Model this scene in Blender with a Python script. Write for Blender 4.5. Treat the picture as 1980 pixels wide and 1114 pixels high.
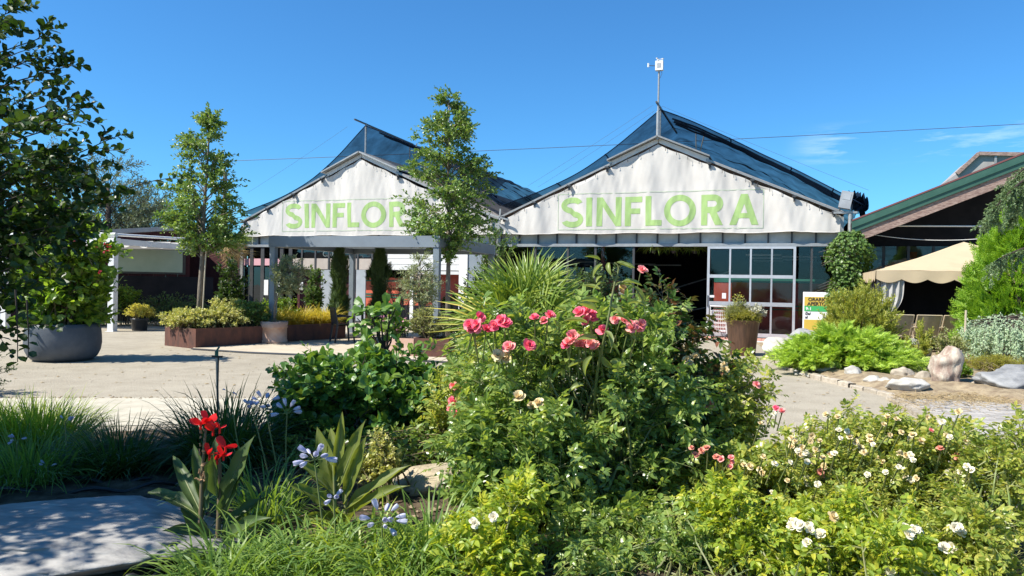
import bpy, math, random
import numpy as np
from mathutils import Vector, Matrix, noise

for o in list(bpy.data.objects): bpy.data.objects.remove(o)
S = bpy.context.scene; C = S.collection
R = math.radians
# ---------------------------------------------------------------- camera
EYE = 1.55; FPX = 1440.0
cam = bpy.data.objects.new('camera', bpy.data.cameras.new('camera')); C.objects.link(cam)
cam.data.sensor_width = 36; cam.data.lens = 36*FPX/1980
cam.data.clip_start = .05; cam.data.clip_end = 2000
cam.matrix_world = Matrix.Translation((0,0,EYE)) @ Matrix.Rotation(R(90-.32),4,'X') @ Matrix.Rotation(R(1.0),4,'Z')
S.camera = cam
# ---------------------------------------------------------------- sky, sun, exposure
SUN_EL = R(49); SUN_AZ = R(249)          # azimuth clockwise from +Y: the sun stands left and a little behind the camera
TO_SUN = Vector((math.sin(SUN_AZ)*math.cos(SUN_EL), math.cos(SUN_AZ)*math.cos(SUN_EL), math.sin(SUN_EL)))
w = bpy.data.worlds.new('World'); S.world = w; w.use_nodes = True
nt = w.node_tree; nt.nodes.clear()
def N(t, k, **kw):
    n = t.nodes.new(k)
    for a, v in kw.items():
        if a == 'inp':
            for i, x in v.items(): n.inputs[i].default_value = x
        else: setattr(n, a, v)
    return n
sky = N(nt,'ShaderNodeTexSky', sky_type='NISHITA', sun_disc=False, sun_elevation=SUN_EL, sun_rotation=SUN_AZ,
        altitude=0, air_density=1.0, dust_density=.25, ozone_density=4.0)
tint = N(nt,'ShaderNodeMix', data_type='RGBA', blend_type='MULTIPLY'); tint.inputs[0].default_value = 1
tint.inputs[7].default_value = (.31,.68,.93,1)
tc = N(nt,'ShaderNodeTexCoord')
mp = N(nt,'ShaderNodeMapping'); mp.inputs['Scale'].default_value = (1.2,1.2,9)
mp.inputs['Rotation'].default_value = (0, R(-4), 0)
nz = N(nt,'ShaderNodeTexNoise', inp={'Scale':5.5,'Detail':7,'Roughness':.62})
cr = N(nt,'ShaderNodeValToRGB'); cr.color_ramp.elements[0].position=.47; cr.color_ramp.elements[1].position=.74
sep = N(nt,'ShaderNodeSeparateXYZ')
band = N(nt,'ShaderNodeMapRange', interpolation_type='SMOOTHSTEP', inp={1:.145,2:.165})
band2 = N(nt,'ShaderNodeMapRange', interpolation_type='SMOOTHSTEP', inp={1:.205,2:.18})
xb = N(nt,'ShaderNodeMapRange', interpolation_type='SMOOTHSTEP', inp={1:.33,2:.40}); xb2 = N(nt,'ShaderNodeMapRange', interpolation_type='SMOOTHSTEP', inp={1:.66,2:.50}); m4 = N(nt,'ShaderNodeMath', operation='MULTIPLY'); m5 = N(nt,'ShaderNodeMath', operation='MULTIPLY')
m1 = N(nt,'ShaderNodeMath', operation='MULTIPLY'); m2 = N(nt,'ShaderNodeMath', operation='MULTIPLY'); m3 = N(nt,'ShaderNodeMath', operation='MULTIPLY', inp={1:.42})
cl = N(nt,'ShaderNodeMix', data_type='RGBA'); cl.inputs[7].default_value=(8.5,9,9.6,1)
bg = N(nt,'ShaderNodeBackground', inp={'Strength':.1}); out = N(nt,'ShaderNodeOutputWorld')
L = nt.links.new
L(sky.outputs[0],tint.inputs[6]); L(tc.outputs['Generated'],mp.inputs[0]); L(mp.outputs[0],nz.inputs['Vector']); L(nz.outputs[0],cr.inputs[0])
L(tc.outputs['Generated'],sep.inputs[0]); L(sep.outputs[2],band.inputs[0]); L(sep.outputs[2],band2.inputs[0])
L(band.outputs[0],m1.inputs[0]); L(band2.outputs[0],m1.inputs[1]); L(sep.outputs[0],xb.inputs[0]); L(sep.outputs[0],xb2.inputs[0]); L(xb.outputs[0],m4.inputs[0]); L(xb2.outputs[0],m4.inputs[1]); L(m1.outputs[0],m5.inputs[0]); L(m4.outputs[0],m5.inputs[1]); L(m5.outputs[0],m2.inputs[0]); L(cr.outputs[0],m2.inputs[1]); L(m2.outputs[0],m3.inputs[0])
L(m3.outputs[0],cl.inputs[0]); L(tint.outputs[2],cl.inputs[6]); L(cl.outputs[2],bg.inputs[0]); L(bg.outputs[0],out.inputs[0])
sun = bpy.data.objects.new('sun', bpy.data.lights.new('sun','SUN')); C.objects.link(sun)
sun.data.energy = 4.6; sun.data.angle = R(.53); sun.data.color = (1,.95,.85)
sun.rotation_euler = TO_SUN.to_track_quat('Z','Y').to_euler(); sun.location = TO_SUN*40
S.view_settings.view_transform = 'Standard'; S.view_settings.look = 'None'
S.view_settings.gamma = 1; S.view_settings.use_curve_mapping = False
S.view_settings.exposure = 1.0
S.cycles.max_bounces = 7; S.cycles.diffuse_bounces = 3; S.cycles.glossy_bounces = 3; S.cycles.transmission_bounces = 5; S.cycles.transparent_max_bounces = 24

# ---------------------------------------------------------------- measuring helpers
CM = cam.matrix_world.to_3x3()
def ray(px, py): return CM @ Vector(((px-990)/FPX, (557-py)/FPX, -1))
def at(px, py, Y):
    d = ray(px,py); return Vector((0,0,EYE)) + d*(Y/d.y)
def gnd(px, py, z=0):
    d = ray(px,py); return Vector((0,0,EYE)) + d*((z-EYE)/d.z)
TH = R(20.5); HO = Vector((-.54,25.74,0)); HX = Vector((math.cos(TH),-math.sin(TH),0)); HY = Vector((math.sin(TH),math.cos(TH),0))
def H(px, py, yl=0):                       # pixel -> (x, z) on the plane y' = yl of the halls' own frame
    d = ray(px,py); o = Vector((0,0,EYE))-HO
    k = (yl - o.dot(HY))/d.dot(HY); p = o + d*k
    return p.dot(HX), p.z
def hw(x, y, z=0): return HO + HX*x + HY*y + Vector((0,0,z))

# ---------------------------------------------------------------- mesh builder
def nrm(a):
    a = np.asarray(a,float); return a/np.maximum(np.linalg.norm(a,axis=-1,keepdims=True),1e-9)
class MB:
    def __init__(s): s.V=[]; s.F=[]; s.n=0
    def add(s, V, F):
        V = np.asarray(V,float).reshape(-1,3); s.V.append(V)
        if isinstance(F, np.ndarray): s.F.append(F+s.n)
        else:
            by={}
            for f in F: by.setdefault(len(f),[]).append(f)
            for k,v in by.items(): s.F.append(np.array(v,int)+s.n)
        s.n += len(V); return s
    def box(s, a, b, M=None, t=(0,0,0)):
        (x0,y0,z0),(x1,y1,z1)=a,b
        V=np.array([(x,y,z) for z in (z0,z1) for y in (y0,y1) for x in (x0,x1)],float)
        if M is not None: V = V@np.array(M).T
        return s.add(V+np.array(t,float), [(0,2,3,1),(4,5,7,6),(0,1,5,4),(2,6,7,3),(0,4,6,2),(1,3,7,5)])
    def bar(s, p, q, w, h, up=(0,0,1)):
        p=np.array(p,float); q=np.array(q,float); d=nrm(q-p); x=np.cross(d,np.array(up,float))
        if np.linalg.norm(x)<1e-6: x=np.cross(d,np.array((0,1,0.)))
        x=nrm(x); z=np.cross(x,d)
        V=[e+x*(i*w/2)+z*(j*h/2) for e in (p,q) for i,j in ((-1,-1),(1,-1),(1,1),(-1,1))]
        return s.add(V,[(0,1,2,3),(7,6,5,4),(0,4,5,1),(1,5,6,2),(2,6,7,3),(3,7,4,0)])
    def tube(s, pts, rad, n=6, cap=True):
        P=np.array([tuple(p) for p in pts],float); k=len(P); rad=np.broadcast_to(np.array(rad,float),(k,))
        T=nrm(np.gradient(P,axis=0)); ref=np.array((0,0,1.)) if abs(T[0][2])<.9 else np.array((1.,0,0))
        x=nrm(np.cross(T[0],ref)); rows=[]
        for i in range(k):
            x=nrm(x-T[i]*np.dot(x,T[i])); y=np.cross(T[i],x)
            a=np.arange(n)*2*np.pi/n
            rows.append(P[i]+rad[i]*(np.cos(a)[:,None]*x+np.sin(a)[:,None]*y))
        F=[(i*n+j,i*n+(j+1)%n,(i+1)*n+(j+1)%n,(i+1)*n+j) for i in range(k-1) for j in range(n)]
        if cap: F += [tuple(range(n))[::-1], tuple((k-1)*n+j for j in range(n))]
        return s.add(np.concatenate(rows),F)
    def lathe(s, prof, n=24, c=(0,0,0), wob=None):
        V=[]
        for (r,z) in prof:
            for j in range(n):
                a=2*math.pi*j/n; rr=r*(wob(a,z) if wob else 1)
                V.append((c[0]+rr*math.cos(a),c[1]+rr*math.sin(a),c[2]+z))
        m=len(prof)
        F=[(i*n+j,i*n+(j+1)%n,(i+1)*n+(j+1)%n,(i+1)*n+j) for i in range(m-1) for j in range(n)]
        return s.add(V,F+[tuple(range(n))[::-1],tuple((m-1)*n+j for j in range(n))])
    def grid(s, nu, nv, fn):
        V=[fn(i/nu,j/nv) for i in range(nu+1) for j in range(nv+1)]
        F=[(i*(nv+1)+j,(i+1)*(nv+1)+j,(i+1)*(nv+1)+j+1,i*(nv+1)+j+1) for i in range(nu) for j in range(nv)]
        return s.add(V,F)
    def slab(s, poly, z0, z1):
        n=len(poly); V=[(p[0],p[1],z0) for p in poly]+[(p[0],p[1],z1) for p in poly]
        return s.add(V,[tuple(range(n))[::-1],tuple(range(n,2*n))]+[(i,(i+1)%n,n+(i+1)%n,n+i) for i in range(n)])
    def wedge(s, poly, y0, y1):                     # polygon in x,z extruded along y
        n=len(poly); V=[(p[0],y0,p[1]) for p in poly]+[(p[0],y1,p[1]) for p in poly]
        return s.add(V,[tuple(range(n)),tuple(range(n,2*n))[::-1]]+[(i,n+i,n+(i+1)%n,(i+1)%n) for i in range(n)])
    def sticks(s, P, Q, r0, r1, n=3):
        P=np.asarray(P,float); Q=np.asarray(Q,float); d=nrm(Q-P); m=len(P)
        if m==0: return s
        ref=np.where(np.abs(d[:,2:3])<.9,np.array([[0,0,1.]]),np.array([[1.,0,0]]))
        x=nrm(np.cross(d,ref)); y=np.cross(d,x); r0=np.broadcast_to(r0,(m,)); r1=np.broadcast_to(r1,(m,))
        a=np.arange(n)*2*np.pi/n; ring=np.cos(a)[None,:,None]*x[:,None]+np.sin(a)[None,:,None]*y[:,None]
        V=np.concatenate([P[:,None]+ring*r0[:,None,None],Q[:,None]+ring*r1[:,None,None]],1).reshape(-1,3)
        f=np.array([(j,(j+1)%n,n+(j+1)%n,n+j) for j in range(n)])
        return s.add(V,(np.arange(m)[:,None,None]*2*n+f[None]).reshape(-1,4))
    def mesh(s, name, mat, smooth=False):
        me=bpy.data.meshes.new(name)
        V=np.concatenate(s.V) if s.V else np.zeros((0,3)); me.vertices.add(len(V)); me.vertices.foreach_set('co',V.ravel().astype(np.float32))
        tot=np.concatenate([np.full(len(f),f.shape[1]) for f in s.F if len(f)]); lp=np.concatenate([f.ravel() for f in s.F if len(f)])
        me.loops.add(len(lp)); me.loops.foreach_set('vertex_index',lp.astype(np.int32))
        me.polygons.add(len(tot)); me.polygons.foreach_set('loop_start',np.concatenate([[0],np.cumsum(tot)[:-1]]).astype(np.int32))
        me.polygons.foreach_set('use_smooth',np.full(len(tot),bool(smooth)))
        me.update(calc_edges=True)
        if mat: me.materials.append(mat)
        return me
    def build(s, name, mat, parent=None, smooth=False, off=None, kind=None):
        if off is not None: s.V=[v-np.array(tuple(off)) for v in s.V]
        o=bpy.data.objects.new(name,s.mesh(name,mat,smooth)); C.objects.link(o)
        if parent is not None: o.parent=parent
        if kind: o['kind']=kind
        return o
def tag(o, label, cat, group=None):
    o['label']=label; o['category']=cat
    if group: o['group']=group
    return o
def thing(name, label, cat, loc=(0,0,0), rz=0, group=None):
    o=bpy.data.objects.new(name,None); C.objects.link(o); o.empty_display_size=.2
    o.location=loc; o.rotation_euler=(0,0,rz); return tag(o,label,cat,group)
def struct(o): o['kind']='structure'; return o
def copy_tree(o, parent=None):
    c=o.copy(); C.objects.link(c)
    if parent is not None: c.parent=parent
    for ch in o.children: copy_tree(ch,c)
    return c

# ---------------------------------------------------------------- materials
def newmat(name):
    m=bpy.data.materials.new(name); m.use_nodes=True; t=m.node_tree; t.nodes.clear()
    return m,t,N(t,'ShaderNodeOutputMaterial')
def c4(c): return (*c,1)
def mat(name, col, col2=None, rough=.7, scale=6, metal=0, bump=0, bscale=40, spec=.4, stretch=(1,1,1), detail=6, lo=.35, hi=.65, coat=0, obj=True):
    m,t,o=newmat(name); l=t.links.new
    p=N(t,'ShaderNodeBsdfPrincipled',inp={'Roughness':rough,'Metallic':metal,'Specular IOR Level':spec,'Base Color':c4(col)})
    if coat: p.inputs['Coat Weight'].default_value=coat
    tcn=N(t,'ShaderNodeTexCoord'); mpn=N(t,'ShaderNodeMapping'); mpn.inputs['Scale'].default_value=stretch
    l(tcn.outputs['Object'],mpn.inputs[0])
    if col2 is not None:
        n=N(t,'ShaderNodeTexNoise',inp={'Scale':scale,'Detail':detail,'Roughness':.6}); l(mpn.outputs[0],n.inputs['Vector'])
        mr=N(t,'ShaderNodeMapRange',inp={1:lo,2:hi}); l(n.outputs[0],mr.inputs[0])
        mx=N(t,'ShaderNodeMix',data_type='RGBA'); mx.inputs[6].default_value=c4(col); mx.inputs[7].default_value=c4(col2)
        l(mr.outputs[0],mx.inputs[0])
        if obj:      # each piece a little different
            oi=N(t,'ShaderNodeObjectInfo'); hs=N(t,'ShaderNodeHueSaturation'); mv=N(t,'ShaderNodeMapRange',inp={3:.86,4:1.14})
            l(oi.outputs['Random'],mv.inputs[0]); l(mv.outputs[0],hs.inputs['Value']); l(mx.outputs[2],hs.inputs['Color']); l(hs.outputs[0],p.inputs['Base Color'])
        else: l(mx.outputs[2],p.inputs['Base Color'])
    if bump:
        n2=N(t,'ShaderNodeTexNoise',inp={'Scale':bscale,'Detail':8,'Roughness':.65}); l(mpn.outputs[0],n2.inputs['Vector'])
        b=N(t,'ShaderNodeBump',inp={'Strength':bump,'Distance':.02}); l(n2.outputs[0],b.inputs['Height']); l(b.outputs[0],p.inputs['Normal'])
    l(p.outputs[0],o.inputs[0]); return m
def groundmat(name, dark, light):
    m,t,o=newmat(name); l=t.links.new; g=N(t,'ShaderNodeTexCoord')
    def nz(sc,det,a,b,lo,hi):
        n=N(t,'ShaderNodeTexNoise',inp={'Scale':sc,'Detail':det,'Roughness':.65}); l(g.outputs['Object'],n.inputs['Vector']); r=N(t,'ShaderNodeMapRange',inp={1:a,2:b,3:lo,4:hi}); l(n.outputs[0],r.inputs[0]); return r.outputs[0],n
    big,_=nz(.35,6,.3,.7,.45,.95); mid,_=nz(2.6,7,.3,.7,-.25,.25); fin,nf=nz(46,4,.35,.65,-.28,.28); vo=N(t,'ShaderNodeTexVoronoi',inp={'Scale':75.}); l(g.outputs['Object'],vo.inputs['Vector'])
    a=N(t,'ShaderNodeMath',operation='ADD'); b=N(t,'ShaderNodeMath',operation='ADD',use_clamp=True); l(big,a.inputs[0]); l(mid,a.inputs[1]); l(a.outputs[0],b.inputs[0]); l(fin,b.inputs[1])
    x=N(t,'ShaderNodeMix',data_type='RGBA'); x.inputs[6].default_value=c4(dark); x.inputs[7].default_value=c4(light); l(b.outputs[0],x.inputs[0])
    p=N(t,'ShaderNodeBsdfPrincipled',inp={'Roughness':.92,'Specular IOR Level':.12}); l(x.outputs[2],p.inputs['Base Color']); bu=N(t,'ShaderNodeBump',inp={'Strength':.6,'Distance':.012}); l(vo.outputs['Distance'],bu.inputs['Height']); bu2=N(t,'ShaderNodeBump',inp={'Strength':.4,'Distance':.03}); l(nf.outputs[0],bu2.inputs['Height']); l(bu.outputs[0],bu2.inputs['Normal']); l(bu2.outputs[0],p.inputs['Normal']); l(p.outputs[0],o.inputs[0]); return m
def leafmat(name, cols, trans=.35, rough=.42, spec=.45, tcol=None, wave=0, tgain=1.9, gain=1.0):
    m,t,o=newmat(name); l=t.links.new
    g=N(t,'ShaderNodeNewGeometry'); oi=N(t,'ShaderNodeObjectInfo')
    ad=N(t,'ShaderNodeMath',operation='ADD'); fr=N(t,'ShaderNodeMath',operation='FRACT')
    l(g.outputs['Random Per Island'],ad.inputs[0]); l(oi.outputs['Random'],ad.inputs[1]); l(ad.outputs[0],fr.inputs[0])
    r=N(t,'ShaderNodeValToRGB'); e=r.color_ramp.elements
    cols=[(c[0]*gain*1.28,c[1]*gain*1.18,c[2]*gain*.92) for c in cols]
    for i,c in enumerate(cols):
        pos=i/max(1,len(cols)-1)
        x=e[i] if i<2 else e.new(pos)
        x.position=pos; x.color=c4(c)
    if len(cols)==1: e[1].color=c4(cols[0])
    l(fr.outputs[0],r.inputs[0]); src=r.outputs[0]
    if wave:
        tcn=N(t,'ShaderNodeTexCoord'); wv=N(t,'ShaderNodeTexNoise',inp={'Scale':wave,'Detail':3}); l(tcn.outputs['Object'],wv.inputs['Vector'])
        mr=N(t,'ShaderNodeMapRange',inp={1:.3,2:.7,3:.8,4:1.2}); l(wv.outputs[0],mr.inputs[0])
        hs=N(t,'ShaderNodeHueSaturation'); l(mr.outputs[0],hs.inputs['Value']); l(src,hs.inputs['Color']); src=hs.outputs[0]
    p=N(t,'ShaderNodeBsdfPrincipled',inp={'Roughness':rough,'Specular IOR Level':spec}); l(src,p.inputs['Base Color'])
    tr=N(t,'ShaderNodeBsdfTranslucent'); hs2=N(t,'ShaderNodeMix',data_type='RGBA',blend_type='MULTIPLY'); hs2.inputs[0].default_value=1
    k=tcol or (tgain*1.05,tgain,tgain*.45); hs2.inputs[7].default_value=c4(k); l(src,hs2.inputs[6]); l(hs2.outputs[2],tr.inputs[0])
    ms=N(t,'ShaderNodeMixShader',inp={0:trans}); l(p.outputs[0],ms.inputs[1]); l(tr.outputs[0],ms.inputs[2]); l(ms.outputs[0],o.inputs[0]); return m
def glassmat(name, tintc=(.25,.3,.3), refl=.10):
    m,t,o=newmat(name); l=t.links.new
    tr=N(t,'ShaderNodeBsdfTransparent'); tr.inputs[0].default_value=c4(tintc)
    gl=N(t,'ShaderNodeBsdfGlossy',inp={'Roughness':.02}); gl.inputs[0].default_value=(.45,.5,.55,1)
    lw=N(t,'ShaderNodeFresnel',inp={0:1.5}); ad=N(t,'ShaderNodeMath',operation='ADD',inp={1:refl}); l(lw.outputs[0],ad.inputs[0])
    n=N(t,'ShaderNodeTexNoise',inp={'Scale':1.1,'Detail':2}); b=N(t,'ShaderNodeBump',inp={'Strength':.05,'Distance':.05}); l(n.outputs[0],b.inputs['Height']); l(b.outputs[0],gl.inputs['Normal'])
    ms=N(t,'ShaderNodeMixShader'); l(ad.outputs[0],ms.inputs[0]); l(tr.outputs[0],ms.inputs[1]); l(gl.outputs[0],ms.inputs[2]); l(ms.outputs[0],o.inputs[0]); return m
def clothmat(name, col, alpha=1, trans=.2, nscale=3, dirt=None):
    m,t,o=newmat(name); l=t.links.new
    tcn=N(t,'ShaderNodeTexCoord'); n=N(t,'ShaderNodeTexNoise',inp={'Scale':nscale,'Detail':6,'Roughness':.6}); l(tcn.outputs['Object'],n.inputs['Vector'])
    mx=N(t,'ShaderNodeMix',data_type='RGBA'); mx.inputs[6].default_value=c4(col); mx.inputs[7].default_value=c4(dirt or tuple(x*.8 for x in col))
    mr=N(t,'ShaderNodeMapRange',inp={1:.45,2:.75}); l(n.outputs[0],mr.inputs[0]); l(mr.outputs[0],mx.inputs[0])
    d=N(t,'ShaderNodeBsdfDiffuse'); tl=N(t,'ShaderNodeBsdfTranslucent'); l(mx.outputs[2],d.inputs[0]); l(mx.outputs[2],tl.inputs[0])
    ms=N(t,'ShaderNodeMixShader',inp={0:trans}); l(d.outputs[0],ms.inputs[1]); l(tl.outputs[0],ms.inputs[2]); sh=ms.outputs[0]
    if alpha<1:
        tp=N(t,'ShaderNodeBsdfTransparent'); m2=N(t,'ShaderNodeMixShader'); 
        mr2=N(t,'ShaderNodeMapRange',inp={1:.3,2:.7,3:alpha-.12,4:alpha+.1}); l(n.outputs[0],mr2.inputs[0]); l(mr2.outputs[0],m2.inputs[0])
        l(tp.outputs[0],m2.inputs[1]); l(sh,m2.inputs[2]); sh=m2.outputs[0]
    l(sh,o.inputs[0]); return m
M={}
M['gravel']=groundmat('gravel',(.235,.203,.153),(.40,.355,.28))
M['soil']=mat('soil',(.045,.034,.022),(.13,.098,.066),rough=.95,scale=9,bump=.9,bscale=30,spec=.1,obj=False)
M['drysoil']=mat('dry_soil',(.20,.15,.10),(.36,.29,.19),rough=.95,scale=7,bump=.8,bscale=40,spec=.1,obj=False)
M['strip']=mat('pale_strip',(.41,.37,.29),(.50,.46,.37),rough=.9,scale=4,bump=.35,bscale=70,spec=.15,obj=False)
M['patio']=mat('patio',(.42,.355,.265),(.50,.43,.335),rough=.85,scale=2.2,bump=.15,bscale=60,spec=.2,obj=False)
M['kerb']=mat('kerb_stone',(.30,.255,.195),(.43,.375,.30),rough=.9,scale=8,bump=.6,bscale=20)
M['paver']=mat('paver',(.30,.28,.26),(.42,.39,.355),rough=.85,scale=7,bump=.3,bscale=40)
M['redtile']=mat('red_tile',(.46,.20,.15),(.56,.30,.24),rough=.7,scale=5,obj=False)
M['white']=mat('white_paint',(.70,.70,.69),(.62,.62,.61),rough=.45,scale=3)
M['alu']=mat('aluminium',(.47,.48,.50),(.40,.41,.43),rough=.35,metal=.35,scale=5)
M['greymet']=mat('grey_metal',(.34,.36,.37),(.27,.285,.295),rough=.5,metal=.3,scale=4)
M['anthr']=mat('blue_grey_metal',(.22,.255,.285),(.19,.22,.25),rough=.45,metal=.1,scale=3)
M['darkmet']=mat('dark_metal',(.045,.047,.05),(.06,.06,.062),rough=.45,scale=5)
M['galv']=mat('galvanised_pole',(.36,.36,.35),(.27,.265,.25),rough=.45,metal=.5,scale=14)
M['clere']=mat('clerestory_sheet',(.50,.50,.47),(.38,.39,.37),rough=.5,scale=3,bump=.1,bscale=8)
M['banner']=clothmat('banner_cloth',(.61,.58,.54),trans=.1,nscale=1.1,dirt=(.55,.52,.48))
M['letter']=clothmat('banner_print',(.325,.47,.18),trans=.05,nscale=5,dirt=(.36,.50,.22))
M['faintprint']=clothmat('faint_print',(.46,.56,.38),trans=.05)
M['net']=clothmat('shade_net_cloth',(.008,.014,.024),alpha=.79,trans=.08,nscale=1.2,dirt=(.012,.02,.033))
M['netdark']=clothmat('net_hem',(.01,.02,.04),trans=.05)
M['glass']=glassmat('window_glass',(.84,.87,.86),.02)
M['glassdark']=glassmat('dark_window_glass',(.05,.07,.08),.10)
M['red']=mat('red_partition',(.40,.07,.045),(.33,.055,.04),rough=.6,scale=2)
M['orange']=mat('orange_partition',(.52,.11,.055),(.44,.09,.05),rough=.6,scale=2)
M['green']=mat('green_paint',(.02,.11,.075),(.03,.13,.09),rough=.5,scale=3)
M['roofgreen']=mat('green_roof_metal',(.034,.088,.062),(.046,.108,.078),rough=.4,scale=3,metal=.15)
M['redtrim']=mat('red_trim',(.16,.06,.055),rough=.6)
M['oldwood']=mat('weathered_timber',(.16,.10,.085),(.34,.25,.21),rough=.9,scale=9,stretch=(1.2,1,9),bump=.6,bscale=9,lo=.4,hi=.6)
M['darkwood']=mat('dark_stained_wood',(.075,.028,.032),(.05,.02,.024),rough=.8,scale=6,stretch=(6,6,.6),spec=.12)
M['interior']=mat('shade_black',(.018,.018,.022),(.03,.028,.032),rough=.95,scale=2,spec=.08)  # near-black colour puts the shade of deep insides into the surface
M['floor']=mat('hall_floor',(.16,.15,.14),(.11,.105,.10),rough=.6,scale=3,obj=False)
M['roofgrey']=mat('roof_sheet',(.25,.23,.22),(.32,.30,.28),rough=.7,scale=3)
M['beige']=clothmat('beige_canvas',(.52,.42,.28),trans=.12,nscale=2,dirt=(.46,.37,.25))
M['curtain']=clothmat('grey_curtain',(.46,.45,.43),trans=.2,nscale=6)
M['sling']=clothmat('sling_cloth',(.42,.35,.25),trans=.15,nscale=9)
M['chairmet']=mat('chair_frame',(.55,.45,.32),rough=.4,metal=.2)
M['blackplastic']=mat('black_plastic',(.022,.024,.027),(.03,.032,.035),rough=.45,scale=6)
M['corten']=mat('rusted_steel',(.125,.05,.033),(.07,.034,.026),rough=.85,scale=7,stretch=(1,1,.5),bump=.2,bscale=25)
M['terra']=mat('terracotta',(.50,.29,.20),(.58,.42,.33),rough=.85,scale=4,bump=.2,bscale=25)
M['potgrey']=mat('grey_blue_pot',(.062,.074,.09),(.12,.13,.145),rough=.6,scale=2.2,bump=.15,bscale=22,lo=.42,hi=.72)
M['metalpot']=mat('bronze_metal_pot',(.17,.095,.06),(.10,.06,.042),rough=.45,metal=.45,scale=5,stretch=(5,5,.5))
M['limestone']=mat('limestone',(.36,.335,.29),(.50,.475,.425),rough=.9,scale=5,bump=.9,bscale=9)
M['greyrock']=mat('grey_rock',(.15,.155,.165),(.33,.33,.325),rough=.85,scale=3.2,stretch=(1,1,2.2),bump=.9,bscale=8)
M['brownrock']=mat('brown_rock',(.27,.19,.15),(.52,.46,.37),rough=.9,scale=4,stretch=(2,2,.8),bump=1,bscale=9,lo=.4,hi=.62)
M['slabrock']=mat('slab_rock',(.25,.24,.23),(.42,.40,.37),rough=.9,scale=5,stretch=(1,2.5,1),bump=.7,bscale=12)
M['tuff']=mat('porous_tuff',(.30,.245,.16),(.42,.36,.26),rough=.95,scale=7,bump=1,bscale=30)
M['straw']=mat('straw_litter',(.42,.33,.18),(.30,.21,.11),rough=.95,scale=9)
M['hose']=mat('black_hose',(.02,.02,.021),rough=.5)
M['bark']=mat('tree_bark',(.24,.20,.155),(.14,.115,.09),rough=.95,scale=10,stretch=(3,3,.8),bump=.7,bscale=20)
M['darkbark']=mat('dark_bark',(.075,.055,.042),(.045,.035,.03),rough=.95,scale=12,stretch=(2,2,.7),bump=.4)
M['stem']=mat('green_stem',(.13,.19,.05),(.17,.16,.07),rough=.6,scale=8)
M['redstem']=mat('brown_stem',(.12,.085,.05),(.16,.13,.06),rough=.7,scale=8)
M['paperw']=mat('paper',(.74,.73,.72),(.66,.66,.66),rough=.7,scale=9)
M['yellow']=mat('yellow_print',(.55,.38,.06),rough=.6); M['greenprint']=mat('green_print',(.05,.36,.10),rough=.6); M['ink']=mat('black_print',(.02,.02,.02),rough=.6)
M['cable']=mat('cable',(.07,.10,.16),rough=.6); M['whitecable']=mat('white_conduit',(.72,.71,.68),rough=.5)
M['stonewall']=mat('stone_render',(.46,.34,.15),(.28,.2,.1),rough=.9,scale=12)
M['pink']=mat('pink_panel',(.60,.33,.36),rough=.6); M['cream']=mat('cream_panel',(.40,.35,.30),(.34,.29,.25),rough=.7,scale=3)
M['slategrey']=mat('pale_grey_panel',(.33,.355,.38),(.26,.285,.31),rough=.6,scale=2.5,bump=.1,bscale=5)
G3=(.33,.42,.10)
M['pear']=leafmat('pear_leaf',[(.035,.075,.022),(.055,.105,.03),(.075,.12,.035),(.09,.13,.04)],trans=.3,rough=.35,gain=1.65)
M['olive']=leafmat('olive_leaf',[(.085,.115,.075),(.13,.16,.11),(.17,.20,.14)],trans=.2,rough=.5,gain=1.5)
M['farolive']=leafmat('far_olive_leaf',[(.07,.10,.07),(.11,.14,.10)],trans=.2,rough=.55)
M['camellia']=leafmat('camellia_leaf',[(.022,.058,.014),(.034,.08,.018),(.05,.11,.022),(.075,.13,.025)],trans=.3,rough=0.4,spec=0.4,gain=0.6)
M['heart']=leafmat('heart_leaf',[(.04,.09,.015),(.07,.13,.02),(.12,.19,.03)],trans=.45,rough=.4,gain=1.3)
M['rose']=leafmat('rose_leaf',[(.048,.082,.028),(.066,.112,.034),(.098,.148,.046),(.15,.185,.058)],trans=.36,rough=0.3,gain=1.8)
M['rosedark']=leafmat('dark_rose_leaf',[(.02,.052,.016),(.035,.075,.02),(.06,.07,.025),(.11,.045,.03)],trans=.25,rough=.35,gain=1.3)
M['roselime']=leafmat('lime_rose_leaf',[(.10,.17,.028),(.15,.22,.035),(.22,.28,.04),(.30,.31,.045)],trans=.42,rough=.42,gain=1.25)
M['roseolive']=leafmat('olive_rose_leaf',[(.075,.115,.028),(.11,.15,.035),(.16,.19,.05),(.20,.20,.06)],trans=.38,rough=0.33,gain=1.7)
M['pitto']=leafmat('glossy_shrub_leaf',[(.018,.052,.016),(.03,.075,.02),(.05,.105,.026),(.10,.15,.03)],trans=.25,rough=0.34,spec=0.4,gain=1.7)
M['fleshy']=leafmat('fleshy_leaf',[(.045,.10,.025),(.065,.13,.03),(.10,.17,.04)],trans=.3,rough=0.42,spec=0.4,gain=1.4)
M['grassdark']=leafmat('dark_blade',[(.022,.05,.016),(.035,.075,.02),(.055,.10,.025)],trans=.3,rough=.4,gain=1.2)
M['grasslime']=leafmat('bright_blade',[(.09,.15,.025),(.14,.20,.03),(.20,.25,.035)],trans=.42,rough=.4,gain=1.35)
M['grassmid']=leafmat('green_blade',[(.05,.10,.025),(.085,.15,.035),(.12,.18,.045)],trans=.36,rough=0.48,gain=1.45)
M['gold']=leafmat('golden_blade',[(.24,.24,.05),(.34,.30,.06),(.42,.36,.09)],trans=.35,rough=.5)
M['palm']=leafmat('palm_segment',[(.055,.10,.025),(.085,.135,.03),(.14,.18,.04)],trans=.28,rough=.4,gain=1.6)
M['palmyellow']=leafmat('yellowing_palm_segment',[(.30,.30,.05),(.38,.34,.07),(.22,.26,.05)],trans=.3,rough=.5)
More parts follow.
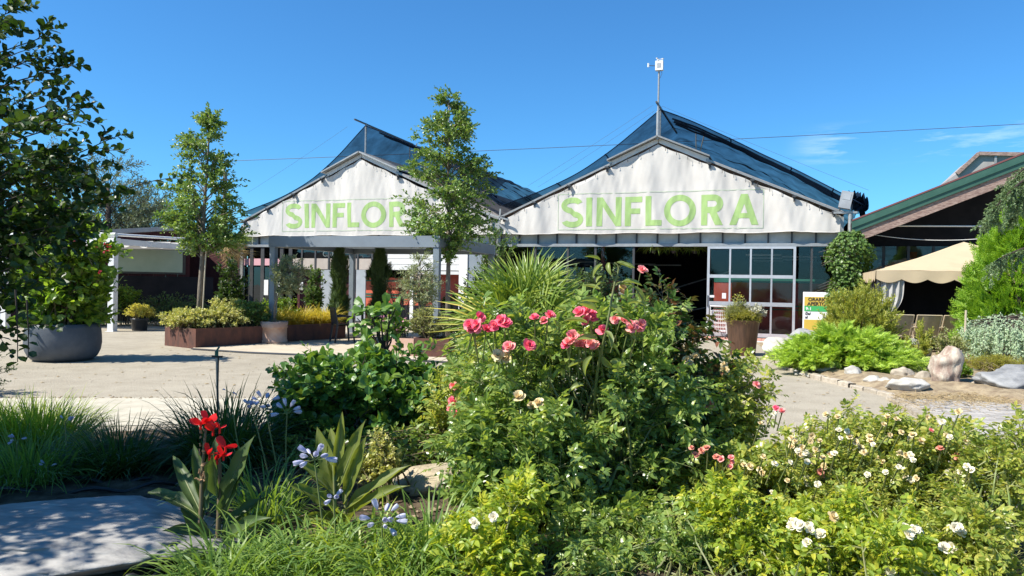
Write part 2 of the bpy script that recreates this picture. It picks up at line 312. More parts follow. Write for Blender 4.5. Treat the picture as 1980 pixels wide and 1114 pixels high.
M['deadpalm']=leafmat('dead_palm_segment',[(.26,.20,.12),(.36,.28,.18),(.18,.13,.08)],trans=.15,rough=.7)
M['juniper']=leafmat('juniper_spray',[(.075,.13,.02),(.11,.17,.03),(.16,.22,.04)],trans=.3,rough=.5,gain=2.2)
M['mugo']=leafmat('pine_needle',[(.075,.10,.02),(.11,.13,.025),(.16,.165,.035)],trans=.25,rough=.5,gain=2)
M['arbor']=leafmat('arborvitae_spray',[(.06,.13,.012),(.095,.18,.016),(.14,.23,.025)],trans=.35,rough=.45,gain=1.6)
M['cypress']=leafmat('cypress_spray',[(.02,.045,.018),(.035,.065,.022),(.05,.085,.028)],trans=.15,rough=.55,gain=1.5)
M['blue']=leafmat('blue_cedar_needle',[(.18,.25,.21),(.25,.32,.275),(.31,.38,.33)],trans=.35,rough=.55,tcol=(1,1.1,1.1),gain=1.8)
M['cedar']=leafmat('cedar_needle',[(.045,.085,.05),(.07,.115,.065),(.10,.145,.08)],trans=.2,rough=.5,gain=1.5)
M['ivy']=leafmat('ivy_leaf',[(.035,.075,.02),(.055,.11,.03),(.085,.14,.04)],trans=.25,rough=0.42,spec=0.4,gain=1.25)
M['varieg']=leafmat('variegated_leaf',[(.14,.18,.06),(.26,.29,.13),(.38,.38,.22),(.20,.24,.08)],trans=.3,rough=.45,gain=1.15)
M['greybush']=leafmat('grey_green_leaf',[(.11,.14,.06),(.17,.20,.09),(.23,.25,.13)],trans=.25,rough=.5,gain=1.2)
M['yellowbush']=leafmat('yellow_leaf',[(.30,.30,.07),(.40,.38,.12),(.22,.25,.05)],trans=.3,rough=.5,gain=1.1)
M['silver']=leafmat('silver_leaf',[(.42,.44,.42),(.52,.54,.53)],trans=.2,rough=.6,tcol=(1,1,1),gain=.85)
M['moss']=leafmat('low_cushion_leaf',[(.11,.13,.02),(.17,.18,.025),(.21,.20,.04)],trans=.25,rough=.6,gain=1.3)
M['canna']=leafmat('canna_leaf',[(.085,.115,.028),(.11,.14,.035)],trans=.42,rough=0.5,wave=7,tgain=1.4,gain=1.4)
M['cannadark']=leafmat('dark_canna_leaf',[(.035,.065,.028),(.05,.085,.032)],trans=.38,rough=0.48,wave=7,tgain=1.35,gain=1.35)
M['shoot']=leafmat('shoot_leaf',[(.15,.20,.07),(.20,.26,.10)],trans=.35,rough=.4)
M['pinkpetal']=leafmat('pink_petal',[(.82,.20,.33),(.86,.32,.43),(.88,.44,.50),(.85,.50,.52)],trans=.3,rough=.6,spec=.2,tcol=(1.1,.9,.9),gain=.85)
M['hotpetal']=leafmat('hot_pink_petal',[(.80,.09,.26),(.84,.18,.35),(.88,.36,.47)],trans=.3,rough=.6,spec=.2,tcol=(1.1,.9,.9),gain=.85)
M['fadedpetal']=leafmat('faded_pink_petal',[(.66,.25,.24),(.74,.40,.38),(.70,.30,.26)],trans=.3,rough=.7,spec=.2,tcol=(1.1,.9,.9),gain=.85)
M['whitepetal']=leafmat('white_petal',[(.80,.80,.79),(.84,.84,.84)],trans=.25,rough=.6,spec=.2,tcol=(1,1,1),gain=.85)
M['creampetal']=leafmat('cream_petal',[(.72,.62,.42),(.78,.72,.57),(.60,.47,.29)],trans=.25,rough=.7,spec=.2,tcol=(1,1,.9),gain=.85)
M['redpetal']=leafmat('red_petal',[(.62,.015,.02),(.70,.03,.035),(.52,.012,.03)],trans=.35,rough=.4,spec=.3,tcol=(1.3,.8,.8),gain=.85)
M['bluepetal']=leafmat('pale_blue_petal',[(.46,.51,.86),(.58,.62,.90),(.38,.42,.78)],trans=.3,rough=.6,spec=.2,tcol=(1,1,1.1),gain=.85)
M['magenta']=leafmat('magenta_bract',[(.25,.012,.035),(.32,.02,.05)],trans=.35,rough=.6,tcol=(1.2,.8,.8),gain=.85)
M['mauve']=leafmat('mauve_petal',[(.55,.22,.42),(.62,.32,.50)],trans=.3,rough=.6,tcol=(1,1,1),gain=.85)
M['brown']=leafmat('withered_bud',[(.20,.12,.08),(.30,.20,.13)],trans=.1,rough=.8)

# ================================================================ GROUND
def wav(x,y,a=1.,s=1.): return a*noise.noise(Vector((x*s,y*s,3.1)))
g=MB(); n_=40
xs=np.concatenate([-np.geomspace(600,12,8),np.linspace(-10,12,12),np.geomspace(14,600,8)])
ys=np.concatenate([[-60,-20,-5],np.linspace(0,30,12),np.geomspace(36,900,8)])
V=[(x,y,0) for x in xs for y in ys]; k=len(ys)
g.add(V,[(i*k+j,(i+1)*k+j,(i+1)*k+j+1,i*k+j+1) for i in range(len(xs)-1) for j in range(k-1)])
struct(g.build('ground',M['gravel']))
# front planting bed: a low mound of soil
bed=[(-6.2,1.2),(-6.2,6.4),(-4.6,7.2),(-3,7.75),(-1.5,8.15),(0,8.3),(1.2,8.0),(2.2,7.1),(2.85,6.0),(3.15,5.2),(3.4,4.2),(3.55,3),(3.6,1.2)]
def spline(pts, n=6, closed=False):
    P=[np.array(p,float) for p in pts]; out=[]; m=len(P); rng_=range(m if closed else m-1)
    for i in rng_:
        p0,p1,p2,p3=(P[(i-1)%m] if closed or i>0 else P[i]),P[i],P[(i+1)%m],(P[(i+2)%m] if closed or i+2<m else P[(i+1)%m])
        for j in range(n):
            t=j/n; out.append(.5*((2*p1)+(-p0+p2)*t+(2*p0-5*p1+4*p2-p3)*t*t+(-p0+3*p1-3*p2+p3)*t**3))
    if not closed: out.append(P[-1])
    return out
bo=[bed[0]]+[tuple(p) for p in spline(bed[1:-1],5)]+[bed[-1]]
cen=np.array((-1.2,4.2))
def bedz(x,y,t): return .004+.09*min(1,(1-t)*3.5)+ (.035*noise.noise(Vector((x*2.2,y*2.2,0)))+.03*noise.noise(Vector((x*7,y*7,5)))+.012*noise.noise(Vector((x*21,y*21,9))))*min(1,(1-t)*8)
b=MB(); nr=46; ob=[]
for i in range(len(bo)):
    a0=np.array(bo[i]); a1=np.array(bo[(i+1)%len(bo)])
    for j in range(4): ob.append(a0+(a1-a0)*j/4)
V=[]
for q in ob:
    for r_ in range(nr+1):
        t=r_/nr; p=cen+(q-cen)*t; V.append((p[0],p[1],bedz(p[0],p[1],t)))
m_=len(ob); F=[(i*(nr+1)+r_,i*(nr+1)+r_+1,((i+1)%m_)*(nr+1)+r_+1,((i+1)%m_)*(nr+1)+r_) for i in range(m_) for r_ in range(nr)]
b.add(V,np.array(F)[:,::-1]); struct(b.build('soil_bed',M['soil'],smooth=True))
def BZ(x,y):
    d=np.array((x,y))-cen; return .075+.03*noise.noise(Vector((x*2.2,y*2.2,0)))
# pale walking strip that follows the back of the bed on the left
st=MB(); inner=spline([(-12,5.4),(-9,6.9),(-6.3,7.35),(-4.6,7.6),(-3,8.0),(-1.5,8.35),(0,8.6)],6); outer=spline([(-12.5,7.0),(-9.5,8.7),(-6.6,9.3),(-4.8,9.55),(-3,9.7),(-1.4,9.6),(0,9.2)],6)
nn=len(inner)
st.add([(p[0],p[1],.006) for p in inner]+[(p[0],p[1],.006) for p in outer],[(i,i+1,nn+i+1,nn+i) for i in range(nn-1)])
struct(st.build('path_strip',M['strip']))
# small stone chips along the strip's outer seam and straw bits
rng=np.random.default_rng(5)
def chips(pts, n, spread, size, name, m, kind='stuff', flat=.5, z=.0):
    c=MB(); P=np.array([p[:2] for p in pts],float); i=rng.integers(0,len(P)-1,n); t=rng.random(n)[:,None]
    q=P[i]*(1-t)+P[i+1]*t+rng.normal(0,spread,(n,2))
    oc=np.array([(1,0,0),(-1,0,0),(0,1,0),(0,-1,0),(0,0,1),(0,0,-1)],float); of=np.array([(0,2,4),(2,1,4),(1,3,4),(3,0,4),(2,0,5),(1,2,5),(3,1,5),(0,3,5)])
    s=size*rng.uniform(.4,1.3,(n,1,1)); V=oc[None]*s*rng.uniform(.6,1.3,(n,6,1))*np.array([1,1,flat]); a=rng.random(n)*6.28; ca,sa=np.cos(a),np.sin(a)
    X=V[:,:,0]*ca[:,None]-V[:,:,1]*sa[:,None]; Y=V[:,:,0]*sa[:,None]+V[:,:,1]*ca[:,None]
    W=np.stack([X+q[:,:1],Y+q[:,1:],V[:,:,2]+z],-1).reshape(-1,3)
    c.add(W,(np.arange(n)[:,None,None]*6+of[None]).reshape(-1,3)); return c.build(name,m,kind=kind)
chips(outer,500,.05,.018,'gravel_crumbs',M['drysoil'],z=.006)
# bed surface litter
c=[(x,y) for x,y in zip(rng.uniform(-3.5,3,60),rng.uniform(3.2,7,60))]
l_=[(x,y) for x,y in zip(rng.uniform(-9,7,50),rng.uniform(9,20,50))]
chips(l_,420,1.2,.03,'leaf_litter',M['straw'],z=.008,flat=.15); chips(l_,700,1.5,.014,'loose_pebbles',M['kerb'],z=.004)
chips(c,3200,.35,.022,'soil_clods',M['drysoil'],z=.085)

# patio slab under the pergola, with its drain line
pp=[gnd(372,676),gnd(480,683),gnd(700,692),gnd(900,704),gnd(1010,700)]
pl=[(p.x,p.y) for p in pp]
back=[hw(1.5,-.7),hw(-7,-.7),hw(-10,-.7)]
pt=MB().slab([(p.x,p.y) for p in [gnd(372,676),gnd(480,683),gnd(700,692),gnd(900,704),gnd(1010,700)]]+[(p.x,p.y) for p in back],.0,.03)
struct(pt.build('patio',M['patio']))
dr=MB()
for i in range(len(pl)-1):
    a=np.array(pl[i]); b2=np.array(pl[i+1]); d=nrm(b2-a); nx=np.array((d[1],-d[0]))
    dr.add([(*(a+nx*.004),.034),(*(b2+nx*.004),.034),(*(b2+nx*.07),.012),(*(a+nx*.07),.012)],[(0,1,2,3)])
struct(dr.build('drain_channel',M['darkmet']))
# red threshold tiles in front of the right hall with their pale edge
tl=MB(); tj=0
x0,x1=2.2,9.6; root=thing('tiled_threshold','strip of red paving tiles with pale edge in front of the sliding doors','paving',HO,-TH)
nx_=26; wt=(x1-x0)/nx_
tm=None
for i in range(nx_):
    for j in range(3):
        if tm is None:
            q=MB().box((.006,.006,0),(wt-.006,.395,.02)); o=q.build('tile',M['redtile'],root); tm=o.data
        else: o=bpy.data.objects.new('tile',tm); C.objects.link(o); o.parent=root
        o.location=(x0+i*wt,-1.3+j*.4+(.0),.006+.0015*rng.random())
MB().box((x0,-1.302,.0),(x1,-.1,.012)).build('bedding',M['patio'],root)
MB().box((x0,-1.42,.0),(x1,-1.305,.024)).build('edge_strip',M['white'],root)

# rockery bed on the right with kerb stones
kb=[gnd(*p) for p in [(1496,688),(1500,700),(1528,716),(1575,732),(1640,748),(1700,762),(1742,772)]]
rk=kb+[gnd(1800,771),gnd(1900,775),gnd(2060,800)]+[hw(17,-3),hw(12.5,-1.2),hw(8.6,-1.6)]
rb=MB(); rp=[(p.x,p.y) for p in rk]; cc=np.mean(np.array(rp),0); V=[]; nr=20; ob=[]
for i in range(len(rp)):
    a0=np.array(rp[i]); a1=np.array(rp[(i+1)%len(rp)])
    for j in range(4): ob.append(a0+(a1-a0)*j/4)
for q in ob:
    for r_ in range(nr+1):
        t=r_/nr; p=cc+(q-cc)*t; V.append((p[0],p[1],.004+.14*min(1,(1-t)*4)+.04*noise.noise(Vector((p[0]*3,p[1]*3,0)))*min(1,(1-t)*8)))
m_=len(ob); rb.add(V,[(((i+1)%m_)*(nr+1)+r_,((i+1)%m_)*(nr+1)+r_+1,i*(nr+1)+r_+1,i*(nr+1)+r_) for i in range(m_) for r_ in range(nr)])
struct(rb.build('rockery_bed',M['drysoil'],smooth=True))
def rock(name, mt, loc, dims, seed, sub=4, amp=.28, fr=1.5, flat=None, parent=None, rz=0, fine=.04):
    import bmesh
    bm=bmesh.new(); bmesh.ops.create_icosphere(bm,subdivisions=sub,radius=1)
    for v in bm.verts:
        p=v.co.copy(); o=Vector((seed*7.3,seed*3.1,seed))
        f=1+amp*noise.noise(p*fr+o)+amp*.5*noise.noise(p*fr*2.3+o)+fine*noise.noise(p*fr*7+o)+fine*.6*(abs(noise.noise(p*fr*12+o)))
        # planar cuts make it look broken rather than rounded
        for kx in range(6):
            nv=Vector((math.sin(seed*2.3+kx*2.1),math.cos(seed*1.7+kx*1.3),math.sin(seed+kx*3.7))).normalized(); dd=p.dot(nv)*f
            if dd>.74: f*= .74/dd*.8+.2
        q=p*f
        if flat is not None and q.z>flat: q.z=flat+(q.z-flat)*.12
        v.co=Vector((q.x*dims[0],q.y*dims[1],q.z*dims[2]))
    me=bpy.data.meshes.new(name); bm.to_mesh(me); bm.free()
    for p in me.polygons: p.use_smooth=True
    me.materials.append(mt); o=bpy.data.objects.new(name,me); C.objects.link(o); o.location=loc; o.rotation_euler=(0,0,rz)
    if parent is not None: o.parent=parent
    return o
kroot=thing('kerb','curved edging of worn pale stones along the juniper rockery','kerb',(0,0,0))
kp=[np.array(p) for p in spline([(p.x,p.y) for p in kb],10)]
dist=np.concatenate([[0],np.cumsum([np.linalg.norm(kp[i+1]-kp[i]) for i in range(len(kp)-1)])])
s_=0; ki=0
while s_<dist[-1]-.15:
    ln=rng.uniform(.26,.52); e=min(s_+ln,dist[-1])
    a=np.array([np.interp(s_+.012,dist,[p[i] for p in kp]) for i in (0,1)]); b2=np.array([np.interp(e-.012,dist,[p[i] for p in kp]) for i in (0,1)])
    d=b2-a; hh=rng.uniform(.05,.09); ww=rng.uniform(.10,.14); q=MB(); 
    def kf(u,v,a=a,d=d,hh=hh,ww=ww,ki=ki):
        side=(v-.5)*2; pr=[(-1,0),(-1,.8),(-.75,1),(.75,1),(1,.8),(1,0)][int(round(v*5))]
        nx=np.array((d[1],-d[0]))/np.linalg.norm(d); p=a+d*u+nx*pr[0]*ww*.5*(1+.12*noise.noise(Vector((u*4,v*4,ki))))
        return (p[0],p[1],pr[1]*hh*(1+.25*noise.noise(Vector((u*3,v*3,ki+.5)))) )
    q.grid(4,5,kf); q.build('kerb_stone',M['kerb'],kroot); s_=e; ki+=1
# brick path at the right edge
proot=thing('paver_path','grey paver path meeting the gravel yard beside the rockery','path',(0,0,0))
pa=gnd(1748,775); 
ux=np.array((.97,-.24)); uy=np.array((.24,.97))
o0=np.array((pa.x,pa.y))-uy*2.7
MB().slab([tuple(o0-ux*.06-uy*.06),tuple(o0+ux*4.6-uy*.06),tuple(o0+ux*4.6+uy*2.76),tuple(o0-ux*.06+uy*2.76)],0,.014).build('bedding',M['strip'],proot)
bw,bh=.225,.108; pm=None
for r_ in range(25):
    for cix in range(20):
        q=MB().box((.005,.005,.008),(bw-.005,bh-.005,.034)) if pm is None else None
        if q is not None: o=q.build('paver',M['paver'],proot); pm=o.data
        else: o=bpy.data.objects.new('paver',pm); C.objects.link(o); o.parent=proot
        p=o0+ux*(cix*bw+(bw/2 if r_%2 else 0))+uy*r_*bh
        o.location=(p[0],p[1],rng.uniform(-.006,.004)); o.rotation_euler=(rng.normal(0,.012),rng.normal(0,.012),math.atan2(ux[1],ux[0])+rng.normal(0,.012))
for i in range(14):            # pale border stones along its front-left side
    q=MB().box((-.09,-.1,0),(.09,.1,.045)); o=q.build('border_stone',M['kerb'],proot); p=o0-ux*.12+uy*(.1+i*.2); o.location=(p[0],p[1],rng.uniform(-.005,.01)); o.rotation_euler=(0,0,math.atan2(ux[1],ux[0])+rng.normal(0,.05))
for i in range(20):
    q=MB().box((-.11,-.08,0),(.11,.08,.045)); o=q.build('border_stone',M['kerb'],proot); p=o0-uy*.11+ux*(.05+i*.235); o.location=(p[0],p[1],rng.uniform(-.005,.01)); o.rotation_euler=(0,0,math.atan2(ux[1],ux[0])+rng.normal(0,.04))
# dry straw litter beside the path
sl=MB(); P=np.array([gnd(px,py) for px,py in zip(rng.uniform(1725,2000,1500),768+np.abs(rng.normal(0,14,1500)))]); P[:,2]=.03+rng.random(1500)*.05
a=rng.random(1500)*6.28; d=np.stack([np.cos(a),np.sin(a),rng.normal(0,.25,1500)],1)*rng.uniform(.02,.07,(1500,1)); sl.sticks(P-d,P+d,.0025,.0025); sl.build('straw',M['straw'],kind='stuff')
# ================================================================ HALLS
W=5.48; ZB=3.25; ZE=3.72; ZA=6.12
def slope(xr): return ZA-(ZA-ZE)*min(1,abs(xr)/W)         # roof line height at xr from the hall's axis
def bfold(x,z,sd):
    v=.03*math.sin(x*3.1+sd+.8*math.sin(z*1.7))+.022*math.sin(x*6.3+sd*2+z*1.6)+.03*noise.noise(Vector((x*1.3+sd,z*.5,sd)))+.022*noise.noise(Vector((x*4.6+.8*z,z*.8,sd+2)))+.008*noise.noise(Vector((x*9-2*z,z*1.6,sd+6)))+.028*noise.noise(Vector((x*2.9+z*.7,z*.7,sd+4)))
    return v
def strip_letter(ch, t=.2, wd=1.):
    """strokes of a geometric sans capital in a box wd x 1: each stroke is a list of (left, right) point pairs"""
    def arc(cx,cy,rx,ry,a0,a1,n=14,tt=None):
        tt=t if tt is None else tt; o=[]
        for i in range(n+1):
            a=R(a0+(a1-a0)*i/n); c,s=math.cos(a),math.sin(a); o.append(((cx+rx*c,cy+ry*s),(cx+(rx-tt)*c,cy+(ry-tt)*s)))
        return o
    def rect(x0,y0,x1,y1): return [((x0,y0),(x1,y0)),((x0,y1),(x1,y1))]
    if ch=='I': return [rect(0,0,wd,1)]
    if ch=='L': return [rect(0,0,t,1),rect(t,0,wd,t*.95)]
    if ch=='F': return [rect(0,0,t,1),rect(t,1-t*.95,wd,1),rect(t,.42,wd*.88,.42+t*.9)]
    if ch=='N': return [rect(0,0,t,1),rect(wd-t,0,wd,1),[((t,1),(t,1-t*1.55)),((wd-t,t*1.55),(wd-t,0))]]
    if ch=='A':
        h=t*1.08; k=wd/2
        return [[((0,0),(h,0)),((k-h*.5,1),(k+h*.5,1))],[((wd-h,0),(wd,0)),((k-h*.5,1),(k+h*.5,1))],rect(k*.52,.22,wd-k*.52,.22+t*.8)]
    if ch=='O': return [arc(wd/2,.5,wd/2,.53,0,360,40)]
    if ch=='R':
        r=.30; b=[((t,1),(t,1-t)),((wd-r,1),(wd-r,1-t))]+[((wd-r+r*math.cos(a),1-r+r*math.sin(a)),(wd-r+(r-t)*math.cos(a),1-r+(r-t)*math.sin(a))) for a in [R(90-180*i/14) for i in range(1,15)]]+[((t,1-2*r),(t,1-2*r+t))]
        return [rect(0,0,t,1),b,[((wd-t*1.25,0),(wd,0)),((wd*.36,.44),(wd*.36+t*1.2,.44))]]
    if ch=='S':
        r=.27; cx=wd/2; rx=wd/2
        top=arc(cx,1-r+.015,rx,r+.015,22,258,18); bot=arc(cx,r-.015,rx,r+.015,78,-158,18)
        top=[((p[0][0],p[0][1]),(p[1][0],p[1][1])) for p in top]
        mid=[top[-1]]+[(bot[0][1],bot[0][0])]
        return [top+[ (bot[0][1],bot[0][0]) ]+[(q[1],q[0]) for q in bot[1:]]]
    return []
def letter_mesh(ch, x0, x1, z0, z1, xc, sd):
    m=MB(); h=z1-z0; wd=(x1-x0)/h
    for si,s in enumerate(strip_letter(ch,.2 if ch!='I' else wd,wd)):
        rows=[]
        for (a,b) in zip(s[:-1],s[1:]):
            ln=max(np.hypot(a[0][0]-b[0][0],a[0][1]-b[0][1]),np.hypot(a[1][0]-b[1][0],a[1][1]-b[1][1])); k=max(1,int(math.ceil(ln*(z1-z0)/.05)))
            for i in range(k):
                u=i/k; rows.append([tuple(a[e][c]*(1-u)+b[e][c]*u for c in (0,1)) for e in (0,1)])
        rows.append([s[-1][0],s[-1][1]])
        V=[]; nc=7
        for (p,q) in rows:
            for j in range(nc+1):
                v=j/nc; x=x0+(p[0]*(1-v)+q[0]*v)*h; z=z0+(p[1]*(1-v)+q[1]*v)*h
                V.append((x,-.06-bfold(x-xc,z,sd)-.006-.0006*si,z))
        m.add(V,[(i*(nc+1)+j,(i+1)*(nc+1)+j,(i+1)*(nc+1)+j+1,i*(nc+1)+j+1) for i in range(len(rows)-1) for j in range(nc)])
    return m
def hall(label, xc, sd, letters, boxpx, side):
    root=thing('greenhouse_hall',label,'greenhouse',HO,-TH,'twin gabled greenhouse halls')
    xl=xc-W
    # roof sheets, verge and ridge vent
    r=MB(); 
    for s in (-1,1):
        r.wedge([(xc,ZA+.06),(xc+s*(W+.02),ZE+.06),(xc+s*(W+.02),ZE+.12),(xc,ZA+.12)][::s],.02,17)
    r.build('roof',M['roofgrey'],root)
    for s in (-1,1): MB().bar((xc+s*1.5,-.03,slope(1.5)+.07),(xc+s*W,-.03,slope(W)+.07),.07,.06).build('verge_trim',M['galv'],root)
    rv=MB()
    for s in (-1,1): rv.wedge([(xc+s*.02,ZA+.17),(xc+s*1.62,slope(1.62)+.19),(xc+s*1.62,slope(1.62)+.235),(xc+s*.02,ZA+.225)][::s],-.22,16)
    o=rv.build('ridge_vent',M['galv'],root)
    fl=MB()
    for s in (-1,1): fl.wedge([(xc+s*.01,ZA+.015),(xc+s*1.58,slope(1.58)+.0),(xc+s*1.58,slope(1.58)+.17),(xc+s*.01,ZA+.165)][::s],.0,.015)
    fl.build('vent_flap',M['white'],o)
    for s in (-1,1):
        for x in (1.62,2.9,4.1,5.2):
            q=MB(); z=slope(x)+.03; q.box((xc+s*x-.06,-.2,z-.07),(xc+s*x+.06,-.04,z-.02)); q.box((xc+s*x-.03,-.14,z-.2),(xc+s*x+.03,-.1,z-.07)); q.build('bracket',M['darkmet'],root)
    # banner
    b=MB(); nx=230; nz=50
    def bf(u,v):
        x=xl+.1+(2*W-.2)*u; xr=x-xc; zt=slope(xr)-.06+.018*math.sin(x*7+sd); zb=ZB+.018*math.sin(x*2.7+sd)+.012*noise.noise(Vector((x*5,0,sd)))
        z=zb+(zt-zb)*v; return (x,-.06-bfold(xr,z,sd)*(1 if v<.97 else .6),z)
    b.grid(nx,nz,bf); ban=b.build('banner',M['banner'],root,smooth=True)
    hm=MB()
    pts=[bf(i/60,0) for i in range(61)]; hm.tube([(p[0],p[1]-.004,p[2]) for p in pts],.012,5); hm.build('hem',M['banner'],ban,smooth=True)
    for (ch,px0,px1) in letters:
        xa=H(px0,415)[0]; xb=H(px1,415)[0]
        letter_mesh(ch,xa,xb,boxpx['z0'],boxpx['z1'],xc,sd).build('letter',M['letter'],ban)
    fr=MB(); 
    def fpt(x,z): return (x,-.06-bfold(x-xc,z,sd)-.008,z)
    x0,x1,z0,z1=boxpx['box']
    for (p,q) in (((x0,z0),(x1,z0)),((x1,z0),(x1,z1)),((x1,z1),(x0,z1)),((x0,z1),(x0,z0))):
        k=40; P=[np.array((p[0]+(q[0]-p[0])*i/k,p[1]+(q[1]-p[1])*i/k)) for i in range(k+1)]; d=nrm(P[-1]-P[0]); nn_=np.array((-d[1],d[0]))*.008
        V=[fpt(*(c+nn_)) for c in P]+[fpt(*(c-nn_)) for c in P]; fr.add(V,[(i,i+1,k+2+i,k+1+i) for i in range(k)])
    fr.build('printed_border',M['faintprint'],ban)
    tie=None
    for s in (-1,1):
        for i in range(15):
            x=xc+s*(.25+i*.35)
            if tie is None: q=MB(); q.tube([(0,-.02,-.08),(0,-.05,-.02),(0,-.02,.07)],.008,4); o=q.build('tie',M['darkmet'],root); tie=o.data
            else: o=bpy.data.objects.new('tie',tie); C.objects.link(o); o.parent=root
            o.location=(x,-.09,slope(x-xc)-.08)
    # clerestory of pale sheets, rails, front posts
    zc=2.93; npan=int(2*W/.68); dx=(2*W-.16)/npan; pmz=None
    for i in range(npan):
        if pmz is None: q=MB().box((.02,-.01,0),(dx-.02,.01,ZB-zc+.25)); o=q.build('clerestory_panel',M['clere'],root); pmz=o.data
        else: o=bpy.data.objects.new('clerestory_panel',pmz); C.objects.link(o); o.parent=root
        o.location=(xl+.08+i*dx,.22+.006*rng.normal(),zc)
    for i in range(npan+1): MB().box((xl+.055+i*dx,.15,zc-.002),(xl+.105+i*dx,.24,ZB+.25)).build('clerestory_bar',M['darkmet'],root)
    MB().box((xl,.1,zc-.1),(xl+2*W,.34,zc-.004)).build('lintel',M['greymet'],root)
    for x in (xl,xl+2*W-.12): MB().box((x+.005,.0,0),(x+.115,.09,ZE-.02)).build('corner_post',M['galv'],root)
    # inside shell
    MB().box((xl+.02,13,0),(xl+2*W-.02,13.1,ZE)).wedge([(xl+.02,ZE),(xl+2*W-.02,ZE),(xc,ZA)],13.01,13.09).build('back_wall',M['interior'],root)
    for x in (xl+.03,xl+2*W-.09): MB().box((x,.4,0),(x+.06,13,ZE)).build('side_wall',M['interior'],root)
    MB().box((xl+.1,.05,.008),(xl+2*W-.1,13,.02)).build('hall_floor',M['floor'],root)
    return root
def zz(px,py): return H(px,py)[1]
LR=[('S',1086,1129),('I',1135,1146.5),('N',1155,1202),('F',1209,1242),('L',1249,1280.5),('O',1284.5,1345.5),('R',1356,1398.5),('A',1411,1467)]
z0=zz(1260,437); z1=zz(1260,380)
hr=hall('right greenhouse hall, its white gable banner reading the name in full behind open sliding doors',W,1.3,LR,dict(z0=z0,z1=z1,box=(H(1080,410)[0],H(1476,410)[0],zz(1260,443),zz(1260,372))),1)
LL=[('S',553,586),('I',591.5,600),('N',605,640),('F',645,669),('L',674,698),('O',701,747),('R',753,785),('A',793,835)]
hl=hall('left greenhouse hall with a white gable banner partly covered by the young tree',-W,7.7,LL,dict(z0=zz(660,440),z1=zz(660,393),box=(H(548,410)[0],H(842,410)[0],zz(660,446.5),zz(660,387))),-1)
def pane(root,x0,x1,z0,z1,y,mt='glass',name='window_pane'): return MB().box((x0,y-.008,z0),(x1,y+.008,z1)).build(name,M[mt],root)
def posts(root,xs,y,z0,z1,wd=.06,mt='greymet',name='mullion'):
    for x in xs: MB().box((x-wd/2,y-.04,z0),(x+wd/2,y+.04,z1)).build(name,M[mt],root)
# --- right hall front
ZL=2.83; hx=lambda px: H(px,560)[0]
xo0,xo1=hx(1224),hx(1367); xd0,xd1=hx(1367),hx(1538)
xs=[.15,1.35,2.5,3.45,xo0-.03]
posts(hr,xs,.18,.02,ZL,.07,'darkmet')
for a,b in zip(xs[:-1],xs[1:]):
    pane(hr,a+.04,b-.04,.25,ZL-.01,.18); MB().box((a+.04,.15,.02),(b-.04,.21,.245)).build('sill_panel',M['darkmet'],hr)
MB().box((hx(1160)-.05,.3,0),(hx(1160)+.05,.4,ZL)).build('inner_post',M['red'],hr)
xs=[xd1+.05,10.1,10.8]; posts(hr,xs[1:],.18,.02,ZL,.06,'darkmet')
for a,b in zip(xs[:-1],xs[1:]): pane(hr,a+.03,b-.03,.15,ZL-.01,.18)
for (a,b) in ((.3,xo0-.2),(xd0+.15,10.75)):
    MB().box((a,.62,.05),(b,.68,1.72)).build('red_partition',M['red'],hr)
    for zz_,h_ in ((1.72,.13),(.98,.05),(.88,.03)): MB().box((a,.605,zz_),(b,.618+(.07 if zz_>1.5 else 0),zz_+h_)).build('green_band',M['green'],hr)
door=MB(); dr_=door
yd=-.02; zt=2.82; zb_=.05; wdt=xd1-xd0
fr=MB()
for x in (xd0,xd1-.075): fr.box((x,yd-.03,zb_),(x+.075,yd+.03,zt))
for z,h_ in ((zb_,.12),(zt-.07,.07)): fr.box((xd0+.076,yd-.03,z),(xd1-.076,yd+.03,z+h_))
dor=fr.build('sliding_door',M['alu'],hr)
zr=[zb_+.12,.05+1.0,1.9,zt-.07]; cw=(wdt-.15)/4
for i in range(1,4): MB().box((xd0+.075+i*cw-.026,yd-.026,zb_+.121),(xd0+.075+i*cw+.026,yd+.026,zt-.071)).build('stile',M['alu'],dor)
for z,h_ in ((zr[1]-.05,.12),(zr[2]-.05,.1)): MB().box((xd0+.076,yd-.032,z),(xd1-.076,yd+.032,z+h_)).build('rail',M['alu'],dor)
for j in range(3):
    for i in range(4): MB().box((xd0+.08+i*cw+.02,yd-.006,zr[j]+.02),(xd0+.07+(i+1)*cw-.02,yd+.006,zr[j+1]-.02)).build('door_pane',M['glass'],dor)
MB().box((xd0+.02,yd-.05,.95),(xd0+.05,yd-.031,1.3)).build('handle',M['darkmet'],dor)
for (px,py,pw,ph) in ((1400,572,.12,.17),(1376,573,.16,.07)):
    x,z=H(px,py,yd); MB().box((x-pw/2,yd-.016,z-ph/2),(x+pw/2,yd-.007,z+ph/2)).build('notice',M['paperw'],dor)
MB().box((xo0-.02,-.1,.0),(10.9,.3,.045)).build('door_track',M['darkmet'],hr)
x,z=H(1202,560,.15); MB().box((x-.09,.15,z-.17),(x+.09,.16,z+.15)).build('notice',M['paperw'],hr)
q=MB().box((x-.075,.141,z+.0),(x+.075,.149,z+.13)); q.build('notice_print',M['yellow'],hr)
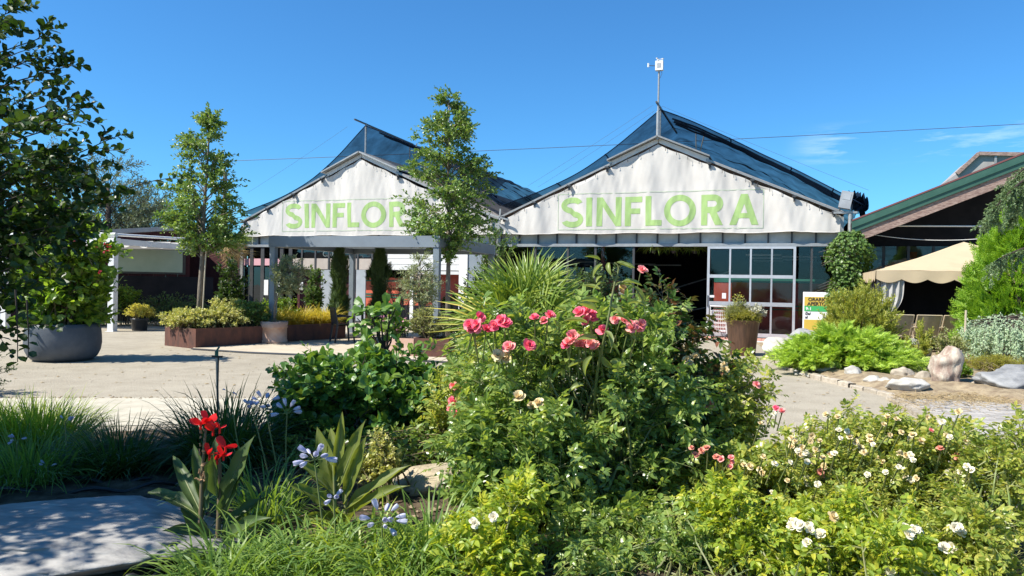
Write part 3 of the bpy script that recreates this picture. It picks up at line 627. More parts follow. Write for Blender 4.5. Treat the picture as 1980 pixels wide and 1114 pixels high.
# fluorescent tubes and shelving inside, barely seen through the panes
for i in range(5):
    MB().box((8+(i%2)*1.2,4+i*1.5,2.7),(9.2+(i%2)*1.2,4.06+i*1.5,2.76)).build('tube_light',M['white'],hr)
for i in range(4):
    MB().box((1.0+i*.9,5.0+i*1.2,2.45),(2.4+i*.9,5.05+i*1.2,2.5)).build('shelf_rail',M['galv'],hr)
MB().bar((4.2,7,1.2),(7.4,6,2.2),.05,.05).build('brace',M['galv'],hr); MB().bar((4.4,5,.3),(6.6,4.2,.8),.04,.04).build('brace',M['galv'],hr)
# --- left hall front (behind the pergola)
yl=.18; hx=lambda px,py=540: H(px,py,.18)
X=lambda px: hx(px)[0]; Zp=lambda px,py: H(px,py,.18)[1]
posts(hl,[X(466),X(487),X(508),X(545),X(562)],yl,.02,ZL,.16,'darkmet','door_post')
for (a,b) in ((466,487),(487,508),(508,545)):
    xa,xb=X(a)+.085,X(b)-.085
    pane(hl,xa,xb,.4,Zp(480,516),yl,'glassdark'); MB().box((xa,yl+.2,.4),(xb,yl+.22,1.95)).build('green_panel',M['green'],hl)
    MB().box((xa,yl-.02,Zp(480,513)),(xb,yl+.02,Zp(480,500))).build('pink_panel',M['pink'],hl)
    MB().box((xa,yl-.03,.02),(xb,yl+.03,.395)).build('kick_panel',M['darkmet'],hl)
    pane(hl,xa,xb,Zp(480,497)+.03,ZL-.01,yl,'glassdark')
xs=[562,584,610,636,664,692,720,748]
posts(hl,[X(p) for p in xs[1:]],yl,1.7,ZL,.07,'darkmet')
for a,b in zip(xs[:-1],xs[1:]):
    xa,xb=X(a)+.045,X(b)-.045
    if a==562: xa+=.05
    pane(hl,xa,xb,Zp(650,500)+.01,ZL-.01,yl,'glassdark')
    MB().box((xa,yl-.02,Zp(650,521)),(xb,yl+.02,Zp(650,500))).build('cream_panel',M['cream'],hl)
MB().box((X(562)+.1,yl+.3,.02),(X(690),yl+.36,Zp(650,522))).build('dark_wall',M['darkwood'],hl)
MB().box((X(596),yl+.06,2.0),(X(618),yl+.1,ZL)).build('stone_pier',M['stonewall'],hl)
MB().box((X(690)+.05,yl+.42,.02),(X(800),yl+.48,1.7)).build('orange_partition',M['orange'],hl)
for zz_ in (.95,1.05,1.55): MB().box((X(690)+.05,yl+.40,zz_),(X(800),yl+.419,zz_+.05)).build('green_band',M['green'],hl)
MB().box((X(800)+.02,yl+.6,.02),(-.3,yl+.66,1.9)).build('red_partition',M['red'],hl)
MB().box((X(748)+.05,yl+.2,.02),(X(892),yl+.26,.7)).build('low_counter',M['interior'],hl)
for i in range(4):
    z=Zp(800,523)+i*(ZL-.02-Zp(800,523))/4; MB().box((X(748)+.05,yl-.05-.004*i,z+.012),(X(888),yl+.0,z+(ZL-.02-Zp(800,523))/4)).build('shutter_slat',M['white'],hl)
for a,b in ((795,801),(889,905)): MB().box((X(a),yl-.08,.02),(X(b),yl-.001,ZL if a>800 else Zp(800,524))).build('door_jamb',M['white'],hl)
MB().box((X(801)+.01,yl-.08,Zp(800,530)),(X(889)-.01,yl-.001,Zp(800,524))).build('door_head',M['white'],hl)
MB().box((X(905)+.01,yl-.04,.02),(-.12,yl+.02,ZL)).build('end_panel',M['anthr'],hl)
for (px,py,w_,h_) in ((470,549,.22,.48),(516,556,.2,.6),(584,553,.16,.3),(540,570,.14,.14),(539,550,.16,.16)):
    x,z=hx(px,py); MB().box((x-w_/2,yl-.05,z-h_/2),(x+w_/2,yl-.041,z+h_/2)).build('notice',M['paperw'],hl)
MB().box((-2*W-3.2,.3,0),(-2*W-.01,.4,3.3)).build('link_wall',M['darkwood'],hl)
# faint painted word on the glass
def textmesh(body, size, mt, parent, loc, rot=(R(90),0,0), name='lettering', bold=.0, sx=1, shear=0):
    cu=bpy.data.curves.new(name,'FONT'); cu.body=body; cu.size=size; cu.extrude=.002; cu.offset=bold; cu.shear=shear
    o=bpy.data.objects.new(name,cu); C.objects.link(o); me=bpy.data.meshes.new_from_object(o); bpy.data.objects.remove(o)
    me.materials.append(mt); o=bpy.data.objects.new(name,me); C.objects.link(o); o.parent=parent; o.location=loc; o.rotation_euler=rot; o.scale=(sx,1,1); return o
x,z=hx(624,496); textmesh('CAFE',.30,mat('faint_lettering',(.13,.16,.16),rough=.7),hl,(x,yl-.012,z),name='lettering')
# pale grey stone-like screens standing before the wall
for px0,px1,py0,Yl,lb in ((621,648,522,-.25,'pale grey screen slab left of the two clipped cypresses'),(689,707,522,-.3,'pale grey screen slab between the two clipped cypresses')):
    x0=H(px0,560,Yl)[0]; x1=H(px1,560,Yl)[0]; zt_=H((px0+px1)/2,py0,Yl)[1]
    r=thing('screen_slab',lb,'screen',hw((x0+x1)/2,Yl),-TH,'pale screens before the cafe wall')
    MB().box((-(x1-x0)/2,-.025,.1),((x1-x0)/2,.025,zt_)).build('panel',M['slategrey'],r)
    MB().box((-(x1-x0)/2,-.05,.03),((x1-x0)/2,.05,.095)).build('foot',M['darkmet'],r)

# ================================================================ SHADE NETS
def shade_net(label, xc, sd, top, xlr):
    root=thing('shade_net',label,'shade net',hw(xc,0,0),-TH,'dark nets stretched over the hall roofs')
    def fn(s):
        def f(u,v):           # u along the slope from ridge to eave, v into the depth
            x=s*u*(W+xlr[0 if s<0 else 1]); rl=ZA-(ZA-ZE)*abs(x)/W
            gap=(top-ZA)*(1-u)**1.25+.50*u+.05
            if s>0: gap+=.42*math.sin(math.pi*u)
            y=.25+v*15+ (1.1*math.sin(math.pi*min(1,u*1.0))**2 if s>0 else .5*math.sin(math.pi*u))*(1-v)**2
            sag=-.10*abs(math.sin(v*math.pi*5))*(1-.5*u)-.22*math.sin(math.pi*u)**1.3*(1 if s<0 else .25)
            wr=(.03*math.sin(u*46+8*noise.noise(Vector((u*2,v*3,sd))))*(u*(1-u)*4)**.5+.10*noise.noise(Vector((u*3,v*5,sd)))*u*(1-u)*4+.035*math.sin(v*60+u*20+sd))*min(1,v*6)+.02*noise.noise(Vector((u*5,v*3,sd)))
            return (x,y,rl+gap+sag+wr)
        return f
    for s in (-1,1):
        n=MB(); n.grid(60,44,fn(s)); n.build('net_sheet',M['net'],root,smooth=True)
        e=MB(); f=fn(s); e.tube([f(i/40,0) for i in range(41)],.018,5); 
        if s>0:                # hems and bunched folds along the sunny slope
            for vv,r_ in ((.035,.03),(.06,.045),(.085,.035)): e.tube([np.array(f(i/40,vv))+np.array((0,0,-.02)) for i in range(2,39)],r_,5)
        e.build('net_hem',M['netdark'],root,smooth=True)
        for u in (.35,.66,.86):
            q=MB(); q.tube([np.array(f(u,v_))+np.array((.02*math.sin(v_*90),0,.012)) for v_ in np.linspace(0,.09,8)],.022,5); q.build('seam',M['netdark'],root)
    m=MB(); m.tube([(0,.28,ZA+.1),(0,.28,top+.15)],.035,8); m.build('mast',M['galv'],root)
    MB().bar((0,-.5,top+.13),(0,4,top+.03),.05,.05).build('ridge_pole',M['darkmet'],root)
    for s,x in ((1,.95),(1,.99)):
        MB().tube([(x,2.0 if x<.97 else 2.02,slope(x)+.1),(x+(-.02 if x<.97 else .25),2.0,top-.35)],.022,6).build('strut',M['galv'],root)
    return root
nr_=shade_net('dark blue shade net over the right hall sagging to a bunched corner',W,2.2,7.2,(-.05,.55))
nl_=shade_net('dark blue shade net over the left hall behind the young tree',-W,5.1,7.32,(.15,.0))
q=MB(); P=rng.normal(0,1,(9,3))
q.grid(24,16,lambda u,v:(W+.1+.55*u+.05*math.sin(v*9+u*5),.3+.5*v+.1*math.sin(u*19+v*6),ZE+.72-.5*v*(.4+u)-.12*u+.09*math.sin(u*31+v*13)))
q.build('bunched_corner',M['netdark'],nr_,smooth=True)

# weather station mast
t=thing('weather_station','white weather station box with wind cups on a tall pole above the right gable','weather station',hw(W,-.12,ZA+.1),-TH)
hp=at(1270,132,24.0).z-ZA-.1
MB().tube([(0,0,0),(.0,0,.9)],.055,8).build('pole',M['galv'],t); MB().tube([(.0,0,.88),(.0,0,hp-.16)],.03,8).build('upper_pole',M['galv'],t)
MB().box((-.11,-.08,hp-.16),(.13,.08,hp+.14)).build('sensor_box',M['white'],t)
MB().box((-.05,-.088,hp-.08),(.07,-.0805,hp+.06)).build('sensor_panel',M['slategrey'],t)
a=MB(); a.tube([(-.1,0,hp+.0),(-.34,0,hp+.03)],.012,5); a.build('arm',M['darkmet'],t)
a=MB(); a.tube([(-.34,0,hp-.02),(-.34,0,hp+.1)],.03,6); a.build('wind_vane',M['white'],t)
a=MB(); a.tube([(0,0,hp+.14),(0,0,hp+.2)],.012,5)
for k in range(3): a.tube([(0,0,hp+.2),(.09*math.cos(k*2.1),.09*math.sin(k*2.1),hp+.2)],.008,4); a.lathe([(.0,-.03),(.03,-.01),(.035,.02),(.0,.02)],8,(.11*math.cos(k*2.1),.11*math.sin(k*2.1),hp+.2))
a.build('wind_cups',M['white'],t)
a=MB(); a.tube([(.05,0,hp-.16),(.1,-.02,hp-.25),(.06,-.02,hp-.36),(.03,0,hp-.4)],.008,5); a.build('wire',M['cable'],t)
# valley gutter with its downpipe between the halls, plus banner props
t=thing('valley_gutter','grey valley gutter head with braces between the two gables','gutter',hw(0,-.15,0),-TH)
MB().box((-.16,.0,3.35),(.16,10,3.62)).build('gutter_box',M['galv'],t)
MB().tube([(0,-.06,0),(0,-.06,3.4)],.05,8).build('downpipe',M['darkmet'],t)
for p,q_ in (((-.2,-.1,3.35),(-.2,-.1,4.05)),((.16,-.1,3.35),(.2,-.1,4.1)),((.1,-.15,3.65),(.75,-.45,3.2)),((-.3,-.1,3.95),(.5,-.1,3.72))): MB().bar(p,q_,.05,.05).build('brace',M['galv'],t)
# floodlight on a pipe at the right corner
t=thing('floodlight','grey floodlight on a bracket at the outer corner of the right gable','floodlight',hw(2*W+.15,-.25,0),-TH)
MB().tube([(0,0,0),(0,0,3.75)],.06,8).build('pipe',M['galv'],t)
MB().box((-.45,-.05,3.76),(.18,.05,3.82)).build('bracket',M['galv'],t)
q=MB(); ca=math.cos(R(-12)); sa=math.sin(R(-12))
Mx=np.array([[ca,0,-sa],[0,1,0],[sa,0,ca]])@np.array([[1,0,0],[0,math.cos(R(-18)),-math.sin(R(-18))],[0,math.sin(R(-18)),math.cos(R(-18))]])
q.box((-.16,-.035,-.27),(.16,.035,.27),Mx,(-.13,-.02,4.15)); q.build('lamp_body',M['greymet'],t)
q=MB(); q.box((-.11,-.043,.0),(.11,-.0355,.2),Mx,(-.13,-.02,4.15)); q.build('lamp_glass',M['slategrey'],t)
for x in (-.3,.02): MB().box((x,-.02,3.82),(x+.03,.02,4.02)).build('yoke',M['darkmet'],t)

# ================================================================ RIGHT BUILDING with green roof
yb=-.55
p0=H(1655,424,yb); p1=H(1982,296,yb); sl=(p1[1]-p0[1])/(p1[0]-p0[0]); xE=p0[0]+9.0
def rz_(x): return p0[1]+(x-p0[0])*sl
t=thing('timber_hall','dark timber hall with a green metal roof edge right of the white gable','building',HO,-TH)
r=MB(); r.wedge([(p0[0]-.1,rz_(p0[0]-.1)-.06),(xE,rz_(xE)-.06),(xE,rz_(xE)),(p0[0]-.1,rz_(p0[0]-.1))],yb+.03,14); r.wedge([(xE,rz_(xE)-.06),(xE+9,rz_(xE)-.06-9*sl),(xE+9,rz_(xE)-9*sl),(xE,rz_(xE))],yb+.03,14); rf=r.build('roof',M['roofgreen'],t)
def band(d0,d1,y0,y1,nm,mt,par):
    MB().wedge([(p0[0]-.1,rz_(p0[0]-.1)-d1),(xE,rz_(xE)-d1),(xE,rz_(xE)-d0),(p0[0]-.1,rz_(p0[0]-.1)-d0)],y0,y1).build(nm,mt,par)
band(-.03,.015,yb-.03,yb+.02,'red_drip_edge',M['redtrim'],rf)
band(.02,.19,yb-.02,yb+.02,'verge_sheet',M['roofgreen'],rf); band(.185,.215,yb-.045,yb+.01,'verge_rib',M['roofgreen'],rf); band(.215,.36,yb-.01,yb+.025,'verge_sheet',M['roofgreen'],rf)
band(.365,.66,yb+.04,yb+.12,'timber_barge_board',M['oldwood'],t)
yw=2.3
MB().wedge([(p0[0]-.05,2.95),(xE,2.95),(xE,rz_(xE)-.1),(p0[0]-.05,rz_(p0[0])-.1)],yw,yw+.1).build('gable_wall',M['interior'],t)  # near-black colour stands in for shade under the deep overhang
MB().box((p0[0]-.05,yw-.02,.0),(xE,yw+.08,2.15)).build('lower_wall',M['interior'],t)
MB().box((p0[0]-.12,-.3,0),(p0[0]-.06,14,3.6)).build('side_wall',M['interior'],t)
xx=H(1662,480,yw)[0]; dxp=(H(1770,480,yw)[0]-H(1722,480,yw)[0])
for i in range(9):
    a=xx+i*dxp; pane(t,a+.04,a+dxp-.04,2.16,2.94,yw,'glass'); MB().box((a-.04,yw-.04,2.151),(a+.04,yw+.04,2.949)).build('mullion',M['darkmet'],t)
MB().box((p0[0],yw+3,0),(xE,yw+3.1,3.6)).build('inner_wall',M['slategrey'],t)
for i in range(14):
    MB().box((xx+.3+i*.45,yw+1.2+rng.random(),2.0+rng.random()*.3),(xx+.55+i*.45,yw+2.2,2.35+rng.random()*.5)).build('stored_box',M[['cream','red','slategrey','orange','paperw'][i%5]],t)
for i in range(6): MB().bar((xx+i*1.0,yw+1,2.3+.2*(i%2)),(xx+i*1.0+1.2,yw+1.1,2.55),.03,.03).build('inner_rail',M['galv'],t)
# glazed roof monitor above
q=H(1945,301,5); qa=H(1850,336,5)
k=MB(); mon=[(qa[0],qa[1]-1.0),(qa[0],qa[1]),(H(1892,297,5)[0],H(1892,297,5)[1]),(q[0]+.8,q[1]),(q[0]+2.2,q[1]-.8),(q[0]+2.2,q[1]-2)]
k.wedge(mon,5.06,8); mo=k.build('roof_monitor',M['roofgrey'],t)
fr=MB(); 
for (a,b) in ((mon[1],mon[2]),(mon[2],mon[3]),(mon[3],mon[4])): fr.bar((a[0],5,a[1]),(b[0],5,b[1]),.12,.12,(0,1,0))
fr.build('monitor_frame',M['oldwood'],mo)
fr=MB(); fr.bar((mon[2][0]+.5,5.02,mon[2][1]-.1),(mon[2][0]+.5,5.02,mon[1][1]-.6),.07,.07,(0,1,0)); fr.bar((mon[2][0]+.5,5.02,mon[2][1]-.4),(mon[2][0]+1.2,5.02,mon[2][1]-.9),.05,.05,(0,1,0)); fr.build('monitor_bars',M['galv'],mo)
# lamp head and conduits under the eave
a=H(1702,437,.1); b=H(1990,438,.1)
MB().tube([(a[0],.1,a[1]),(b[0],.1,b[1]+.0)],.022,6).build('conduit',M['whitecable'],t)
l0=H(1676,437,.0); q=MB(); q.box((l0[0],-.1,l0[1]-.07),(a[0],.1,l0[1]+.07)); q.build('lamp_head',M['slategrey'],t)
def cable(name,label,pts,rad,mt):
    tag(MB().tube(pts,rad,5).build(name,mt),label,'cable')
def sagline(a,b,s,n=24): a=np.array(tuple(a)); b=np.array(tuple(b)); return [a+(b-a)*i/n-np.array((0,0,s*4*(i/n)*(1-i/n))) for i in range(n+1)]
aw=hw(*[H(1684,453,-.2)[0],-.2],H(1684,453,-.2)[1]); bw_=hw(*[H(1940,457,-.2)[0],-.2],H(1940,457,-.2)[1])
cable('cable','white cable drooping across the dark timber hall windows',sagline(aw,bw_,.14),.008,M['whitecable'])
cable('cable','long thin dark overhead wire crossing the sky behind both gables',sagline(at(425,312,44),at(2100,233,38),.12),.017,M['cable'])
for lb,a,b in (('upper stay wire sloping down left of the tall mast',at(1262,204,23.6),at(1020,360,27)),('lower stay wire sloping down left of the tall mast',at(1266,214,23.8),at(1040,362,27.5)),
      ('stay wire sloping down left of the left net peak',at(672,245,27.5),at(480,372,31)),('stay wire running above the right net to its corner',at(1280,205,23.6),at(1680,368,21.6)),):
    cable('stay_wire',lb,sagline(a,b,.03),.004,M['cable'])
a=thing('utility_pole','wooden pole showing above the left young tree','pole',(*at(433,500,44)[:2],0)); hz=at(433,333,44).z
MB().tube([(0,0,0),(0,0,hz)],[.16,.12],8).build('shaft',M['bark'],a); MB().box((-.2,-.1,hz-.5),(.2,.1,hz-.4)).build('cross_piece',M['darkmet'],a)

# ================================================================ LEFT: dark barn, white awning
ORG=at(345,440,27.0); AB=R(-30)
t=thing('wooden_barn','low dark wooden barn with grey sloping roof at the left','building',(ORG.x,ORG.y,0),-AB)
zt=at(340,446,27).z
r=MB(); r.wedge([(-9,zt-1.0),(.6,zt+.05),(.6,zt+.2),(-9,zt-.85)],-.7,6); r.build('roof',M['roofgrey'],t)
MB().wedge([(-9,zt-1.3),(.6,zt-.25),(.6,zt+.04),(-9,zt-1.01)],-.4,-.34).build('fascia',M['darkwood'],t)
for i in range(23):
    a=-8.8+i*.4; MB().box((a+.004,-.02+.006*(i%3),0),(a+.396,.04,zt-1.2+.9*(a+9)/9.6)).build('wall_board',M['darkwood'],t)
gl=MB().box((-2.1,-.06,1.75),(.15,-.03,2.55)).build('reflection_window',mat('reflection_window',(.42,.52,.44),(.36,.46,.38),rough=.4,scale=2),t)  # pale green colour paints in the reflection on the window
fr=MB(); fr.box((-2.2,-.065,2.55),(.25,-.03,2.62)); fr.box((-2.2,-.065,1.68),(.25,-.03,1.75)); fr.box((-2.2,-.065,1.751),(-2.1,-.03,2.549)); fr.box((.15,-.065,1.751),(.25,-.03,2.549)); fr.build('window_frame',M['darkmet'],t)
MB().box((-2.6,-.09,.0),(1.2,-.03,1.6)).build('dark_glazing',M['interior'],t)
MB().box((-4.1,-.08,0),(-3.2,-.03,2.3)).build('door',M['darkmet'],t)
# awning
p_=gnd(217,641); q_=gnd(10,634)
t=thing('awning_pergola','white metal pergola with a folded fabric awning beside the barn','pergola',(p_.x,p_.y,0),math.atan2(q_.y-p_.y,q_.x-p_.x)+math.pi)
ln=math.hypot(q_.x-p_.x,q_.y-p_.y); Ha=at(217,474,p_.y).z
for x in (0,-ln): 
    MB().box((x-.09,-.09,0.012),(x+.09,.09,Ha)).build('post',M['white'],t); MB().box((x-.13,-.13,0),(x+.13,.13,.012)).build('base_plate',M['white'],t)
MB().box((-ln-.2,-.1,Ha+.003),(.15,.1,Ha+.2)).build('front_beam',M['white'],t)
MB().box((-.07,.105,Ha+.02),(.07,5.2,Ha+.19)).build('side_beam',M['white'],t); MB().box((-ln-.07,.105,Ha+.02),(-ln+.07,5.2,Ha+.19)).build('side_beam',M['white'],t)
MB().tube([(-ln,-.02,Ha+.28),(.1,-.02,Ha+.28)],.075,10).build('roller_tube',M['white'],t)
MB().tube([(.02,0,Ha+.3),(.02,5.2,Ha+.42)],.04,8).build('guide_tube',M['white'],t)
aw=MB()
def awf(u,v): return (-ln+.1+u*(ln-.2),.15+v*5,Ha+.17-.22*abs(math.sin(v*math.pi*6))**.7+v*.15)
aw.grid(6,72,awf); aw.build('folded_awning',M['curtain'],t,smooth=True)

# ================================================================ GREY PERGOLA
pL=gnd(527,664); pL=Vector((-5.85,18.25,0)); pR=Vector((-1.72,17.0,0)); ang=math.atan2(pR.y-pL.y,pR.x-pL.x); Wp=(pR-pL).length
t=thing('grey_pergola','blue-grey metal pergola on square posts in front of the left hall','pergola',(pL.x,pL.y,.03),ang)
Hp=at(527,457,pL.y).z-.03; Dp=3.9
for x,y in ((0,0),(Wp,0),(0,Dp),(Wp,Dp)):
    MB().box((x-.07,y-.07,.012),(x+.07,y+.07,Hp-.262)).build('post',M['anthr'],t); MB().box((x-.13,y-.13,0),(x+.13,y+.13,.011)).build('base_plate',M['anthr'],t)
MB().box((-.09,-.09,Hp-.26),(Wp+.09,.06,Hp)).build('front_beam',M['anthr'],t)
MB().box((-.09,Dp-.06,Hp-.26),(Wp+.09,Dp+.09,Hp)).build('rear_beam',M['anthr'],t)
for x in (-.085,Wp-.065): MB().box((x,.062,Hp-.258),(x+.15,Dp-.062,Hp-.002)).build('side_beam',M['anthr'],t)
sm=None
for i in range(18):
    y=.17+i*(Dp-.34)/17.0
    if sm is None: q=MB().box((.07,-.09,-.012),(Wp-.07,.09,.012)); o=q.build('louvre_blade',M['anthr'],t); sm=o.data
    else: o=bpy.data.objects.new('louvre_blade',sm); C.objects.link(o); o.parent=t
    o.location=(0,y,Hp-.09); o.rotation_euler=(R(14),0,0)

# ================================================================ GAZEBO, chairs
gz=Vector((8.66,17.62,0)); t=thing('gazebo','beige canvas gazebo with scalloped edge and tied curtain','gazebo',gz,-TH)
Wg=4.2; zv=2.02
def vp(u): # valance around
    return u
for x,y in ((0,0),(Wg,0),(0,Wg),(Wg,Wg)): MB().box((x-.03,y-.03,0),(x+.03,y+.03,zv)).build('post',M['darkmet'],t)
rf=MB(); ap=(Wg*.5,Wg*.45,2.80)
cs=[(-.05,-.05),(Wg+.05,-.05),(Wg+.05,Wg+.05),(-.05,Wg+.05)]
for i in range(4):
    a=np.array((*cs[i],zv+.0)); b=np.array((*cs[(i+1)%4],zv)); c_=np.array(ap)
    def gf(u,v,a=a,b=b,c_=c_):
        p=a+(b-a)*u; q=p+(c_-p)*v; q[2]-=.13*math.sin(math.pi*v)*(1-abs(2*u-1)**2*.6)+.015*noise.noise(Vector((q[0]*3,q[1]*3,2))); return q
    rf.grid(14,12,gf)
rf.build('canopy',M['beige'],t,smooth=True)
for i in range(4):
    a=np.array(cs[i],float); b=np.array(cs[(i+1)%4],float); d=(b-a); nx=nrm(np.array((d[1],-d[0])))
    vl=MB()
    def vf(u,v,a=a,d=d,nx=nx):
        p=a+d*u+nx*(.012+.012*math.sin(u*40)*v); drop=.20+.085*abs(math.sin(u*math.pi*8)); return (p[0],p[1],zv-.003-drop*v)
    vl.grid(96,3,vf); vl.build('scalloped_valance',M['beige'],t,smooth=True)
cu=MB()
def cf(u,v): # gathered curtain tied at mid height
    wdt=.5*(1-.7*math.exp(-((v-.6)/.22)**2)) ; x=.05+u*wdt+.12*(1-v)*0; return (x,.0+.035*math.sin(u*22),zv-.22-v*1.75)
cu.grid(44,20,cf); cu.build('curtain',M['curtain'],t,smooth=True)
dk=MB().box((.1,Wg-.1,0),(Wg-.1,Wg-.06,zv)).box((.1,2.0,.0),(Wg-.1,2.06,zv)); dk.build('shade_back',M['interior'],t)  # near-black sheets put in for the shade inside the gazebo
MB().box((Wg-.08,.1,0),(Wg-.04,2,zv)).build('shade_side',M['interior'],t); MB().box((.0,.4,0),(.03,2,zv)).build('shade_side',M['interior'],t)
MB().box((.06,.06,zv-.03),(Wg-.06,2.0,zv-.012)).build('shade_ceiling',M['interior'],t)
MB().box((.02,.3,.0),(Wg,2.0,.02)).build('shade_floor',M['interior'],t)
def sling_chair(label, loc, rz):
    c=thing('garden_chair',label,'chair',loc,rz,'beige sling chairs at the gazebo'); m=M['chairmet']
    for s in (-1,1):
        MB().tube([(s*.26,-.02,0),(s*.26,.06,.42),(s*.26,-.16,.92)],.017,6).build('rear_leg',m,c)
        MB().tube([(s*.26,.55,0),(s*.26,.50,.42),(s*.26,.50,.64)],.017,6).build('front_leg',m,c)
        MB().box((s*.26-.025,-.08,.64),(s*.26+.025,.54,.665)).build('armrest',m,c)
    b=MB(); b.grid(6,8,lambda u,v:(-.24+.48*u,.04-.19*v-.03*math.sin(math.pi*u)*1,.45+.45*v)); b.build('backrest',M['sling'],c,smooth=True)
    b=MB(); b.grid(6,6,lambda u,v:(-.24+.48*u,.05+.45*v,.42-.03*math.sin(math.pi*v))); b.build('seat',M['sling'],c,smooth=True)
    MB().tube([(-.26,-.16,.92),(.26,-.16,.92)],.015,6).build('top_rail',m,c)
    MB().tube([(-.26,.05,.42),(.26,.05,.42)],.013,6).build('cross_rail',m,c)
    return c
for px,lb in ((1738,'beige sling chair half hidden by the mugo pine'),(1792,'beige sling chair behind the small upright pine'),(1843,'beige sling chair nearest the blue weeping cedar')):
    p=at(px,640,17.0); sling_chair(lb,(p.x,p.y,.08),R(-8+ (px%7)))
t=thing('garden_table','low table under the gazebo behind the beige chairs','table',(*at(1800,640,18.0)[:2],.06))
MB().box((-.7,-.4,.68),(.7,.4,.72)).build('table_top',M['chairmet'],t)
for x in (-.62,.62):
    for y in (-.34,.34): MB().box((x-.02,y-.02,0),(x+.02,y+.02,.68)).build('leg',M['chairmet'],t)
tag(MB().tube([at(1868,600,14.6),at(1866,640,14.6),gnd(1872,690)],.02,6).build('cane',M['chairmet']),'thin pale leaning cane left of the blue weeping cedar','cane')

# ================================================================ sign, cart, chairs, pots
p=at(1586,600,21.5); t=thing('hours_sign','yellow and white opening hours board behind the mugo pine','sign',(p.x,p.y,0),R(-20.5))
zt=at(1584,565,21.5).z; w2=.47
q=MB(); q.box((-w2,-.015,.25),(w2,.015,zt)); bd=q.build('board',M['paperw'],t)
for x in (-w2,w2-.04): MB().box((x,.02,0),(x+.04,.05,zt-.02)).build('leg',M['alu'],t)
MB().box((-w2+.04,-.0215,zt-.40),(w2-.04,-.0165,zt-.14)).build('yellow_field',M['yellow'],bd)
MB().box((-w2+.04,-.0215,zt-.56),(w2-.04,-.0165,zt-.405)).build('green_field',M['greenprint'],bd)
MB().box((-w2+.04,-.0215,.34),(w2-.04,-.0165,zt-.80)).build('yellow_field',M['yellow'],bd)
textmesh('ORARIO CO',.135,M['ink'],bd,(-w2+.14,-.026,zt-.26),bold=.004); textmesh('APERTO',.135,M['ink'],bd,(-w2+.12,-.026,zt-.385),bold=.004)
textmesh('9-1',.12,M['paperw'],bd,(-w2+.08,-.026,zt-.525),bold=.003); textmesh('Dal',.1,M['ink'],bd,(-w2+.06,-.026,zt-.655),bold=.003,shear=.2); textmesh('al',.1,M['ink'],bd,(-w2+.06,-.026,zt-.76),bold=.003,shear=.2)
# shopping cart
p=H(1391,655,-.55); cw_=hw(p[0],-.55,0); t=thing('shopping_cart','white wire shopping cart parked before the sliding door','cart',(cw_.x,cw_.y,.02),-TH)
zc=1.0
def wire(pts,r=.008): return MB().tube(pts,r,5)
for i,(z,sx,sy) in enumerate(((.22,.20,.30),(.34,.21,.31),(.46,.215,.32),(.58,.22,.33),(.70,.225,.34),(.82,.23,.35))):
    MB().tube([(-sx,-sy,z),(sx,-sy,z),(sx,sy,z),(-sx,sy,z),(-sx,-sy,z)],.011,5).build('basket_hoop',M['white'],t)
q=MB()
for i in range(9):
    x=-.2+i*.05; q.tube([(x,-.30,.22),(x*1.1,-.35,.84)],.006,4); q.tube([(x,.30,.22),(x*1.1,.35,.84)],.006,4)
for i in range(11):
    y=-.28+i*.056
    for s in (-1,1): q.tube([(s*.2,y,.22),(s*.23,y*1.1,.84)],.006,4)
    q.tube([(-.2,y,.22),(.2,y,.22)],.006,4)
q.build('basket_wires',M['white'],t)
for s in (-1,1): MB().tube([(s*.22,.3,.12),(s*.24,-.38,.16),(s*.24,-.42,.95)],.014,6).build('frame_tube',M['white'],t)
MB().tube([(-.26,-.42,.97),(.26,-.42,.97)],.022,6).build('handle',M['white'],t)
for x in (-.2,.2):
    for y in (-.36,.3):
        q=MB(); q.tube([(x-.014,y,.06),(x+.014,y,.06)],.058,12); q.build('wheel',M['blackplastic'],t); MB().box((x-.02,y-.012,.06),(x-.016,y+.012,.16)).box((x+.016,y-.012,.06),(x+.02,y+.012,.16)).build('caster_fork',M['alu'],t)
# black plastic chairs
def black_chair(label,loc,rz):
    c=thing('cafe_chair',label,'chair',loc,rz,'dark plastic chairs on the patio'); m=M['blackplastic']
    for s in (-1,1):
        MB().tube([(s*.25,.22,0),(s*.23,.18,.43)],[.022,.028],6).build('leg',m,c); MB().tube([(s*.25,-.26,0),(s*.235,-.20,.43),(s*.225,-.27,.84)],[.022,.03,.02],6).build('leg',m,c)
        MB().tube([(s*.25,-.22,.64),(s*.27,.0,.66),(s*.25,.19,.63),(s*.235,.19,.43)],[.02,.026,.026,.022],6).build('armrest',m,c)
    q=MB(); q.grid(8,8,lambda u,v:(-.23+.46*u,-.22+.44*v,.445-.02*math.sin(math.pi*u)*math.sin(math.pi*v))); q.grid(8,8,lambda u,v:(.23-.46*u,-.22+.44*v,.42)); q.build('seat',m,c,smooth=True)
    q=MB()
    for i in range(5): x=-.18+i*.09; q.bar((x,-.215,.46),(x,-.265,.82),.05,.014,(0,1,0))
    q.bar((-.235,-.268,.83),(.235,-.268,.83),.03,.07); q.build('backrest',m,c)
    return c
p=gnd(663,664); black_chair('black plastic armchair beside the pergola planter, turned sideways',(p.x,p.y,.03),R(-62))
p=gnd(716,664); black_chair('black plastic armchair mostly hidden by the round-leaved shrub',(p.x+.25,p.y+.3,.03),R(75))
t=thing('cafe_table','dark cafe table behind the round-leaved shrub','table',(*gnd(700,655)[:2],.03)); MB().lathe([(.38,.71),(.4,.725),(.4,.74),(.38,.745)],24).build('table_top',M['blackplastic'],t); MB().tube([(0,0,0.02),(0,0,.71)],.035,8).build('leg',M['blackplastic'],t); MB().lathe([(.24,0),(.24,.02),(.05,.05)],16).build('base',M['blackplastic'],t)
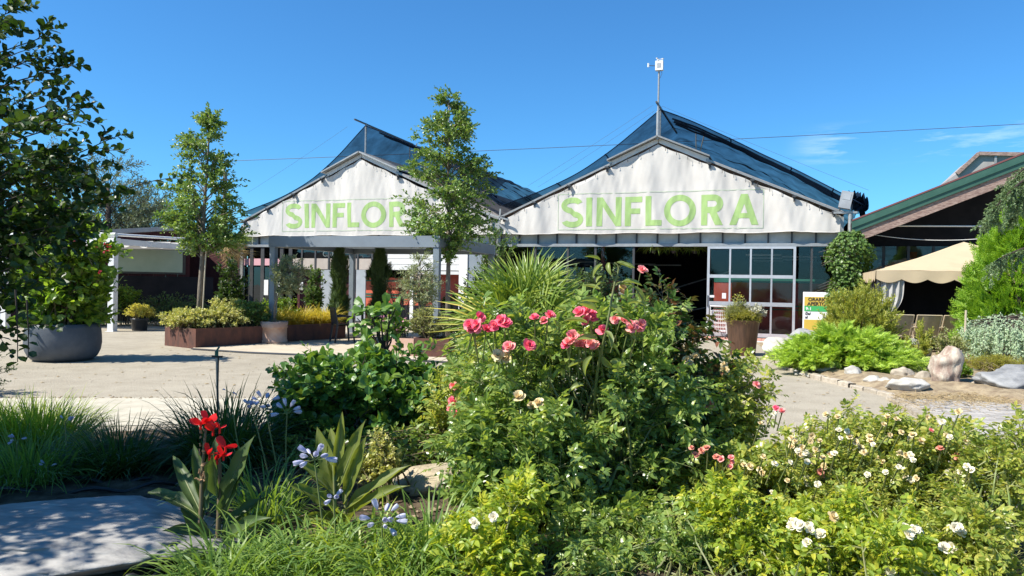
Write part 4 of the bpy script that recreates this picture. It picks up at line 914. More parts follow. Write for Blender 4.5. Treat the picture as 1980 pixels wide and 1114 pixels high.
# pots and planters
def pot(name,label,cat,loc,prof,mt,n=36,soil=None,extra=None,wob=None,group=None):
    t=thing(name,label,cat,loc,0,group); q=MB(); V=[]; m_=len(prof)
    for (r,z) in prof:
        for j in range(n): a=2*math.pi*j/n; k=1 if wob is None else wob(a,z); V.append((r*k*math.cos(a),r*k*math.sin(a),z))
    q.add(V,[(i*n+j,i*n+(j+1)%n,(i+1)*n+(j+1)%n,(i+1)*n+j) for i in range(m_-1) for j in range(n)]); q.F.append(np.array([list(range(n))[::-1]])); q.build('pot_wall',mt,t,smooth=True)
    if soil: MB().lathe([(soil[0],soil[1]-.02),(soil[0],soil[1])],n).build('potting_soil',M['soil'],t)
    return t
p=at(122,700,13.75); POT1=Vector((p.x,13.75,0))
pot('bowl_planter','big rounded grey-blue planter bowl standing alone on the gravel','planter',POT1,[(.36,0),(.48,.015),(.56,.08),(.61,.19),(.63,.32),(.625,.46),(.61,.60),(.60,.68),(.575,.68),(.565,.60)],M['potgrey'],48,(.56,.62))
p=gnd(523,667); POT2=Vector((p.x,p.y+.25,0.03))
pot('terracotta_pot','round terracotta pot with a decorated rim under the leaning olive','pot',POT2,[(.305,0),(.315,.015),(.315,.07),(.30,.085),(.302,.36),(.318,.37),(.322,.40),(.315,.42),(.325,.52),(.29,.52),(.28,.44)],M['terra'],40,(.28,.46))
p=gnd(1443,689); POT3=Vector((p.x,p.y+.3,0))
pot('tall_metal_pot','tall bronze-brown tapering metal pot by the sliding door','pot',POT3,[(.28,0),(.285,.015),(.35,.60),(.375,.80),(.382,.81),(.36,.81),(.345,.74)],M['metalpot'],32,(.34,.72))
p=gnd(263,640); POT4=Vector((p.x,p.y+.2,0))
pot('plastic_pot','small dark plastic pot of yellow foliage by the awning post','pot',POT4,[(.19,0),(.20,.02),(.23,.30),(.25,.31),(.25,.36),(.22,.36),(.21,.3)],M['blackplastic'],28,(.2,.3))
def boxplanter(name,label,A,a,b,h,mt,zs=.0):
    t=thing(name,label,'planter',(A[0],A[1],zs),math.atan2(a[1],a[0])); la=math.hypot(*a[:2]); lb=math.hypot(*b[:2]); s=1 if a[0]*b[1]-a[1]*b[0]>0 else -1
    y0,y1=(0,lb) if s>0 else (-lb,0); k=.03
    MB().box((0,y0,0),(la,y0+k,h)).build('side_plate',mt,t); MB().box((0,y1-k,0),(la,y1,h)).build('side_plate',mt,t)
    MB().box((0,y0+k,0),(k,y1-k,h-.001)).build('end_plate',mt,t); MB().box((la-k,y0+k,0),(la,y1-k,h-.001)).build('end_plate',mt,t)
    MB().box((k,y0+k,.02),(la-k,y1-k,h-.05)).build('potting_soil',M['soil'],t)
    return t
A=gnd(378,675); a_=gnd(652,657)-A; b_=gnd(318,668)-A
a_=a_.normalized()*4.3; b_=Vector((-a_.y,a_.x,0)).normalized()*1.25
PLA,PLa,PLb=A,a_,b_
boxplanter('steel_planter','long rust-red steel planter overflowing with variegated and golden plants',A,a_,b_,.44,M['corten'])
A2=gnd(742,690); boxplanter('terracotta_trough','terracotta trough with pink flowers at the patio edge',A2+Vector((0,.05,0)),Vector((.62,-.12,0)),Vector((.1,.45,0)),.36,M['terra'],.03)
A3=gnd(797,692); boxplanter('steel_planter','square rust-red steel planter holding the clipped grey-green ball',A3+Vector((0,.05,0)),Vector((.75,-.14,0)),Vector((.14,.75,0)),.37,M['corten'],.03)
# ================================================================ PLANT TOOLS
def tpl_fold(wd=.3, fold=.12, droop=.12, at_=.45):             # 2 triangles
    return np.array([(0,0,0),(wd,at_,fold),(0,1,-droop),(-wd,at_,fold)],float),[np.array([(0,1,2),(0,2,3)])]
def tpl_leaf(wd=.32, fold=.10, droop=.18, a1=.28, a2=.68, k2=.85):   # folded leaf, 2x2 quads
    V=[(0,0,0),(wd,a1,fold),(wd*k2,a2,fold-droop*.35),(0,1,-droop),(-wd*k2,a2,fold-droop*.35),(-wd,a1,fold),(0,a1,0),(0,a2,-droop*.35)]
    return np.array(V,float),[np.array([(0,1,6),(0,6,5),(2,3,7),(7,3,4)]),np.array([(1,2,7,6),(6,7,4,5)])]
def tpl_join(parts):
    V=[];F={};n=0
    for v,fs in parts:
        V.append(v)
        for f in fs: F.setdefault(f.shape[1],[]).append(f+n)
        n+=len(v)
    return np.concatenate(V),[np.concatenate(x) for x in F.values()]
def frames(D,Nv):
    y=nrm(D); x=np.cross(y,Nv); bad=np.linalg.norm(x,axis=1)<1e-4; x[bad]=np.cross(y[bad],np.array([[.3,.9,.2]])); x=nrm(x); z=np.cross(x,y); return x,y,z
def tf(tp,p,d,nv,s=1):
    v,fs=tp; x,y,z=frames(np.array([d],float),np.array([nv],float)); return np.array(p)+s*(v[:,:1]*x+v[:,1:2]*y+v[:,2:3]*z),fs
def inst(mb,tp,P,D,Nv,Sc):
    v,fs=tp; x,y,z=frames(D,Nv); Sc=np.asarray(Sc,float)
    W_=P[:,None]+Sc[:,None,None]*(v[None,:,:1]*x[:,None]+v[None,:,1:2]*y[:,None]+v[None,:,2:3]*z[:,None])
    n=mb.n; mb.V.append(W_.reshape(-1,3)); k=len(v)
    for f in fs: mb.F.append((np.arange(len(P))[:,None,None]*k+f[None]).reshape(-1,f.shape[1])+n)
    mb.n+=len(P)*k
def foliage(root, name, mt, tp, P, D, Nv, Sc, singles=0, loc=None, kind='stuff', smooth=False):
    """all leaves of a plant; the ones nearest to the photographer become leaf objects of their own"""
    P=np.asarray(P); n=len(P); 
    if n==0: return
    loc=np.array(tuple(root.location)) if loc is None else np.array(loc)
    if singles:
        dd=np.linalg.norm(P+loc-np.array((0,0,EYE)),axis=1)-Sc*1.5; od=np.argsort(dd); sel=od[:singles]; rest=od[singles:]
        m=MB(); m.add(tp[0],[]); m.F=[f.copy() for f in tp[1]]; me=m.mesh(name,mt,smooth); x,y,z=frames(D[sel],Nv[sel])
        for i,j in enumerate(sel):
            o=bpy.data.objects.new(name,me); C.objects.link(o); o.parent=root; s=float(Sc[j])
            o.matrix_basis=Matrix(((x[i,0]*s,y[i,0]*s,z[i,0]*s,P[j,0]),(x[i,1]*s,y[i,1]*s,z[i,1]*s,P[j,1]),(x[i,2]*s,y[i,2]*s,z[i,2]*s,P[j,2]),(0,0,0,1)))
    else: rest=np.arange(n)
    if len(rest):
        m=MB(); inst(m,tp,P[rest],D[rest],Nv[rest],Sc[rest]); return m.build('foliage',mt,root,kind=kind,smooth=smooth)
def unit(r,n): return nrm(r.normal(0,1,(n,3)))
def ellip(r,n,c,rad,lo=.55,zmin=-1):
    u=unit(r,n*3); u=u[u[:,2]>zmin][:n]; return np.array(c)+u*np.array(rad)*(lo+(1-lo)*r.random((len(u),1))**.6)
def stems(r, base, tips, lift=.55, K=6, r0=.01, wob=.04):
    """polylines base -> tip; returns (S,K+1,3)"""
    Sn=len(tips); base=np.broadcast_to(np.array(base,float),(Sn,3)); h=(tips-base); c=base+h*np.array((.35,.35,lift+.25)); t=np.linspace(0,1,K+1)[None,:,None]
    L_=(1-t)**2*base[:,None]+2*t*(1-t)*c[:,None]+t*t*tips[:,None]
    ln=np.linalg.norm(h,axis=1)[:,None,None]; L_=L_+r.normal(0,wob,(Sn,K+1,3))*ln*t*(1-t)*2
    return L_
def wood(mb, L_, r0, r1=.003, n=4):
    k=L_.shape[1]-1; rr=np.linspace(r0,r1,k+1)
    for i in range(k): mb.sticks(L_[:,i],L_[:,i+1],rr[i],rr[i+1],n)
def twigs(r, L_, per, ln, spread=.9, out=None, up=.2, lo=.35):
    """twig starts, directions and lengths along stem polylines"""
    Sn,K1,_=L_.shape; i=np.repeat(np.arange(Sn),per); t=(lo+(1-lo)*r.random(Sn*per)**.8)*(K1-1); k=np.minimum(t.astype(int),K1-2); f=(t-k)[:,None]
    P=L_[i,k]*(1-f)+L_[i,k+1]*f; T=nrm(L_[i,k+1]-L_[i,k]); D=T+spread*unit(r,len(i))+np.array((0,0,up))
    if out is not None: D=D+.5*nrm(P-np.array(out))
    # the stem end itself is a twig
    P=np.concatenate([P,L_[:,-1]]); D=np.concatenate([D,nrm(L_[:,-1]-L_[:,-2])+.1*unit(r,Sn)]); return P,nrm(D),ln*r.uniform(.5,1.3,len(P))
def leaves(r, P, D, Ln, m, droop=.2, ang=.9, upn=.8, size=.05, var=.3, tip=True):
    """m leaves along each twig, spiralling; returns arrays"""
    T=len(P); t=np.linspace(.12,1,m); a=(np.arange(m)*2.4)[None,:]+r.random((T,1))*6.28
    x,y,z=frames(D,np.broadcast_to(np.array((.02,.03,1.)),D.shape)+.001)
    Q=P[:,None]+D[:,None]*(Ln[:,None]*t[None])[...,None]; Q[...,2]-=droop*Ln[:,None]*(t**2)[None]
    per=np.cos(a)[...,None]*x[:,None]+np.sin(a)[...,None]*z[:,None]
    w_=ang*np.ones(m); w_[-1]=.25
    LD=D[:,None]*(1.0)+per*w_[None,:,None]*1.1+.25*r.normal(0,1,(T,m,3)); 
    LN=np.array((0,0,upn))+.55*r.normal(0,1,(T,m,3))+.35*D[:,None]
    S_=size*(1-var+2*var*r.random((T,m)))*(1-.25*t[None]**3)
    return Q.reshape(-1,3),LD.reshape(-1,3),LN.reshape(-1,3),S_.ravel()
def twigwood(mb,P,D,Ln,r0=.003,droop=.2):
    mid=P+D*Ln[:,None]*.5; mid[:,2]-=droop*Ln*.25; e=P+D*Ln[:,None]; e[:,2]-=droop*Ln
    mb.sticks(P,mid,r0,r0*.75); mb.sticks(mid,e,r0*.75,r0*.4)
def blades(mb, r, base, dirs, ln, wd, droop, K=5, fold=0.0):
    """arching strap leaves: base (N,3), dirs (N,3) start direction, lengths, widths, droop"""
    n=len(base); d=nrm(dirs); hz=d.copy(); hz[:,2]=0; hz=nrm(hz+1e-6); side=np.stack([-hz[:,1],hz[:,0],np.zeros(n)],1)+.25*r.normal(0,1,(n,3)); side=nrm(side)
    t=np.linspace(0,1,K+1); V=np.zeros((n,K+1,2,3)); p=base.copy(); cur=d.copy(); st=(ln/K)[:,None]
    for i in range(K+1):
        w_=wd*np.sin(np.pi*min(.97,max(.0,.12+.86*t[i])))**.7 if i<K else wd*.04
        V[:,i,0]=p-side*(w_/2)[:,None]; V[:,i,1]=p+side*(w_/2)[:,None]
        cur=nrm(cur+np.stack([hz[:,0]*.12,hz[:,1]*.12,-np.ones(n)],1)*(droop/K*(.4+1.6*t[i]))[:,None]); p=p+cur*st
    f=np.array([(2*i,2*i+1,2*i+3,2*i+2) for i in range(K)])
    mb.add(V.reshape(-1,3),(np.arange(n)[:,None,None]*2*(K+1)+f[None]).reshape(-1,4)); return V[:,-1,0]
def clump(r, n, rad, lean=(.2,1.0), base=None):
    a=r.random(n)*6.28; q=np.sqrt(r.random(n)); P=np.stack([np.cos(a)*q*rad,np.sin(a)*q*rad,np.zeros(n)],1); l=r.uniform(*lean,n)*(.35+.65*q)
    a2=a+r.normal(0,.5,n); D=np.stack([np.cos(a2)*l,np.sin(a2)*l,np.ones(n)],1); return P,D
RG=lambda s: np.random.default_rng(s)
UP=np.array((0,0,1.))

def shrub(name,label,cat,loc,tips,leaf,size,mt,seed,per=5,tw=.22,m=6,woodm='redstem',r0=.008,lift=.55,singles=0,group=None,base=(0,0,0),spread=.9,up=.2,ang=.9,lo=.35,droop=.2,upn=.8,leafname='leaf',tr=.0025,var=.45,K=6,basespread=.06,out=None,root=None,wn=4,smooth=False):
    r=RG(seed); t=root or thing(name,label,cat,loc,0,group); bs=np.array(base)+r.normal(0,1,(len(tips),3))*np.array((basespread,basespread,0))
    L_=stems(r,bs,tips,lift,K); P,D,Ln=twigs(r,L_,per,tw,spread,out,up,lo); w_=MB(); wood(w_,L_,r0,.0025,wn); twigwood(w_,P,D,Ln,tr,droop); w_.build('stems',M[woodm],t)
    a=leaves(r,P,D,Ln,m,droop,ang,upn,size,var); foliage(t,leafname,M[mt],leaf,*a,singles=singles,smooth=smooth); return t
LF=tpl_leaf(); LFbroad=tpl_leaf(.42,.1,.15,.35,.75,.9); LFlance=tpl_leaf(.17,.05,.2); LFobov=tpl_leaf(.30,.08,.15,.38,.78,1.15); LFsm=tpl_fold(.32); LFol=tpl_fold(.13,.03,.1); LFneedle=tpl_fold(.05,.01,.05); LFvar=tpl_fold(.36,.1,.1)
def rose_leaf():
    LR=tpl_leaf(.26,.09,.22)
    parts=[tf(LR,(0,.55,-.05),(0,1,-.2),UP,.5)]
    for y in (.22,.5):
        for s in (-1,1): parts.append(tf(LR,(0,y,-.02),(s*1,.45,-.12),UP,.42 if y<.4 else .46))
    rc=MB(); rc.sticks([(0,0,0)],[(0,.56,-.05)],.012,.008); parts.append((rc.V[0],[rc.F[0]])); return tpl_join(parts)
RL=rose_leaf()
def heart_leaf():
    V=np.array([(0,.08,0),(.28,-.08,.06),(.46,.2,.09),(.3,.65,.02),(0,1,-.15),(-.3,.65,.02),(-.46,.2,.09),(-.28,-.08,.06),(0,.5,-.02)],float)
    return V,[np.array([(0,1,2),(0,2,8),(8,2,3),(8,3,4),(8,4,5),(8,5,6),(0,8,6),(0,6,7)])]
HL=heart_leaf()
def spray(n=9, ln=1., wd=.11, br=.42):                  # flat feathery conifer spray
    parts=[]
    for i in range(n):
        y=i/n; s=-1 if i%2 else 1; l=br*(1-y*.75)
        parts.append(tf(tpl_fold(.16,.03,.08),(0,y,0),(s*.75,.8,.03*(-1)**(i//2)),UP,l+.12))
    parts.append(tf(tpl_fold(.05,.02,.1),(0,0,0),(0,1,0),UP,1.05)); return tpl_join(parts)
SP=spray()
def needlebrush(n=26, ln=.32, seed=0, wd=.07):
    r=RG(seed); a=r.random(n)*6.28; y=r.random(n); D=np.stack([np.cos(a),np.full(n,.9)+r.random(n)*.5,np.sin(a)],1); P=np.stack([0*y,y,0*y],1); m=MB(); inst(m,tpl_fold(wd,.0,.0),P,D,unit(r,n),np.full(n,ln)*r.uniform(.7,1.2,n)); return np.concatenate(m.V),m.F
NB=needlebrush(30,.34,0,.1); NBshort=needlebrush(20,.42,3,.2); NBshort[0][:]=NBshort[0]
def petal(wd,ln,cup,curl):
    V=[];
    for j,(y,k) in enumerate(((0,.35),(.4,.95),(.8,1.0),(1,.55))):
        for i in (-1,0,1): V.append((i*wd*k,y*ln,cup*(y**1.5)*ln-curl*max(0,y-.6)*ln+abs(i)*.10*wd))
    return np.array(V,float),[np.array([(j*3+i,j*3+i+1,j*3+i+4,j*3+i+3) for j in range(3) for i in range(2)])]
def rose_flower(seed, open_=1.):                        # faces +Y
    r=RG(seed); parts=[]
    for ring,(n,el,ln,cup) in enumerate(((5,.25*open_,.55,.25),(5,.8,.48,.45),(4,1.5,.38,.35),(3,2.6,.30,.2))):
        for k in range(n):
            a=6.283*k/n+ring*.7+r.normal(0,.15); e=el*r.uniform(.8,1.2); d=(math.cos(a),e,math.sin(a)); nv=(-math.cos(a)*e*.9,1,-math.sin(a)*e*.9)
            parts.append(tf(petal(.46,1,cup*.7,.35),(.04*math.cos(a),.02*ring,.04*math.sin(a)),d,nv,ln*r.uniform(.9,1.1)))
    return tpl_join(parts)
def mesh_of(tp,name,mt,smooth=False):
    m=MB(); m.add(tp[0],[]); m.F=[f.copy() for f in tp[1]]; return m.mesh(name,mt,smooth)
ROSE={k:[mesh_of(rose_flower(s,o),'bloom',M[mm],True) for s,o in ((1,1.),(2,.6),(3,1.3))] for k,mm in (('pink','pinkpetal'),('hot','hotpetal'),('white','whitepetal'),('cream','creampetal'),('faded','fadedpetal'))}
def orient(o,p,d,s,spin=0):
    q=Vector(d).to_track_quat('Y','Z').to_matrix().to_4x4(); o.matrix_basis=Matrix.Translation(p)@q@Matrix.Rotation(spin,4,'Y')@Matrix.Diagonal((s,s,s,1))
def blooms(root, spec, Y, r, size=.06, stem=.25):
    """spec: list of (px, py, kind, count, spread px)"""
    loc=Vector(root.location)
    for (px,py,kind,n,sp) in spec:
        for i in range(n):
            a=6.283*i/n+r.random()*2; q=0 if n==1 else sp*(.45+.55*r.random())
            p=at(px+q*math.cos(a)*1.3,py+q*math.sin(a)*.7,Y+r.normal(0,.05))-loc
            d=Vector((r.normal(-.25,.35),-.75+r.normal(0,.2),.75+r.normal(0,.25))).normalized()
            o=bpy.data.objects.new('bloom',ROSE[kind][int(r.integers(3))]); C.objects.link(o); o.parent=root; s=size*r.uniform(.8,1.15); orient(o,p,d,s,r.random()*6)
            e=p-d*stem*.5+Vector((0,.06,-stem*.6)); MB().tube([p-d*.0,p-d*.03,e],[.012*size/.06,.004,.004],5).build('flower_stalk',M['stem'],root)

# ================================================================ BACKGROUND & MID PLANTS
def tree(name,label,cat,loc,trunk,prof,seed,leaf,size,mt,nb=60,per=7,tw=.35,m=7,bark='bark',group=None,dens=1.,gap=.0,rise=.6,stake=False,singles=0):
    """trunk: polyline with radii; prof: list of (z, centre offset x, radius)"""
    r=RG(seed); t=thing(name,label,cat,loc,0,group)
    MB().tube([p[:3] for p in trunk],[p[3] for p in trunk],9).build('trunk',M[bark],t,smooth=True)
    zs=np.array([p[0] for p in prof]); cx=np.array([p[1] for p in prof]); rd=np.array([p[2] for p in prof])
    wts=np.interp(np.linspace(zs[0],zs[-1],200),zs,rd)**1.6; cz=np.cumsum(wts)/wts.sum(); z=np.interp(r.random(nb),cz,np.linspace(zs[0],zs[-1],200))
    R_=np.interp(z,zs,rd)*(.62+.5*r.random(nb)); a=r.random(nb)*6.28; c=np.interp(z,zs,cx); tips=np.stack([c+R_*np.cos(a),R_*np.sin(a),z],1)
    tp_=np.array([(cx[-1]+rd[-1]*r.normal(0,.5),rd[-1]*r.normal(0,.5),zs[-1]-k*.07) for k in range(7)]) if zs[-1]-zs[0]>1.5 and len(zs)>8 else np.zeros((0,3)); tips=np.concatenate([tips,tp_]); R_=np.concatenate([R_,np.full(len(tp_),.12)]); z=tips[:,2]
    tz=np.array([p[2] for p in trunk]); bz=np.clip(z-R_*rise-.1*r.random(len(z)),tz[0]+.75*(zs[0]-tz[0]) if zs[0]>tz[0] else tz[0],tz[-1]); base=np.stack([np.interp(bz,tz,[p[0] for p in trunk]),np.interp(bz,tz,[p[1] for p in trunk]),bz],1)
    L_=stems(r,base,tips,.5,6); P,D,Ln=twigs(r,L_,per,tw,1.0,None,.15,.3); w_=MB(); wood(w_,L_,.016,.004,4); twigwood(w_,P,D,Ln,.003); w_.build('branches',M[bark],t)
    A=leaves(r,P,D,Ln,m,.25,.9,.6,size); c=foliage(t,'leaf',M[mt],leaf,*A,singles=singles); c.name='crown'; return t
# two young pear trees
Y1=17.4; b1=at(386,600,Y1); z=lambda py,Y,px=400: at(px,py,Y).z
def trunkpts(pts,Y,loc,r0,r1):
    o=[]; k=len(pts)
    for i,(px,py) in enumerate(pts): p=at(px,py,Y); o.append((p.x-loc.x,0+.03*math.sin(i*2),p.z-loc.z,r0+(r1-r0)*i/(k-1)))
    return o
def profpx(rows,Y,loc):    # rows (py, xleft, xright)
    return sorted([(at((a+b)/2,py,Y).z-loc.z,at((a+b)/2,py,Y).x-loc.x,(b-a)/2*Y/FPX) for py,a,b in rows])
l1=Vector((at(384,600,Y1).x,Y1,.38))
tp1=[(0,0,0,.06)]+trunkpts([(387,560),(390,500),(394,440),(398,360),(402,290),(405,228)],Y1,l1,.058,.012)
tree('pear_tree','slim young pear tree rising from the rust-red planter','tree',l1,tp1,profpx([(486,372,425),(470,345,455),(440,330,465),(400,322,466),(360,338,448),(320,345,438),(285,360,436),(250,366,430),(222,388,420)],Y1,l1),11,tpl_leaf(.3,.1,.25),.085,'pear',nb=100,per=9,tw=.3,m=9)
Y2=17.6; l2=Vector((at(866,640,Y2).x,Y2,.05))
tp2=[(0,0,0,.06)]+trunkpts([(866,560),(867,500),(868,440),(866,360),(868,280),(868,195)],Y2,l2,.058,.010)
tree('pear_tree','taller young pear tree in front of the left banner, hiding its last letter','tree',l2,tp2,profpx([(500,845,892),(475,822,915),(440,785,940),(400,782,955),(360,790,952),(325,795,938),(290,808,918),(255,815,915),(225,820,905),(200,845,898),(182,862,890)],Y2,l2),12,tpl_leaf(.3,.1,.25),.085,'pear',nb=122,per=9,tw=.3,m=9)
# support canes & ties for the first tree
tag(MB().tube([(l1.x+.1,Y1-.05,.4),(at(397,480,Y1).x+.05,Y1-.05,2.55)],.015,6).build('tree_stake',M['chairmet']),'thin wooden stake beside the left young pear tree','stake')
# far olive trees beyond the barn
for i,(px,Y,h,rr,lb) in enumerate(((70,33,7.4,3.4,'large grey-green olive tree behind the near leafy tree'),(205,31,6.6,2.6,'grey-green olive tree left of the barn roof, taller one'),(283,34,5.4,1.9,'low silvery olive tree just above the barn roof'))):
    p=at(px,500,Y); tree('olive_tree',lb,'tree',(p.x,Y,0),[(0,0,0,.25),(.1,0,1.5,.2),(0,.1,h*.8,.06)],[(1.6,0,rr*.5),(2.6,0,rr*.9),(h*.6,0,rr),(h*.85,0,rr*.7),(h,0,rr*.25)],30+i,tpl_fold(.16,.04,.1),.16,'farolive',nb=150,per=9,tw=.7,m=9,bark='darkbark',group='olive trees behind the barn')
# big leafy near tree at the left edge
def camellia():
    r=RG(41); t=thing('leafy_tree','big dark glossy-leaved tree overhanging the left foreground bed','tree',(-4.75,5.0,.05))
    MB().tube([(0,0,0),(.05,.05,.7),(-.05,.0,1.6),(.1,.05,2.6),(.05,0,3.6)],[.12,.10,.085,.06,.02],9).build('trunk',M['darkbark'],t,smooth=True)
    tips=np.concatenate([ellip(r,460,(-.22,.1,2.6),(1.42,.8,1.35),.3),ellip(r,130,(-.05,-.1,3.4),(.9,.7,.8),.2),ellip(r,90,(.1,.1,1.75),(1.0,.7,.75),.3),ellip(r,430,(-.75,-1.35,2.75),(1.85,1.5,1.35),.35)])
    def w(px,py,Y): p=at(px,py,Y); return (p.x+4.75,p.y-5.0,p.z-.05)
    ex=np.array([w(25,20,4.8),w(10,60,4.7),w(75,75,4.8),w(40,100,4.7),w(75,110,4.9),w(125,130,4.9),w(90,170,4.7),w(130,190,4.9),w(140,215,4.8),w(130,240,4.7),w(215,268,4.8),w(170,300,4.7),w(285,352,4.8),w(185,325,4.8),w(150,360,4.6),w(130,400,4.7),w(160,430,4.6),w(60,470,4.3),w(90,420,4.4),w(40,390,4.3),w(100,350,4.4),w(70,310,4.3),w(100,290,4.5),w(40,250,4.4),w(80,220,4.5),w(20,330,4.2),w(15,520,4.1),w(30,560,4.2),w(20,600,4.2),w(100,450,4.5),w(135,455,4.6),w(5,480,4.2),w(20,430,4.3)])
    ex=np.concatenate([ex,ex[17:]+r.normal(0,.08,(len(ex)-17,3))])
    tips=np.concatenate([tips,ex]); bz=np.clip(tips[:,2]-np.linalg.norm(tips[:,:2],axis=1)*.55,.5,3.3); base=np.stack([0*bz,0*bz,bz],1)
    L_=stems(r,base,tips,.45,7); L2=np.concatenate([L_[:680],L_[1110:]]); a1=twigs(r,L2,13,.22,.9,(0,0,2.2),.1,.3); a2=twigs(r,L_[680:1110],6,.23,.9,(0,0,2.2),.1,.35); P,D,Ln=[np.concatenate(x) for x in zip(a1,a2)]; w_=MB(); wood(w_,L_,.013,.003,4); twigwood(w_,P,D,Ln,.003); w_.build('branches',M['darkbark'],t)
    A=leaves(r,P,D,Ln,10,.25,1.0,.6,.062,.3); c=foliage(t,'leaf',M['camellia'],LFobov,*A,singles=260); c.name='crown'
    # hanging sprig
    for (pts,s) in (([(30,560),(34,640),(34,700)],.06),([(52,580),(55,640),(55,690)],.05)):
        q=[Vector(w(a,b,3.9)) for a,b in pts]; MB().tube(q,[.005,.003,.002],5).build('sprig',M['darkbark'],t); 
        Pq=np.array([q[1]+(q[2]-q[1])*u for u in np.linspace(-.8,1,11)]); Dq=np.stack([np.where(np.arange(11)%2,1.,-1.),r.normal(0,.5,11),np.full(11,-.35)],1); foliage(t,'leaf',M['camellia'],LFobov,Pq,Dq,r.normal(0,.4,(11,3))+UP,np.full(11,s),singles=11)
camellia()
# climber in the bowl planter
r=RG(51)
tips=np.concatenate([ellip(r,90,(0,0,.95),(.78,.6,.95),.45),ellip(r,26,(.55,-.1,1.35),(.5,.4,.65),.4),ellip(r,34,(0,0,.25),(.66,.6,.25),.6),ellip(r,30,(-.3,0,1.9),(.5,.4,.5),.4)])
t=shrub('climber','heart-leaved climber growing from the grey-blue bowl planter','plant',POT1+Vector((0,0,.63)),tips,HL,.12,'heart',52,per=5,tw=.3,m=5,r0=.01,singles=60,basespread=.2)
q=MB(); P=np.array([at(px,py,13.2)-t.location for px,py in [(198,482),(212,478),(205,488),(195,470),(152,472),(155,468),(200,530),(214,484)]]); inst(q,LFbroad,np.repeat(P,2,0)+r.normal(0,.03,(16,3)),unit(r,16),unit(r,16),np.full(16,.06)); q.build('magenta_bracts',M['magenta'],t)
# dark shrub at the left edge
shrub('dark_shrub','dark fine-leaved shrub at the far left edge of the yard','shrub',(-6.98,9.55,0),ellip(RG(53),60,(0,0,.32),(.48,.4,.34),.5),LFsm,.035,'cypress',54,per=6,tw=.12,m=7,basespread=.1)
# yellow foliage in the plastic pot
shrub('yellow_plant','yellow-green dome of leaves in the small dark pot','plant',POT4+Vector((0,0,.3)),ellip(RG(55),70,(0,0,.22),(.36,.34,.22),.6,-.3),LFvar,.06,'yellowbush',56,per=4,tw=.1,m=5,basespread=.07)
# dark hedge and low plants in front of the barn
for i,(px,py,Y,rx,h,mt,lb) in enumerate(((180,560,23.5,.9,1.2,'camellia','dark leafy hedge under the white awning'),(330,580,24,1.6,.9,'cypress','low dark hedge before the barn glazing'),(235,545,23.8,.5,.5,'heart','yellow-green shrub top behind the awning post'))):
    p=at(px,600,Y); r=RG(60+i); shrub('hedge_plant',lb,'shrub',(p.x,Y,0),ellip(r,70,(0,0,h*.6+(.6 if i==2 else 0)),(rx,.5,h*.5),.5),LFsm,.09,mt,63+i,per=5,tw=.25,m=6,basespread=.4)
# planter plants: variegated, green, golden grass
def onpl(u,v): q=PLA+PLa*u+PLb*v; return Vector((q.x,q.y,.40))
for i,(u,v,rx,h,mt,lb,n) in enumerate(((.06,.55,.62,.46,'varieg','pale variegated bush spilling over the near end of the long planter',110),(.23,.42,.55,.5,'varieg','pale variegated bush around the pear trunk in the long planter',100),(.40,.40,.50,.62,'pear','plain green bush in the middle of the long planter',90),(.33,.75,.5,.72,'varieg','taller variegated bush at the back of the long planter',70))):
    p=onpl(u,v); r=RG(70+i); shrub('planter_bush',lb,'shrub',p,ellip(r,n,(0,0,h*.42),(rx,rx*.9,h*.55),.5,-.35),LFvar,.055,mt,73+i,per=6,tw=.13,m=7,basespread=.18,group='bushes in the long planter')
for i in range(6):
    p=onpl(.53+i*.09,.42+.1*(i%2)); r=RG(80+i); t=thing('golden_grass','arching golden grass tuft in the far half of the long planter','grass',p,0,'golden grass tufts'); P,D=clump(r,420,.24,(.3,1.5)); q=MB(); blades(q,r,P,D,r.uniform(.35,.65,420),np.full(420,.013),r.uniform(.6,1.6,420)); q.build('blades',M['gold'],t,kind='stuff')
p=onpl(.70,.95); shrub('planter_bush','bright green bush behind the golden grass','shrub',p,ellip(RG(88),70,(0,0,.3),(.55,.4,.42),.5,-.2),LFsm,.06,'heart',89,per=5,tw=.16,m=6,basespread=.2,group='bushes in the long planter')
# evergreen, dead-skirted palm trunk behind
p=at(445,600,19.5); shrub('evergreen_shrub','upright glossy evergreen between pear tree and pergola post','shrub',(p.x,p.y,0),ellip(RG(90),60,(0,0,1.3),(.36,.34,.75),.4),LF,.085,'camellia',91,per=6,tw=.2,m=6,basespread=.05)
p=at(608,600,21); shrub('evergreen_shrub','slim leafy laurel left of the pale screen slab','shrub',(p.x,p.y,0),ellip(RG(92),46,(0,0,1.25),(.24,.24,.75),.4),LF,.085,'ivy',93,per=6,tw=.18,m=6,basespread=.05)
def palmfan(r,nseg=24,ln=.62,wd=.034,span=2.55,droop=.22,k=4):
    m=MB(); a=np.linspace(-span,span,nseg)+r.normal(0,.03,nseg)
    for i,x in enumerate(a):
        l=ln*(.72+.28*math.cos(x*.55))*r.uniform(.9,1.06); d=np.array((math.sin(x),math.cos(x),0)); sd=np.array((math.cos(x),-math.sin(x),0)); rows=[]
        for j in range(k+1):
            t_=j/k; w_=wd*(.35+1.5*t_*(1-t_)+.25*(1-t_)) if j<k else .002; c=d*l*t_+np.array((0,0,-droop*l*max(0,t_-.35)**2*2.2*r.uniform(.6,1.5)+.10*math.sin(abs(x)*.8)*l*t_)); rows += [c-sd*w_*.5+np.array((0,0,.25*w_)),c,c+sd*w_*.5+np.array((0,0,.25*w_))]
        m.add(rows,[(3*j+q,3*j+q+1,3*j+q+4,3*j+q+3) for j in range(k) for q in (0,1)])
    return m
